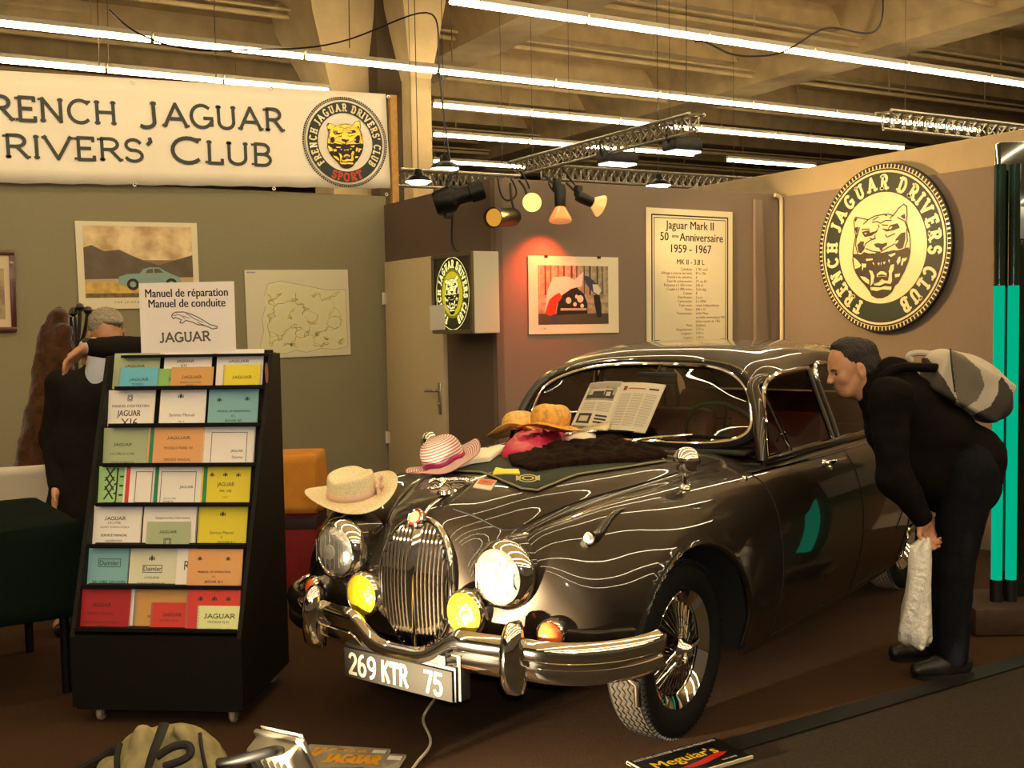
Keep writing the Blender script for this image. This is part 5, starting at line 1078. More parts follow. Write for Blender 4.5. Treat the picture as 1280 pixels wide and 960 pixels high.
booklet(1, 160, 684, 226, 733, 0, 'cream', 'cream service manual with a crest and script lettering on the sixth shelf', [('c', .42, .72, .024), ('t', 'Daimler', .44, .40, .34, .01, 1.1), ('f', .26, .36, .62, .54), ('t', 'LIMOUSINE', .44, .2, .28), ('t', 'SERVICE MANUAL', .44, .04, .54, .02)], th=.01)
booklet(1, 219, 684, 242, 733, 1, 'white', 'white manual showing a single large letter on the sixth shelf', [('t', 'R', .55, .42, .30, 0, 1.2)])
booklet(1, 233, 686, 301, 733, 2, 'orange', 'orange manual with two crests at the right of the sixth shelf', [('c', .22, .74, .018), ('c', .74, .74, .018), ('t', 'MANUEL DE REPARATION', .5, .36, .60, .02), ('t', 'A L', .5, .24, .08), ('t', 'JAGUAR XJ 6', .5, .10, .34, .02)])
booklet(0, 94, 735, 160, 787, 1, 'red', 'dark red comb-bound manual at the left of the bottom shelf', [J(.46, .56, .38, .013), ('t', 'SERVICE MANUAL', .46, .36, .52), ('t', 'MARK VII AND XK120 MODELS', .48, .16, .68), ('t', 'SERIES', .5, .05, .2)], True)
booklet(0, 104, 733, 165, 787, 0, 'white', 'white manual showing only its edge behind the dark red one', th=.012)
booklet(0, 167, 735, 233, 787, 0, 'tan', 'tan manual half covered by a red booklet on the bottom shelf', [('t', 'MARK', .35, .28, .2)], True)
booklet(0, 187, 753, 235, 787, 1, 'bred', 'red comb-bound booklet in the middle of the bottom shelf', [J(.56, .50, .5, .012), ('t', 'MODELS XJ 4.2', .5, .30, .5)], True)
booklet(0, 231, 736, 298, 787, 2, 'bred', 'bright red manual with three crests at the right of the bottom shelf', [('c', .26, .76, .020), ('c', .52, .76, .020), ('c', .78, .76, .020)], True)
booklet(0, 245.5, 757, 300, 788, 3, 'pale', 'pale yellow green booklet leaning at the right end of the bottom shelf', [J(.52, .50, .74, .016), ('t', 'MODELES XJ 6C', .5, .30, .50), ('t', 'CARNET SERIE 1 - SERIE 2', .52, .02, .62)], True)
# card sign on top of the rack
P = (0, .54, 0); A, B, Ct = rloc(177, 441, P, (0, 1, 0)), rloc(295, 438, P, (0, 1, 0)), rloc(175, 354, P, (0, 1, 0)); zb_ = 1.459
w, h = B.x-A.x, Ct.z-zb_
cs = empty('card_sign', M=RM @ T(A.x, .54, zb_) @ Matrix.Rotation(pi/2, 4, 'X')); tag(cs, 'white card sign standing on top of the literature rack', 'sign')
mb = MB(); mb.box((w/2, h/2, 0), (w, h, .006)); mb.build('card', mat('card_white', 'efe4dc', .6), cs, smooth=False)
mb = MB(); zs = h*.165; txt(mb, 'Manuel de réparation', w*.5, h*.80, zs, 0, LI, 'CENTER', .022, fitw('Manuel de réparation', w*.87, zs), .0036); txt(mb, 'Manuel de conduite', w*.5, h*.655, zs, 0, LI, 'CENTER', .022, fitw('Manuel de conduite', w*.81, zs), .0036)
plain(mb, 'JAGUAR', (w*.20, h*.17), (w*.745, h*.185), h*.125, 1, .0036, .20, .04)
LP = [(665,232),(672,219),(690,212),(730,212),(765,222),(800,238),(835,258),(868,280),(905,290),(906,299),(880,303),(858,292),(830,283),(800,279),(775,266),(740,256),(722,270),(708,268),(716,252),(700,246),(686,240),(674,246),(665,232)]
q = lambda x, y: ((x-495)/505*w, (432-y)/375*h)
put(mb, strip([q(x, y) for x, y in LP], .0042), 1, LI, .0036)
for L_ in ([(690,222),(715,230),(735,248)], [(745,222),(790,250),(830,268)], [(800,268),(840,284),(868,296)], [(672,228),(690,230)], [(725,232),(760,246)]): put(mb, strip([q(x, y) for x, y in L_], .003), 1, LI, .0037)
mb.build('card_print', [INK, mat('print_grey', '5c554c', .6)], cs, smooth=False)
# ------------------------------------------------------------------ floor things
# black product board lying on the carpet
A, B, Cq = pz(783, 951, .012), pz(893, 921, .012), pz(950, 942, .012); x = (B-A); w = x.length; x.normalize(); yb_ = (Cq-B); h = yb_.length*.98; y = (yb_-x*yb_.dot(x)).normalized()
MM = Matrix(((x.x, -y.x, 0, A.x+y.x*h), (x.y, -y.y, 0, A.y+y.y*h), (0, 0, 1, 0), (0, 0, 0, 1)))
bo = empty('product_board', M=MM); tag(bo, 'black board with yellow gothic lettering lying on the carpet below the front wheel', 'sign')
mb = MB(); mb.box((w/2, h/2, .005), (w, h, .010), b=.002); mb.build('board', mat('board_black', '0b0a09', .35), bo)
mb = MB(); mb.box((w/2, .003, .0055), (w, .006, .0112)); mb.box((.003, h/2, .0055), (.006, h, .0112)); mb.build('board_edge', mat('edge_pale', 'd9c8a4', .5), bo, smooth=False)
mb = MB(); txt(mb, 'VOITURE LUSTREE AVEC LES PRODUITS', w*.5, h*.88, w*.052, 0, LI, 'CENTER', .01, 1, .0105)
tmp = MB(); txt(mb, "Meguiar's", w*.47, h*.45, w*.185, 1, LI, 'CENTER', .02, 1.0, .0112); txt(mb, "Meguiar's", w*.48, h*.435, w*.185, 3, LI, 'CENTER', .035, 1.0, .0106)
mb.poly([(w*.30, h*.27, .0107), (w*.52, h*.33, .0107), (w*.78, h*.46, .0107), (w*.88, h*.40, .0107), (w*.80, h*.32, .0107), (w*.56, h*.20, .0107), (w*.40, h*.18, .0107)], 2); txt(mb, 'CAR CARE', w*.80, h*.14, w*.035, 0, LI, 'CENTER', .01, 1, .0108)
mb.build('board_lettering', [mat('letter_white', 'd8cfc0', .5), mat('letter_gold', 'd9b21c', .4), mat('letter_red', 'b01c1a', .4), mat('letter_brown', '4a3208', .5)], bo, smooth=False)
# two magazines and the work lamp in the foreground
def mag(P3, th, z, label, title, tcol):
    A, B, D = [pz(u, v, z+th) for u, v in P3]; x = (B-A); w = x.length; x.normalize(); y = (A-D); h = y.length; y = (y-x*y.dot(x)).normalized()
    M = Matrix(((x.x, y.x, 0, D.x), (x.y, y.y, 0, D.y), (0, 0, 1, z), (0, 0, 0, 1))); o = empty('magazine', M=M); tag(o, label, 'magazine', 'magazines on the carpet')
    mb = MB(); mb.box((w/2, h/2, th/2), (w, h, th)); mb.build('pages', PAGE, o, smooth=False)
    mb = MB(); e = .0006; mb.poly([(0, 0, th+e), (w, 0, th+e), (w, h, th+e), (0, h, th+e)], 0); mb.poly([(w*.08, h*.05, th+2*e), (w*.97, h*.05, th+2*e), (w*.97, h*.62, th+2*e), (w*.08, h*.62, th+2*e)], 1); mb.poly([(w*.08, h*.50, th+3*e), (w*.97, h*.50, th+3*e), (w*.97, h*.60, th+3*e), (w*.6, h*.68, th+3*e), (w*.08, h*.62, th+3*e)], 2)
    mb.poly([(w*.30, h*.2, th+4*e), (w*.42, h*.34, th+4*e), (w*.62, h*.36, th+4*e), (w*.78, h*.26, th+4*e), (w*.90, h*.2, th+4*e), (w*.86, h*.12, th+4*e), (w*.34, h*.12, th+4*e)], 3); mb.poly([(w*.82, h*.86, th+4*e), (w*.98, h*.86, th+4*e), (w*.98, h*.95, th+4*e), (w*.82, h*.95, th+4*e)], 4)
    mb.build('cover', [mat('mag_grey', '8c8474', .3), mat('mag_field', '9c8f60', .3, noise=.3, nscale=15), mat('mag_trees', '3c3a22', .3, noise=.4, nscale=30), mat('mag_red', 'a5302a', .3), mat('mag_white', 'f0ead8', .3)], o, smooth=False)
    mb = MB(); plain(mb, title, (w*.10, h*.75), (w*.72, h*.75), h*.17, 0, th+5*e, .22, .05); mb.build('cover_title', mat('mag_gold', 'd99a1e', .35), o, smooth=False); return o
mag(((352, 930), (452, 936), (330, 990)), .010, 0, 'magazine with orange title at the back of the small pile on the carpet', 'JAGUAR', 0)
mag(((376, 938), (479, 943), (352, 1000)), .010, .011, 'magazine with orange title and car cover on top, beside the work lamp', 'JAGUAR', 0)
b0 = pz(352, 1003, 0); wl = empty('work_floodlight', b0, CARA-radians(0)); tag(wl, 'pale metal work floodlight with a black handle standing on the carpet', 'floodlight')
to = Vector(CARO)-Vector(b0); aim = math.atan2(to.y+.25, to.x-.1); wl.rotation_euler = (0, 0, aim)       # local +X points at the car
HG = mat('lamp_housing_grey', '9b9382', .4, .5)
mb = MB(); mb.box((0, 0, 0), (.075, .19, .15), 0, T(0, 0, .135) @ Matrix.Rotation(radians(-28), 4, 'Y'), b=.012); mb.box((0, 0, 0), (.018, .215, .175), 0, T(.036, 0, .152) @ Matrix.Rotation(radians(-28), 4, 'Y'), b=.005); h_ = mb.build('lamp_housing', HG, wl)
mb = MB(); 
for k in range(6): mb.box((-.042, -.07+.028*k, 0), (.02, .006, .12), 0, T(0, 0, .135) @ Matrix.Rotation(radians(-28), 4, 'Y'))
mb.build('cooling_fins', HG, h_)
mb = MB(); mb.box((.047, 0, 0), (.003, .18, .14), 0, T(0, 0, .157) @ Matrix.Rotation(radians(-28), 4, 'Y')); mb.build('lamp_glass', mat('halogen_glass', 'd8cdb4', .15, coat=1), wl)
mb = MB(); mb.tube(crv([(-.02, -.12, .13), (-.02, -.125, .03), (.0, -.12, .012), (.0, .12, .012), (-.02, .125, .03), (-.02, .12, .13)], 5), .009, 8); mb.tube([(-.12, -.11, .012), (.13, -.11, .012)], .010, 8); mb.tube([(-.12, .11, .012), (.13, .11, .012)], .010, 8); mb.build('lamp_stand', BLACK, wl)
mb = MB(); mb.tube(crv([(-.03, -.03, .19), (-.09, -.05, .215), (-.16, .02, .20), (-.19, .09, .185)], 6), .017, 10); mb.build('lamp_handle', BLACK, wl)
wm = T(b0) @ rotz(aim); lp = CM @ Vector((2.05, -.08, .20)); lt = CM @ Vector((.66, .44, .60))
spot_light('floor_lamp_light', lp, lt, 1500, (1, .82, .52), 64, 1, .03)  # floor lamp out of view ahead of the car; the work floodlight is unlit
# white flex from the number plate
pts = [CM @ Vector((.79, .12, .285)), pz(543, 874, .10)]+[pz(u, v, .006) for u, v in ((531, 892), (530, 905), (537, 920), (536, 935), (524, 950), (513, 965), (500, 985))]
mb = MB(); mb.tube(crv(pts, 8), .0055, 8); o = mb.build('white_flex', mat('flex_white', 'e8d8b8', .5)); tag(o, 'white flex running down from the number plate along the carpet', 'cable')
# khaki bag in the near left corner
KH = mat('khaki_cloth', '8d8158', .9, noise=.22, nscale=18, bump=.35, bscale=40); g0 = pz(208, 1002, 0)
def gl_(u, v, d): return pd(u, v, d)
dg = 3.72
kb = empty('khaki_bag', g0); tag(kb, 'slumped khaki backpack with black straps lying in the near left corner', 'bag')
E3 = lambda u, v, d, r: ('e', gl_(u, v, d), r, None, .03)
soft('bag_body', [E3(205, 968, dg, (.17, .13, .14)), E3(160, 975, dg, (.11, .10, .12)), E3(250, 968, dg, (.10, .10, .14)), E3(205, 925, dg, (.10, .07, .05)), E3(232, 925, dg+.03, (.07, .06, .05)), E3(172, 935, dg, (.05, .06, .05))]+[('c', gl_(180, 918, dg-.05), gl_(160, 985, dg-.11), .03, .035, .02), ('c', gl_(225, 912, dg-.05), gl_(280, 975, dg-.08), .028, .04, .02), ('c', gl_(210, 965, dg-.12), gl_(240, 960, dg-.12), .03, .03, .02)], .011, KH, kb, kb, .010, 11)
mb = MB(); BKS = mat('black_webbing', '17140f', .8)
mb.tube(crv([gl_(u, v, d) for u, v, d in ((205, 905, dg-.05), (198, 925, dg-.11), (190, 945, dg-.145), (182, 970, dg-.16))], 8), .018, 8, flat=(0, 0, 1)); rootinv(mb.build('strap', BKS, kb), kb)
mb = MB(); mb.tube(crv([gl_(u, v, d) for u, v, d in ((196, 946, dg-.16), (215, 934, dg-.15), (235, 932, dg-.145), (238, 942, dg-.16), (205, 958, dg-.175))], 8), .014, 8); rootinv(mb.build('strap', BKS, kb), kb)
mb = MB(); mb.tube(crv([gl_(u, v, d) for u, v, d in ((150, 930, dg-.06), (146, 950, dg-.10), (150, 985, dg-.12))], 8), .010, 8); mb.tube(crv([gl_(u, v, d) for u, v, d in ((148, 935, dg-.05), (125, 950, dg), (100, 962, dg+.02))], 8), .02, 8); rootinv(mb.build('strap', BKS, kb), kb)
mb = MB(); mb.tube(crv([gl_(u, v, d) for u, v, d in ((250, 917, dg-.05), (252, 935, dg-.10), (258, 965, dg-.125))], 8), .007, 6); rootinv(mb.build('seam', BKS, kb), kb)
# ------------------------------------------------------------------ green light column at the right
gp = pz(1253, 790, 0); gc = empty('light_column', gp); tag(gc, 'dark display column with two green neon tubes at the right edge', 'lamp')
u_ = Vector((RT[0], RT[1], 0)).normalized(); f_ = Vector((FW[0], FW[1], 0)).normalized(); GM = Matrix(((u_.x, f_.x, 0, 0), (u_.y, f_.y, 0, 0), (0, 0, 1, 0), (0, 0, 0, 1)))
mb = MB(); mb.box((.06, .12, .07), (.46, .40, .14), 0, GM, b=.02); mb.build('plinth', mat('plinth_brown', '3a2414', .7, noise=.2, nscale=20), gc)
mb = MB(); mb.box((.235, .16, 1.28), (.42, .06, 2.28), 0, GM, b=.006); mb.build('dark_panel', mat('dark_gloss_panel', '0c1510', .08, coat=1), gc)
for x in (-.005, .066):
    mb = MB(); mb.tube([(x, .06, .25), (x, .06, 1.71)], .026, 20, 0, GM); mb.build('neon_tube', emat('green_neon', (.0, .42, .22), 1.0), gc)
    mb = MB(); mb.tube([(x, .06, .12), (x, .06, .25)], .031, 18, 0, GM); mb.build('tube_cap', BLACK, gc)
    mb = MB(); mb.tube([(x, .06, 1.71), (x, .06, 2.30)], .028, 18, 0, GM); mb.build('tube_cap', mat('unlit_green', '0a2018', .15, coat=1), gc)
mb = MB(); mb.box((.115, .115, 2.02), (.05, .03, .16), 0, GM, b=.004); mb.build('mirror_clip', mat('pale_clip', 'b8c4cc', .2, .5), gc)
# ------------------------------------------------------------------ left background: green table, chair, hat stand, coat, orange cloth
GRN = mat('dark_green_cloth', '08130e', .9, bump=.2, bscale=60, spec=.1)
N, F_ = pz(94, 652, .75), pz(40, 622, .75); e1_ = (F_-N); wd = e1_.length; e1_.normalize(); e2_ = Vector((-e1_.y, e1_.x, 0)); 
if e2_.x > 0: e2_ = -e2_
TM = Matrix(((e2_.x, e1_.x, 0, N.x), (e2_.y, e1_.y, 0, N.y), (0, 0, 1, 0), (0, 0, 0, 1)))
tb = empty('side_table', M=TM); tag(tb, 'table hidden under the dark green cloth at the left edge', 'table')
mb = MB(); mb.box((.7, wd/2, .73), (1.4, wd-.02, .025), b=.004); mb.build('table_top', mat('table_wood', '5b4026', .6), tb)
for x, y in ((.05, .05), (1.35, .05), (.05, wd-.05), (1.35, wd-.05)): mb = MB(); mb.tube([(x, y, 0), (x, y, .72)], .02, 10); mb.build('leg', DKMETAL, tb)
def drape(name, M, x0, x1, y0, y1, zt, zb, m, parent=None, amp=.02, fl=.04, n=14):
    """cloth over a box-shaped top: flat top, rounded edge, rippling skirt"""
    per = []; 
    for k in range(4*n):
        s = k//n; t = (k % n)/n
        per.append([(x0+(x1-x0)*t, y0), (x1, y0+(y1-y0)*t), (x1-(x1-x0)*t, y1), (x0, y1-(y1-y0)*t)][s])
    cx_, cy_ = (x0+x1)/2, (y0+y1)/2; P = []
    for f in (0, .5, .97): P.append([(cx_+(x-cx_)*f, cy_+(y-cy_)*f, zt) for x, y in per])
    for j in range(9):
        t = j/8; L = []
        for k, (x, y) in enumerate(per):
            d = Vector((x-cx_, y-cy_)).normalized(); o = .012+t*fl+amp*t*sin(k*2*pi*7/len(per)+1.3*sin(k*.5)); L.append((x+d.x*o, y+d.y*o, zt-.006-(zt-zb)*t))
        P.append(L)
    mb = MB(); mb.grid(P, closev=True); o = mb.build(name, m, parent, ang=70, solid=.003); o.matrix_world = M; return o
o = drape('table_cloth', TM, -.01, 1.41, -.01, wd+.01, .750, .36, GRN); tag(o, 'dark green cloth hanging over the table at the left edge', 'tablecloth')
# pale plastic chair
cpos = pz(22, 800, 0); cpos = pd(24, 600, 6.1); cpos.z = 0; ch = empty('plastic_chair', cpos, YAW+pi/2+.35); tag(ch, 'white moulded chair half hidden behind the green table', 'chair')
CW = mat('white_plastic', 'd9cbb2', .4)
mb = MB(); mb.grid([[(.20*x, .20*y+.02, .45-.02*(1-x*x)*(1-y*y)) for x in np.linspace(-1, 1, 9)] for y in np.linspace(-1, 1, 9)]); mb.build('seat', CW, ch, solid=.012)
mb = MB(); mb.grid([[(.21*x*(1-.1*t), .20+.06*t-.04*(1-x*x)*0+.03*x*x*-1, .60+.24*t) for x in np.linspace(-1, 1, 11)] for t in np.linspace(0, 1, 6)]); mb.build('backrest', CW, ch, solid=.014)
for sx in (-1, 1):
    mb = MB(); mb.tube(crv([(sx*.19, .22, 0), (sx*.19, .20, .45), (sx*.20, .235, .84)], 5), .014, 8); mb.build('leg', CW, ch)
    mb = MB(); mb.tube([(sx*.19, -.19, 0), (sx*.18, -.17, .44)], .014, 8); mb.build('leg', CW, ch)
# hat stand with a long brown coat
hp = pd(98, 560, 6.35); hp.z = 0; hs = empty('hat_stand', hp); tag(hs, 'dark bentwood hat stand with ball-tipped hooks behind the standing man', 'coat stand')
WD = mat('dark_bentwood', '1d120a', .35, coat=.4); zt_ = pd(98, 392, 6.35).z
mb = MB(); mb.tube([(0, 0, .02), (0, 0, zt_-.02)], .02, 12); mb.lathe([(.0, zt_-.02), (.03, zt_), (.0, zt_+.02)], 14); mb.build('pole', WD, hs)
for k, (u, v) in enumerate(((92, 389), (110, 388), (70, 392), (100, 384))):
    q = pd(u, v, 6.35-.06*(k % 2)+.05*(k > 1)); q = q-Vector(hp); mb = MB(); mb.tube(crv([(0, 0, zt_-.24), (q.x*.4, q.y*.4, zt_-.18), (q.x*.75, q.y*.75, zt_-.10), (q.x, q.y, q.z)], 6), .011, 8); mb.lathe([(0, -.026), (.018, -.018), (.026, 0), (.018, .018), (0, .026)], 14, 0, T(q)); mb.build('hook', WD, hs)
for a in range(4): t = a*pi/2+.4; mb = MB(); mb.tube(crv([(.02*cos(t), .02*sin(t), .35), (.12*cos(t), .12*sin(t), .16), (.28*cos(t), .28*sin(t), .012)], 6), .012, 8); mb.build('foot', WD, hs)
ct = [('c', pd(72, 396, 6.15), pd(70, 440, 6.15), .055, .085, .03), ('c', pd(70, 440, 6.15), pd(58, 520, 6.12), .085, .11, .04), ('c', pd(58, 520, 6.12), pd(45, 588, 6.1), .11, .125, .04), ('c', pd(58, 412, 6.13), pd(40, 560, 6.1), .04, .05, .03), ('c', pd(80, 415, 6.1), pd(80, 560, 6.1), .05, .06, .03), ('c', pd(72, 396, 6.2), pd(74, 390, 6.27), .04, .03, .03)]
o = soft('brown_coat', ct, .014, mat('brown_fur', '40240f', .95, noise=.45, nscale=16, bump=.6, bscale=60, spec=.1, sheen=.3), None, None, .012, 14); tag(o, 'long brown fur-like coat hanging on the hat stand', 'coat')
# red-skirted stand with orange cloth
oc = pd(362, 566, 6.5); top = oc.z; M = T(oc.x, oc.y, 0) @ rotz(radians(-30))
st = empty('display_stand', M=M); tag(st, 'stand with a red skirt under the orange cloth, left of the car', 'stand')
mb = MB(); mb.box((0, .03, (top-.02)/2), (.34, .34, top-.02), b=.01); mb.build('stand_body', mat('red_skirt', '7c1010', .8, noise=.12, nscale=10), st)
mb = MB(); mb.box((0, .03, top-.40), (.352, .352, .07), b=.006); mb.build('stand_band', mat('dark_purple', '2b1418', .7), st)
o = drape('orange_cloth', M, -.165, .165, -.14, .20, top, top-.33, mat('orange_cloth', 'c27f22', .85, noise=.08, nscale=12, bump=.2, bscale=80), None, .012, .02, 10); tag(o, 'ochre orange cloth draped over a stand left of the car', 'cloth')
# ------------------------------------------------------------------ things lying on the bonnet (all placed in the car's own space, then into the world)
from mathutils import noise as NZ
def onb(u, v, lift=0):
    p = None; dv = 0
    while p is None: p = oncar(u, v+dv); dv += 1.0          # past the bonnet's outline: stand on its edge
    return Vector((p.x, p.y, p.z+lift+max(0, dv-1)*3.9/FPX))
def put_on(o): o.matrix_world = CM; return o
def surf(x, y): return btop(x, y)
def hat(name, pos, tilt, prof_crown, brim, m_list, label, n=48, wav=None, band=None, dent=0, squash=1.0, stripes=False):
    """pos in car space (centre of brim), tilt matrix; prof_crown/brim: (r, z, material)"""
    o = empty(name, M=CM @ T(pos) @ tilt); tag(o, label, 'hat', 'hats on the bonnet')
    def gridp(prof, thick=0):
        P = []
        for r, z in prof:
            row_ = []
            for k in range(n):
                a = 2*pi*k/n; x, y = r*cos(a), r*sin(a)*squash; zz = z+(wav(r, a) if wav else 0)
                if dent and z > dent[0]: zz -= dent[1]*math.exp(-(y/dent[2])**2)*min(1, (z-dent[0])/.03)
                row_.append((x, y, zz))
            P.append(row_)
        return P
    mb = MB()
    if stripes:
        fine = crv([(r, z, 0) for r, z in prof_crown], 12); fine = [(p[0], p[1]) for p in fine]
        for i in range(len(fine)-1): mb.grid(gridp(fine[i:i+2]), (i//2) % 2, closev=True)
    else: mb.grid(gridp([(p[0], p[1]) for p in crv([(r, z, 0) for r, z in prof_crown], 5)]), 0, closev=True)
    mb.build('crown', m_list[:2], o, ang=70, solid=.003)
    mb = MB(); bf = [(p[0], p[1]) for p in crv([(r, z, 0) for r, z in brim], 12 if stripes else 5)]
    if stripes:
        for i in range(len(bf)-1): mb.grid(gridp(bf[i:i+2]), (i//2) % 2, closev=True)
    else: mb.grid(gridp(bf), 0, closev=True)
    mb.build('brim', m_list[:2], o, ang=70, solid=.003)
    if band:
        mb = MB(); mb.grid(gridp(band[0]), closev=True); mb.build('hat_band', band[1], o, solid=.002)
    return o
STRAW = mat('cream_straw', 'e6d6ac', .75, noise=.10, nscale=120, bump=.4, bscale=260); RIB = mat('rose_ribbon', 'd8b49c', .45)
# cream hat on the far wing
p = onb(441, 627, .03); tl_ = Matrix.Rotation(radians(13), 4, Vector((-.72, .70, 0))) @ Matrix.Rotation(radians(6), 4, Vector((.75, .66, 0)))
w_ = lambda r, a: (.036*max(0, (r-.10)/.09)**1.5*(cos(2*(a+.5))*.9+.1) if r > .10 else 0)
o = hat('straw_hat', p, tl_, [(.098, 0), (.097, .03), (.092, .07), (.085, .088), (.06, .084), (0, .078)], [(.098, .002), (.115, .002), (.15, .006), (.185, .012)], [STRAW, STRAW], 'cream straw hat with a rose ribbon on the front wing over the far headlamp', wav=w_, dent=(.07, .022, .03), band=([(.1005, .003), (.099, .032)], RIB))
mb = MB()
for a in (.5, 2.2, 3.9, 5.4): mb.tube(crv([(0, 0, 0), (.025*cos(a), .008, .02*sin(a)+.008), (.05*cos(a), .014, .035*sin(a)), (.03*cos(a+.6), .012, .03*sin(a+.6)), (0, 0, 0)], 5), .007, 8)
bw = mb.build('bow', RIB, o); bw.location = (-.055, .086, .028); bw.rotation_euler = (0, 0, .5)
# pink striped hat
PK, PW = mat('stripe_pink', 'b8737a', .7), mat('stripe_white', 'eadccb', .7)
p = onb(556, 588, .035); tl_ = Matrix.Rotation(radians(20), 4, Vector((.75, .66, 0))) @ Matrix.Rotation(radians(5), 4, Vector((-.72, .70, 0)))
w_ = lambda r, a: (.018*max(0, (r-.09)/.07)*cos(2*a+1.0)+.006*cos(5*a) if r > .09 else 0)
hat('striped_hat', p, tl_, [(.088, 0), (.089, .03), (.084, .065), (.066, .094), (.035, .106), (0, .109)], [(.088, .002), (.11, .0), (.14, .004), (.165, .010)], [PW, PK], 'pink and white striped sun hat with a magenta band, by the bonnet mascot', wav=w_, band=([(.0905, .004), (.0915, .024)], mat('magenta_band', 'a82460', .4)), stripes=True)
# two orange hats
OR = mat('orange_straw', 'f0bf66', .5, noise=.18, nscale=60, bump=.4, bscale=200); OR2 = mat('amber_straw', 'e5a848', .5, noise=.22, nscale=50, bump=.4, bscale=180)
w_ = lambda r, a: (.020*max(0, (r-.085)/.07)*cos(2*a-.6)+.008*sin(4*a) if r > .09 else 0)
p = onb(650, 549, .05); hat('orange_hat', p, Matrix.Rotation(radians(8), 4, 'X') @ Matrix.Rotation(radians(-8), 4, 'Y'), [(.085, 0), (.089, .03), (.082, .065), (.058, .09), (.03, .098), (0, .10)], [(.085, .002), (.11, -.004), (.145, -.008), (.165, -.004)], [OR, OR], 'bright orange straw hat in front of the amber one, near the windscreen', wav=w_, band=([(.0885, .003), (.0905, .02)], OR2))
p = onb(688, 560, .105); hat('orange_hat', p, Matrix.Rotation(radians(-10), 4, 'Y'), [(.085, 0), (.092, .035), (.085, .068), (.06, .09), (.03, .097), (0, .098)], [(.085, .002), (.11, -.006), (.14, -.014), (.15, -.012)], [OR2, OR], 'amber straw hat pushed behind the bright orange one, near the windscreen', wav=lambda r, a: .008*sin(3*a+1)*(1 if r > .09 else .4), dent=(.08, .014, .03))
# cloths: an outline given in photo pixels is laid on the bonnet and ruffled
def cloth(name, outline, m, label, cat_, thick=.012, amp=.006, scale=18, edge=None, em=None, puff=.5, nr=14, dens=5, base=.004, group='things on the bonnet'):
    pts = [onb(u, v) for u, v in outline]; c = sum(pts, Vector())/len(pts); loop = pts+[pts[0]]
    ring_ = []
    for a, b in zip(loop[:-1], loop[1:]):
        for k in range(dens): ring_.append(a.lerp(b, k/dens))
    P = []; U = []
    for i in range(nr+1):
        f = 1-i/nr; r1 = []; r2 = []
        for q in ring_:
            x, y = c.x+(q.x-c.x)*f, c.y+(q.y-c.y)*f; z = surf(x, y)
            e = min(1, (1-f)*3.2+.12) if puff else 1
            wv = NZ.noise(Vector((x*scale, y*scale, len(label))))+.5*NZ.noise(Vector((x*scale*2.3, y*scale*2.3, 3.1+len(label))))
            r1.append((x, y, z+base+thick*(e**puff if puff else 1)+amp*wv*min(1, .3+(1-f)*2)))
        P.append(r1)
    low = [(q.x, q.y, surf(q.x, q.y)+base*.5) for q in ring_]
    mb = MB(); mb.grid([low]+P, closev=True); o = empty(name, M=CM); tag(o, label, cat_, group); mb.build('fabric', m, o, ang=80)
    if edge: mb = MB(); mb.tube([(x, y, z) for x, y, z in P[0]], edge, 6, closed=True); mb.build('edging', em, o)
    return o
MATG = mat('dark_green_mat', '15251a', .85, bump=.25, bscale=120); EDG = mat('mat_edging', '8f8562', .7)
gm = cloth('car_mat', [(566, 590), (600, 592), (628, 603), (652, 613), (672, 615), (694, 606), (722, 595), (780, 586), (832, 578), (800, 562), (720, 560), (640, 566)], MATG, 'dark green car mat with pale edging and a round crest, spread over the bonnet', 'mat', .003, .001, 8, .0042, EDG, puff=0)
def lay(polys, mats, name, root, lift=.0085):   # print lying on the mat: polygons in photo pixels
    mb = MB()
    for k, (P, mi) in enumerate(polys): mb.poly([(q.x, q.y, surf(q.x, q.y)+lift+.0003*k) for q in (onb(u, v) for u, v in P)], mi)
    return mb.build(name, mats, root, smooth=False)
el = lambda cx_, cy_, a, b, n=22: [(cx_+a*cos(t), cy_+b*sin(t)) for t in np.linspace(0, 2*pi, n, endpoint=False)]
lay([(el(660, 600.5, 13, 5), 0), (el(660, 600.5, 10.5, 3.9), 1), (el(660, 600.5, 8, 2.8), 0), (el(660, 600.5, 5.5, 1.8), 1), ([(645, 597), (651, 599), (651, 602), (645, 604)], 0), ([(675, 597), (669, 599), (669, 602), (675, 604)], 0)], [mat('mat_crest', 'b0a368', .6), MATG], 'crest', gm)
FUR = mat('dark_brown_fur', '1c0d05', .95, noise=.6, nscale=30, bump=.9, bscale=110, spec=.12)
cloth('fur_coat', [(640, 585), (668, 592), (705, 586), (750, 582), (800, 580), (834, 574), (828, 566), (790, 560), (740, 556), (700, 560), (660, 566), (634, 572)], FUR, 'dark brown fur coat folded over the green mat', 'coat', .030, .026, 16, base=.012)
cloth('fur_stole', [(742, 552), (760, 556), (790, 552), (822, 549), (818, 541), (790, 538), (760, 540), (745, 543)], FUR, 'small dark brown fur stole at the foot of the windscreen', 'fur stole', .030, .016, 16, base=.008)
cloth('magenta_scarf', [(628, 574), (650, 576), (680, 570), (704, 556), (706, 545), (690, 546), (660, 550), (636, 552)], mat('magenta_cloth', 'b8164a', .55, noise=.15, nscale=20), 'crumpled magenta cloth lying in front of the orange hats', 'cloth', .050, .022, 22, base=.012)
cloth('white_paper', [(549, 592), (556, 578), (566, 573), (604, 562), (640, 559), (637, 563), (612, 580), (590, 583), (574, 588)], mat('white_cotton', 'efe6d0', .7), 'folded white cotton cloth beside the striped hat', 'cloth', .012, .004, 8, base=.022, puff=.3)
cloth('white_cloth', [(703, 551), (730, 555), (746, 552), (742, 544), (732, 540), (716, 543)], mat('white_cotton', 'efe6d0', .7), 'small crumpled white cloth between the magenta cloth and the windscreen', 'cloth', .035, .010, 20, base=.008)
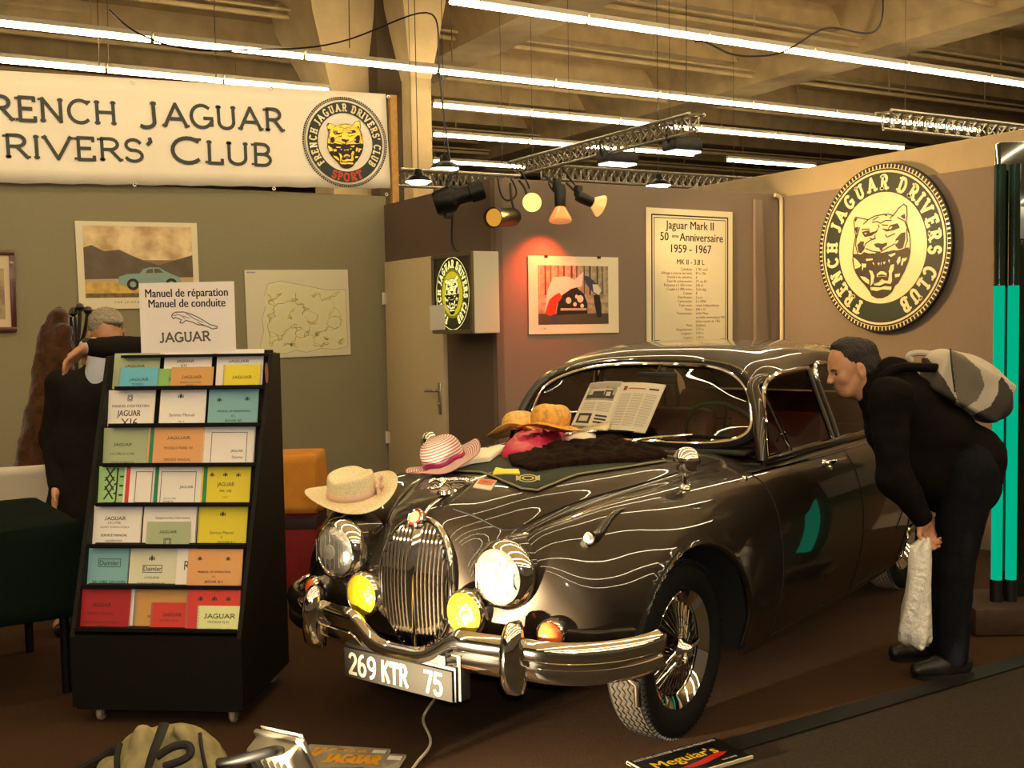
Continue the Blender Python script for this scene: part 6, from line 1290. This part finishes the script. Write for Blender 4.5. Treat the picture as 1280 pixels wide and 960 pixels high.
cloth('white_strap', [(768, 547), (788, 549), (806, 545), (800, 542), (784, 545), (772, 543)], mat('white_cotton', 'efe6d0', .7), 'thin white straps lying on the fur stole', 'strap', .010, .004, 20, base=.040)
o = cloth('black_hat', [(592, 563), (604, 568), (630, 567), (652, 560), (648, 551), (628, 550), (606, 554)], mat('black_straw', '1c110b', .5, noise=.3, nscale=80, bump=.4, bscale=200), 'flat black straw hat between the striped hat and the magenta cloth', 'hat', .022, .004, 10, base=.012)
yt = cloth('yellow_tag', [(616, 596), (632, 595), (650, 595.5), (648, 590), (630, 590), (620, 588)], mat('yellow_card', 'e8d024', .5), 'bright yellow tag lying on the green mat', 'tag', .001, 0, 5, base=.012, puff=0)
bk = cloth('small_booklet', [(591, 610), (614, 613.5), (621, 602), (600, 599.5)], mat('booklet_white', 'e0d4bc', .5), 'small orange and white booklet on the bare bonnet in front of the green mat', 'booklet', .004, 0, 5, base=.001, puff=0)
lay([([(596, 606.5), (614.5, 609), (620, 602.4), (601, 600)], 0)], [mat('booklet_orange', 'c95c26', .5)], 'cover_print', bk, .0062)
lay([([(603, 604), (612, 605), (613, 604.2), (604, 603.2)], 0)], [mat('booklet_ink', '7a2a10', .5)], 'cover_title', bk, .0068)
# open magazine leaning against the windscreen
P0 = wsq(-.3, .12)+Vector((.045, 0, .0)); nW = (wsq(.3, .2)-wsq(-.3, .2)).cross(wsq(0, .8)-wsq(0, .1)).normalized()
if nW.x < 0: nW = -nW
nW = (nW+Vector((.20, 0, -.25))).normalized()
def onws(u, v):
    o = CMI @ Vector(CAMP); d = CMI.to_3x3() @ Vector(ray(u, v)); return o+d*((P0-o).dot(nW)/d.dot(nW))
om = empty('open_magazine', M=CM); tag(om, 'open magazine with a photo page leaning on the windscreen', 'magazine')
LPg = [onws(*p) for p in ((738, 479), (779, 477), (757, 536), (714, 531))]; RPg = [onws(*p) for p in ((779, 478), (832, 481), (806, 541), (757, 537))]
def page(q, a, b, d=0): return q[0].lerp(q[1], a).lerp(q[3].lerp(q[2], a), b)+nW*(d+.010*sin(pi*min(1, max(0, a))))
mb = MB()
for q in (LPg, RPg): mb.grid([[page(q, a, b) for a in np.linspace(0, 1, 10)] for b in np.linspace(0, 1, 6)]); mb.grid([[page(q, a, b)-nW*(.006+.010*sin(pi*a)) for a in np.linspace(0, 1, 10)] for b in np.linspace(0, 1, 6)])
mb.build('pages', mat('magazine_paper', 'cfc6b0', .5), om, ang=60)
mb = MB()
def pr(q, x0, y0, x1, y1, mi, d=.001):
    n = 6; mb.grid([[page(q, a, b, d) for a in np.linspace(x0, x1, n)] for b in (y0, y1)], mi)
pr(LPg, .08, .05, .92, .42, 0); pr(LPg, .0, .02, .98, .12, 3, .0013); pr(LPg, .16, .16, .80, .30, 2, .0016); pr(LPg, .1, .30, .9, .38, 1, .0016); pr(LPg, .26, .22, .60, .30, 1, .0018); pr(LPg, .62, .20, .84, .36, 1, .0019); pr(LPg, .67, .235, .79, .325, 2, .0021)
pr(LPg, .10, .72, .50, .95, 1); pr(LPg, .17, .78, .43, .90, 2, .0015)
for k in range(7): pr(LPg, .1, .47+.03*k, .48, .482+.03*k, 3); pr(LPg, .54, .47+.03*k, .92, .482+.03*k, 3)
for k in range(3): pr(LPg, .60, .74+.07*k, .92, .78+.07*k, 1)
pr(RPg, .08, .08, .17, .17, 4); pr(RPg, .20, .115, .62, .14, 5); pr(RPg, .70, .11, .92, .145, 1)
for c in range(3):
    for k in range(20): pr(RPg, .07+.30*c, .24+.034*k, .33+.30*c, .252+.034*k, 3)
mb.build('page_print', [mat('print_photo', '8f8674', .5, noise=.3, nscale=60), mat('print_dark', '2c2720', .5), mat('print_light', 'b9ae98', .5), mat('print_text', '9d9483', .5), mat('print_red', '7a2c22', .5), mat('print_red2', 'a05a44', .5)], om, smooth=False)
# pale folded paper tucked at the foot of the magazine
pp = [onws(*p)+nW*.012 for p in ((712, 541), (765, 527), (804, 531), (768, 540))]
mb = MB(); mb.grid([[pp[0].lerp(pp[1], t) for t in (0, .3, .6, 1)], [pp[0].lerp(pp[3], t*.9)+nW*.006 for t in (0, .3, .6, 1)]]); o = empty('folded_paper', M=CM); tag(o, 'shiny folded paper strip lying along the foot of the open magazine', 'paper'); mb.build('paper', mat('gold_paper', 'd9c795', .25, .3), o, solid=.002)
# ------------------------------------------------------------------ people
SKIN = mat('skin', 'c08a66', .5, noise=.06, nscale=30, spec=.4); HAIRD = mat('dark_hair', '1a110b', .6, noise=.35, nscale=120, bump=.8, bscale=160); HAIRG = mat('grey_hair', '8d8270', .65, noise=.30, nscale=110, bump=.8, bscale=150)
COATB = mat('black_jacket_cloth', '0f0b09', .9, spec=.12, noise=.2, nscale=14, bump=1.0, bscale=13); JEAN = mat('dark_denim', '101116', .9, spec=.12, noise=.2, nscale=60, bump=.2, bscale=200); SHOE = mat('black_leather', '120d0a', .45, noise=.2, nscale=20)
SUIT = mat('dark_suit_cloth', '1a1513', .9, spec=.12, noise=.12, nscale=30); SHIRT = mat('pale_shirt', 'a9afbb', .7)
IMG = lambda u, v, d: np.array(pd(u, v, d))
rgt, upv, fwd = np.array(u_), np.array((0, 0, 1.0)), np.array(f_)
def head(c, face, up, s=1.0):
    """soft parts of a head: c centre, face = unit vector the face looks along, up = crown direction"""
    f = np.array(face, float); f /= np.linalg.norm(f); u = np.array(up, float); u -= f*u.dot(f); u /= np.linalg.norm(u); l = np.cross(u, f)
    R = np.stack([f, l, u], 1); P = lambda a, b, h: c+s*(f*a+l*b+u*h)
    pr = [('e', P(-.012, 0, .035), (.098*s, .077*s, .088*s), R, .01), ('e', P(.025, 0, -.02), (.066*s, .060*s, .085*s), R, .03), ('e', P(.045, 0, -.085), (.034*s, .036*s, .026*s), R, .03),
          ('e', P(.073, 0, .022), (.016*s, .046*s, .012*s), R, .012), ('c', P(.082, 0, .018), P(.106, 0, -.022), .009*s, .0125*s, .008), ('e', P(.104, .011, -.026), (.010*s, .008*s, .007*s), R, .006), ('e', P(.104, -.011, -.026), (.010*s, .008*s, .007*s), R, .006),
          ('e', P(.083, 0, -.052), (.012*s, .024*s, .006*s), R, .006), ('e', P(.081, 0, -.063), (.012*s, .020*s, .006*s), R, .006), ('-e', P(.096, 0, -.0575), (.012*s, .022*s, .0018*s), R, .003)]
    for q in (1, -1):
        pr += [('e', P(.058, .040*q, -.02), (.022*s, .018*s, .022*s), R, .02), ('-e', P(.086, .031*q, .003), (.012*s, .016*s, .009*s), R, .008), ('e', P(.071, .031*q, .003), (.012*s, .012*s, .010*s), R, .002),
               ('e', P(-.010, .083*q, -.008), (.020*s, .011*s, .034*s), R, .004), ('-e', P(-.004, .094*q, -.004), (.010*s, .006*s, .019*s), R, .003), ('c', P(.0, .055*q, -.05), P(.045, .030*q, -.088), .022*s, .018*s, .03)]
    return pr, P, R
def hand(w, d, n, s=1.0, curl=.9, thumb_side=1, spread=.18):
    """wrist w, direction d to the fingers, palm normal n"""
    d = np.array(d, float); d /= np.linalg.norm(d); n = np.array(n, float); n -= d*n.dot(d); n /= np.linalg.norm(n); x = np.cross(d, n)*thumb_side
    R = np.stack([d, x, n], 1); pr = [('b', w+d*.048*s, (.045*s, .040*s, .014*s), R, .012), ('c', w-d*.03, w+d*.015*s, .026*s, .027*s, .02)]
    for k, (L, off) in enumerate(((.068, .030), (.078, .010), (.072, -.010), (.056, -.029))):
        b = w+d*.090*s+x*off*s; a = curl*(.75+.12*k); dd = d*cos(a*.45)+n*sin(a*.45)+x*spread*off/.03*.5; dd /= np.linalg.norm(dd); d2 = d*cos(a*1.05)+n*sin(a*1.05); d3 = d*cos(a*1.5)+n*sin(a*1.5)
        m1 = b+dd*L*.45*s; m2 = m1+d2*L*.32*s; m3 = m2+d3*L*.24*s
        pr += [('c', b-d*.02*s, m1, .0098*s, .0088*s, .004), ('c', m1, m2, .0088*s, .0080*s, .003), ('c', m2, m3, .0080*s, .0068*s, .003)]
    t0 = w+d*.028*s+x*.034*s; t1 = t0+(d*.55+x*.75+n*.25)*.034*s; t2 = t1+(d*.85+x*.25+n*.45)*.030*s
    pr += [('c', w+d*.02*s+x*.018*s, t0, .018*s, .014*s, .012), ('c', t0, t1, .0125*s, .0105*s, .006), ('c', t1, t2, .0105*s, .008*s, .004)]
    return pr
def hair_shell(name, prims, m, parent, root, res=.006, jit=.004):
    return soft(name, prims, res, m, parent, root, jit, 60, 1)
# ---- man bending down to look into the car
D0 = 4.84
foot = pz(1180, 842, 0); man = empty('person', foot); tag(man, 'man in a black jacket and dark jeans bending forward to look into the car window', 'person')
hc = IMG(1063, 461, D0); fdir = -rgt*.93-upv*.30-fwd*.12; udir = upv*.95-rgt*.30
hp_, HP, HR = head(hc, fdir, udir, 1.03)
neck = IMG(1092, 488, D0); chest = IMG(1126, 508, D0); belly = IMG(1165, 545, D0); pel = IMG(1207, 578, D0)
NS, FS = IMG(1112, 498, D0-.19), IMG(1108, 494, D0+.19); NE, FE = IMG(1117, 597, D0-.22), IMG(1120, 590, D0+.22); NW, FWr = IMG(1154, 650, D0-.17), IMG(1150, 640, D0+.15)
NH, FH = IMG(1208, 592, D0-.10), IMG(1203, 590, D0+.10); NK, FK = IMG(1193, 712, D0-.10), IMG(1183, 708, D0+.12); NA, FA = IMG(1190, 822, D0-.09), IMG(1160, 806, D0+.16)
body_pr = hp_+[('c', HP(-.02, 0, -.06), neck, .058, .062, .03), ('c', neck, chest, .075, .12, .05), ('c', chest, belly, .12, .11, .06), ('c', belly, pel, .11, .10, .06)]
for S, E_, W_ in ((NS, NE, NW), (FS, FE, FWr)): body_pr += [('c', chest, S, .09, .06, .05), ('c', S, E_, .052, .042, .02), ('c', E_, W_, .042, .028, .02)]
body_pr += hand(NW, NW-NE+np.array([0, 0, -.30]), rgt*.5-fwd*.8, .95, 1.5, 1, .05)+hand(FWr, FWr-FE, -fwd, .95, .8, -1)
for Hh, K, A_ in ((NH, NK, NA), (FH, FK, FA)): body_pr += [('c', pel, Hh, .09, .08, .05), ('c', Hh, K, .075, .052, .03), ('c', K, A_, .05, .034, .03)]
soft('body', body_pr, .0065, SKIN, man, man)
hr = [('e', HP(-.026, 0, .055), (.094, .087, .078), HR, .02), ('e', HP(-.050, 0, .0), (.070, .090, .085), HR, .02), ('c', HP(-.080, 0, -.03), HP(-.085, 0, -.075), .045, .03, .02), ('c', HP(-.10, .02, .03), HP(-.112, .02, -.035), .032, .024, .02), ('e', HP(.0, 0, .108), (.06, .055, .03), HR, .02), ('e', HP(-.085, .03, .06), (.04, .04, .04), HR, .02), ('-e', HP(.098, 0, .055), (.062, .10, .085), HR, .02), ('-e', HP(.012, .092, -.03), (.030, .022, .050), HR, .01), ('-e', HP(.012, -.092, -.03), (.030, .022, .050), HR, .01), ('-e', HP(.075, 0, -.05), (.075, .12, .10), HR, .02)]
hair_shell('hair', hr, HAIRD, man, man)
for q in (1, -1):
    mb = MB(); mb.lathe([(0, -.009), (.0064, -.0064), (.009, 0), (.0064, .0064), (0, .009)], 14, 0, T(HP(.0762, .031*q, .003))); e = mb.build('eye', mat('eye_dark', '2a1c14', .15), man); rootinv(e, man)
    mb = MB(); mb.tube(crv([HP(.083, .048*q, .020), HP(.091, .032*q, .026), HP(.090, .014*q, .021)], 4), .0035, 6); rootinv(mb.build('eyebrow', HAIRD, man), man)
jk = [('c', IMG(1088, 478, D0), chest, .085, .150, .05), ('c', chest, belly, .150, .155, .06), ('e', IMG(1116, 489, D0-.03), (.105, .105, .16), None, .05), ('c', belly, IMG(1198, 562, D0), .150, .140, .06), ('c', IMG(1110, 540, D0), IMG(1150, 590, D0), .10, .13, .06), ('c', IMG(1150, 578, D0), IMG(1195, 588, D0), .12, .13, .05), ('e', IMG(1214, 570, D0), (.12, .15, .13), None, .05), ('c', IMG(1165, 583, D0), IMG(1208, 595, D0), .135, .15, .05)]
for S, E_, W_ in ((NS, NE, NW), (FS, FE, FWr)): jk += [('c', chest, S, .11, .085, .05), ('c', S, E_, .082, .068, .03), ('c', E_, E_+(W_-E_)*.93, .068, .048, .03)]
jk += [('c', HP(-.07, .035, -.095), HP(-.02, .045, -.125), .024, .024, .015), ('c', HP(-.07, -.035, -.095), HP(-.02, -.045, -.125), .024, .024, .015)]
jk2 = soft('jacket', jk, .011, COATB, man, man, .016, 7)
mb = MB(); bp0 = IMG(1103, 539, D0-.18); mb.lathe([(0, .006), (.008, .005), (.010, 0)], 14, 0, zmat(bp0, -fwd)); rootinv(mb.build('press_stud', STEEL, man), man)
tr_ = [('c', IMG(1208, 575, D0), IMG(1210, 605, D0), .145, .14, .05)]
for Hh, K, A_ in ((NH, NK, NA), (FH, FK, FA)): tr_ += [('c', Hh+rgt*.015, K, .115, .078, .04), ('c', K, A_+upv*.02, .078, .070, .03)]
soft('trousers', tr_, .011, JEAN, man, man, .006, 10)
for A_, s0 in ((NA, 0), (FA, 1)):
    g = np.array([A_[0], A_[1], 0]); dr_ = -rgt*.95-fwd*.15
    sh = [('c', g+dr_*-.055+upv*.052, g+dr_*.05+upv*.050, .042, .044, .02), ('c', g+dr_*.05+upv*.045, g+dr_*.165+upv*.034, .046, .034, .03), ('c', g+upv*.06-dr_*.02, g+upv*.13-dr_*.02, .042, .046, .02)]
    o = soft('shoe', sh, .008, SHOE, man, man)
    mb = MB(); mb.prism([(g[0]+dr_[0]*a+fwd[0]*b, g[1]+dr_[1]*a+fwd[1]*b) for a, b in ((-.095, -.03), (-.02, -.038), (.08, -.046), (.16, -.04), (.195, 0), (.16, .04), (.08, .046), (-.02, .038), (-.095, .03))], 0, .018); so = mb.build('sole', BLACK, o); so.matrix_parent_inverse = Matrix.Identity(4)
# ---- his backpack
BG, BD, BM = mat('pack_light_grey', 'b8ad9a', .75, bump=.2, bscale=150), mat('pack_charcoal', '3b342d', .8, bump=.2, bscale=150), mat('pack_grey', '6d6354', .8, bump=.2, bscale=150)
bpk = empty('backpack', pd(1205, 500, D0)); tag(bpk, 'grey and charcoal backpack on the bending man', 'backpack')
ax1 = IMG(1245, 505, D0)-IMG(1165, 462, D0); ax1 /= np.linalg.norm(ax1); ax3 = fwd; ax2 = np.cross(ax3, ax1); RB_ = np.stack([ax1, ax2, ax3], 1)
pk = [('b', IMG(1203, 482, D0), (.165, .095, .145), RB_, .03), ('e', IMG(1215, 470, D0), (.16, .085, .14), RB_, .05), ('e', IMG(1232, 500, D0), (.115, .085, .14), RB_, .05), ('e', IMG(1178, 458, D0), (.09, .055, .12), RB_, .04)]
V, F = nets(pk, .0055)
def inpoly(P, x, y):
    c = False; j = len(P)-1
    for i in range(len(P)):
        if (P[i][1] > y) != (P[j][1] > y) and x < (P[j][0]-P[i][0])*(y-P[i][1])/(P[j][1]-P[i][1])+P[i][0]: c = not c
        j = i
    return c
pan = [[(1188, 437), (1205, 444), (1225, 462), (1231, 482), (1222, 500), (1203, 512), (1196, 497), (1192, 470)], [(1248, 478), (1252, 470), (1266, 490), (1268, 525), (1232, 530), (1215, 520), (1238, 508), (1248, 490)], [(1188, 430), (1212, 434), (1210, 442), (1186, 437)], [(1150, 447), (1160, 448), (1178, 470), (1196, 500), (1185, 520), (1150, 480)]]
mi_ = []
for f in F:
    c = V[f].mean(0); q = c-CAMP; a, b, d = q @ RT, q @ UP, q @ FW; u0, v0 = 640+FPX*a/d, 480-FPX*b/d
    k = next((i for i, P in enumerate(pan) if inpoly(P, u0, v0)), -1); mi_.append({-1: 0, 0: 2, 1: 1, 2: 1, 3: 1}[k])
mb = MB(); mb.v = [tuple(p) for p in V]; mb.f = [tuple(int(i) for i in f) for f in F]; mb.m = mi_
o = mb.build('pack', [BG, BD, BM], bpk, ang=180); rootinv(o, bpk); o.modifiers.new('relax', 'SMOOTH').iterations = 3
for sd_, dd in (('near', -.155),):
    mb = MB(); mb.tube(crv([IMG(1172, 460, D0+dd*.6), IMG(1140, 459, D0+dd*.7), IMG(1118, 461, D0+dd*.8), IMG(1100, 474, D0+dd*.85), IMG(1094, 494, D0+dd*.8), IMG(1104, 530, D0+dd*.65)], 6), .020, 8); rootinv(mb.build('shoulder_strap', COATB, bpk), bpk)
mb = MB(); mb.tube(crv([IMG(1172, 446, D0), IMG(1150, 441, D0), IMG(1136, 445, D0), IMG(1140, 452, D0)], 5), .014, 8); rootinv(mb.build('grab_loop', BG, bpk), bpk)
mb = MB(); mb.tube(crv([IMG(1188, 436, D0-.15), IMG(1190, 460, D0-.17), IMG(1194, 490, D0-.165)], 5), .004, 6); rootinv(mb.build('zip', BLACK, bpk), bpk)
# ---- white carrier bag in his hand
PB = mat('white_plastic_bag', 'e2dccf', .3, bump=1.2, bscale=34, spec=.6)
db = D0-.20; tp = IMG(1158, 679, db); wb = empty('carrier_bag', tp); tag(wb, 'crumpled white plastic carrier bag hanging from the bending man\'s hand', 'bag')
P = []
for v, x0, x1, th in ((672, 1152, 1162, .016), (682, 1138, 1163, .028), (700, 1136, 1164, .035), (730, 1135, 1164, .045), (760, 1129, 1163, .055), (785, 1123, 1163, .06), (800, 1124, 1164, .055), (806, 1131, 1163, .035)):
    r_ = []
    for k in range(28):
        a = 2*pi*k/28; w_x = (x1-x0)/2*(1+.10*sin(5*a+v*.06)); p = IMG((x0+x1)/2+w_x*cos(a), v+(4*sin(3*a) if v > 790 else 0), db)+fwd*th*sin(a)*(1+.35*sin(4*a+v*.08)); r_.append(tuple(p))
    P.append(r_)
P.append([tuple(np.mean(P[-1], 0)*.9+np.array(q)*.1) for q in P[-1]])
mb = MB(); mb.grid(P, closev=True); o = mb.build('bag', PB, wb, ang=120); rootinv(o, wb)
# ---- man standing behind the literature rack
D1 = 5.72
pm = empty('person', (pd(110, 600, D1).x, pd(110, 600, D1).y, 0)); tag(pm, 'grey haired man in a dark suit behind the literature rack, arm raised across his face', 'person')
hc = IMG(134, 418, D1); hp_, HP, HR = head(hc, rgt*.42-fwd*.80-upv*.42, upv*.95-fwd*.38+rgt*.12, 1.03)
neck = IMG(130, 452, D1); ch_ = IMG(118, 500, D1); wa = IMG(106, 560, D1); pe = IMG(100, 612, D1)
RS, LS = IMG(78, 480, D1), IMG(165, 474, D1-.05); LE, LW = IMG(196, 437, D1-.42), IMG(110, 433, D1-.58); RE, RW_ = IMG(66, 548, D1+.02), IMG(72, 610, D1-.12)
bp2 = hp_+[('c', HP(-.02, 0, -.06), neck, .058, .062, .03), ('c', neck, ch_, .08, .12, .05), ('c', ch_, wa, .125, .125, .06), ('c', wa, pe, .125, .13, .06), ('c', ch_, RS, .09, .06, .05), ('c', ch_, LS, .09, .06, .05), ('c', RS, RE, .05, .04, .02), ('c', RE, RW_, .04, .027, .02), ('c', LS, LE, .05, .04, .02), ('c', LE, LW, .04, .028, .02)]
dh_ = IMG(66, 466, D1-.62)-LW
bp2 += hand(LW, dh_, -upv*.8-fwd*.25+rgt*.25, 1.05, .55, -1)+hand(RW_, -upv-fwd*.2, rgt*.8, 1, .5, 1)
HL = [IMG(86, 630, D1), IMG(118, 630, D1)]
for q, Hh in zip((-1, 1), HL):
    K = Hh*1; K[2] = .50; A_ = Hh*1; A_[2] = .08; A_ += rgt*.02*q; bp2 += [('c', pe, Hh, .12, .09, .05), ('c', Hh, K, .088, .058, .03), ('c', K, A_, .055, .038, .03), ('c', A_, A_-fwd*.14-upv*.03, .04, .03, .02)]
soft('body', bp2, .0075, SKIN, pm, pm)
hr = [('e', HP(-.022, 0, .056), (.097, .089, .080), HR, .02), ('e', HP(-.045, 0, .005), (.074, .090, .085), HR, .02), ('e', HP(.035, .03, .092), (.055, .05, .030), HR, .02), ('c', HP(-.080, 0, -.02), HP(-.08, 0, -.07), .04, .03, .02), ('-e', HP(.108, 0, .035), (.055, .10, .075), HR, .02), ('-e', HP(.012, .092, -.03), (.030, .022, .045), HR, .01), ('-e', HP(.012, -.092, -.03), (.030, .022, .045), HR, .01), ('-e', HP(.075, 0, -.06), (.075, .12, .10), HR, .02)]
hair_shell('hair', hr, HAIRG, pm, pm)
gl = MB()
for q in (1, -1): gl.tube([HP(.094, .031*q+.021*cos(t), .002+.017*sin(t)) for t in np.linspace(0, 2*pi, 20, endpoint=False)], .0018, 6, closed=True); gl.tube([HP(.092, .052*q, .006), HP(.05, .074*q, .008), HP(-.01, .083*q, .004)], .0018, 6)
gl.tube([HP(.096, .010, .004), HP(.100, 0, .006), HP(.096, -.010, .004)], .0018, 6); rootinv(gl.build('spectacles', BLACK, pm), pm)
for q in (1, -1):
    mb = MB(); mb.lathe([(0, -.009), (.0064, -.0064), (.009, 0), (.0064, .0064), (0, .009)], 14, 0, T(HP(.0762, .031*q, .003))); rootinv(mb.build('eye', mat('eye_dark', '2a1c14', .15), pm), pm)
jk = [('c', IMG(126, 462, D1), ch_, .085, .150, .05), ('c', ch_, wa, .150, .145, .06), ('c', wa, IMG(100, 640, D1), .145, .165, .06), ('c', ch_, RS, .11, .082, .05), ('c', ch_, LS, .11, .082, .05), ('c', RS, RE, .078, .064, .03), ('c', RE, RE+(RW_-RE)*.92, .062, .045, .03), ('c', LS, LE, .078, .066, .03), ('c', LE, LE+(LW-LE)*.95, .064, .046, .03), ('-c', IMG(130, 448, D1-.17), IMG(121, 482, D1-.175), .032, .006, .008)]
soft('jacket', jk, .011, SUIT, pm, pm, .006, 9)
soft('shirt', [('c', IMG(129, 452, D1-.03), IMG(121, 500, D1-.055), .075, .10, .03)], .010, SHIRT, pm, pm)
soft('shirt_cuff', [('c', LE+(LW-LE)*.88, LW+(LW-LE)*.02, .036, .036, .01)], .010, SHIRT, pm, pm)
tr_ = [('c', pe, IMG(100, 640, D1), .14, .14, .05)]
for Hh in HL: K = Hh*1; K[2] = .50; A_ = Hh*1; A_[2] = .06; tr_ += [('c', Hh, K, .11, .078, .04), ('c', K, A_, .078, .072, .03)]
soft('trousers', tr_, .013, SUIT, pm, pm)
for Hh in HL:
    g = np.array([Hh[0], Hh[1], 0]); soft('shoe', [('c', g+fwd*.05+upv*.045, g-fwd*.06+upv*.045, .044, .046, .02), ('c', g-fwd*.06+upv*.04, g-fwd*.17+upv*.034, .046, .034, .03)], .010, SHOE, pm, pm)
wd_ = (LW-LE)/np.linalg.norm(LW-LE); mw_ = zmat(LW+wd_*.004, wd_)
mb = MB(); mb.lathe([(.030, -.011), (.033, -.011), (.033, .011), (.030, .011)], 24, 0, mw_); mb.lathe([(.0, .006), (.017, .006), (.018, 0)], 16, 0, zmat(LW+wd_*.004+(upv*.85-fwd*.5)*.032, upv*.85-fwd*.5)); rootinv(mb.build('wristwatch', BLACK, pm), pm)
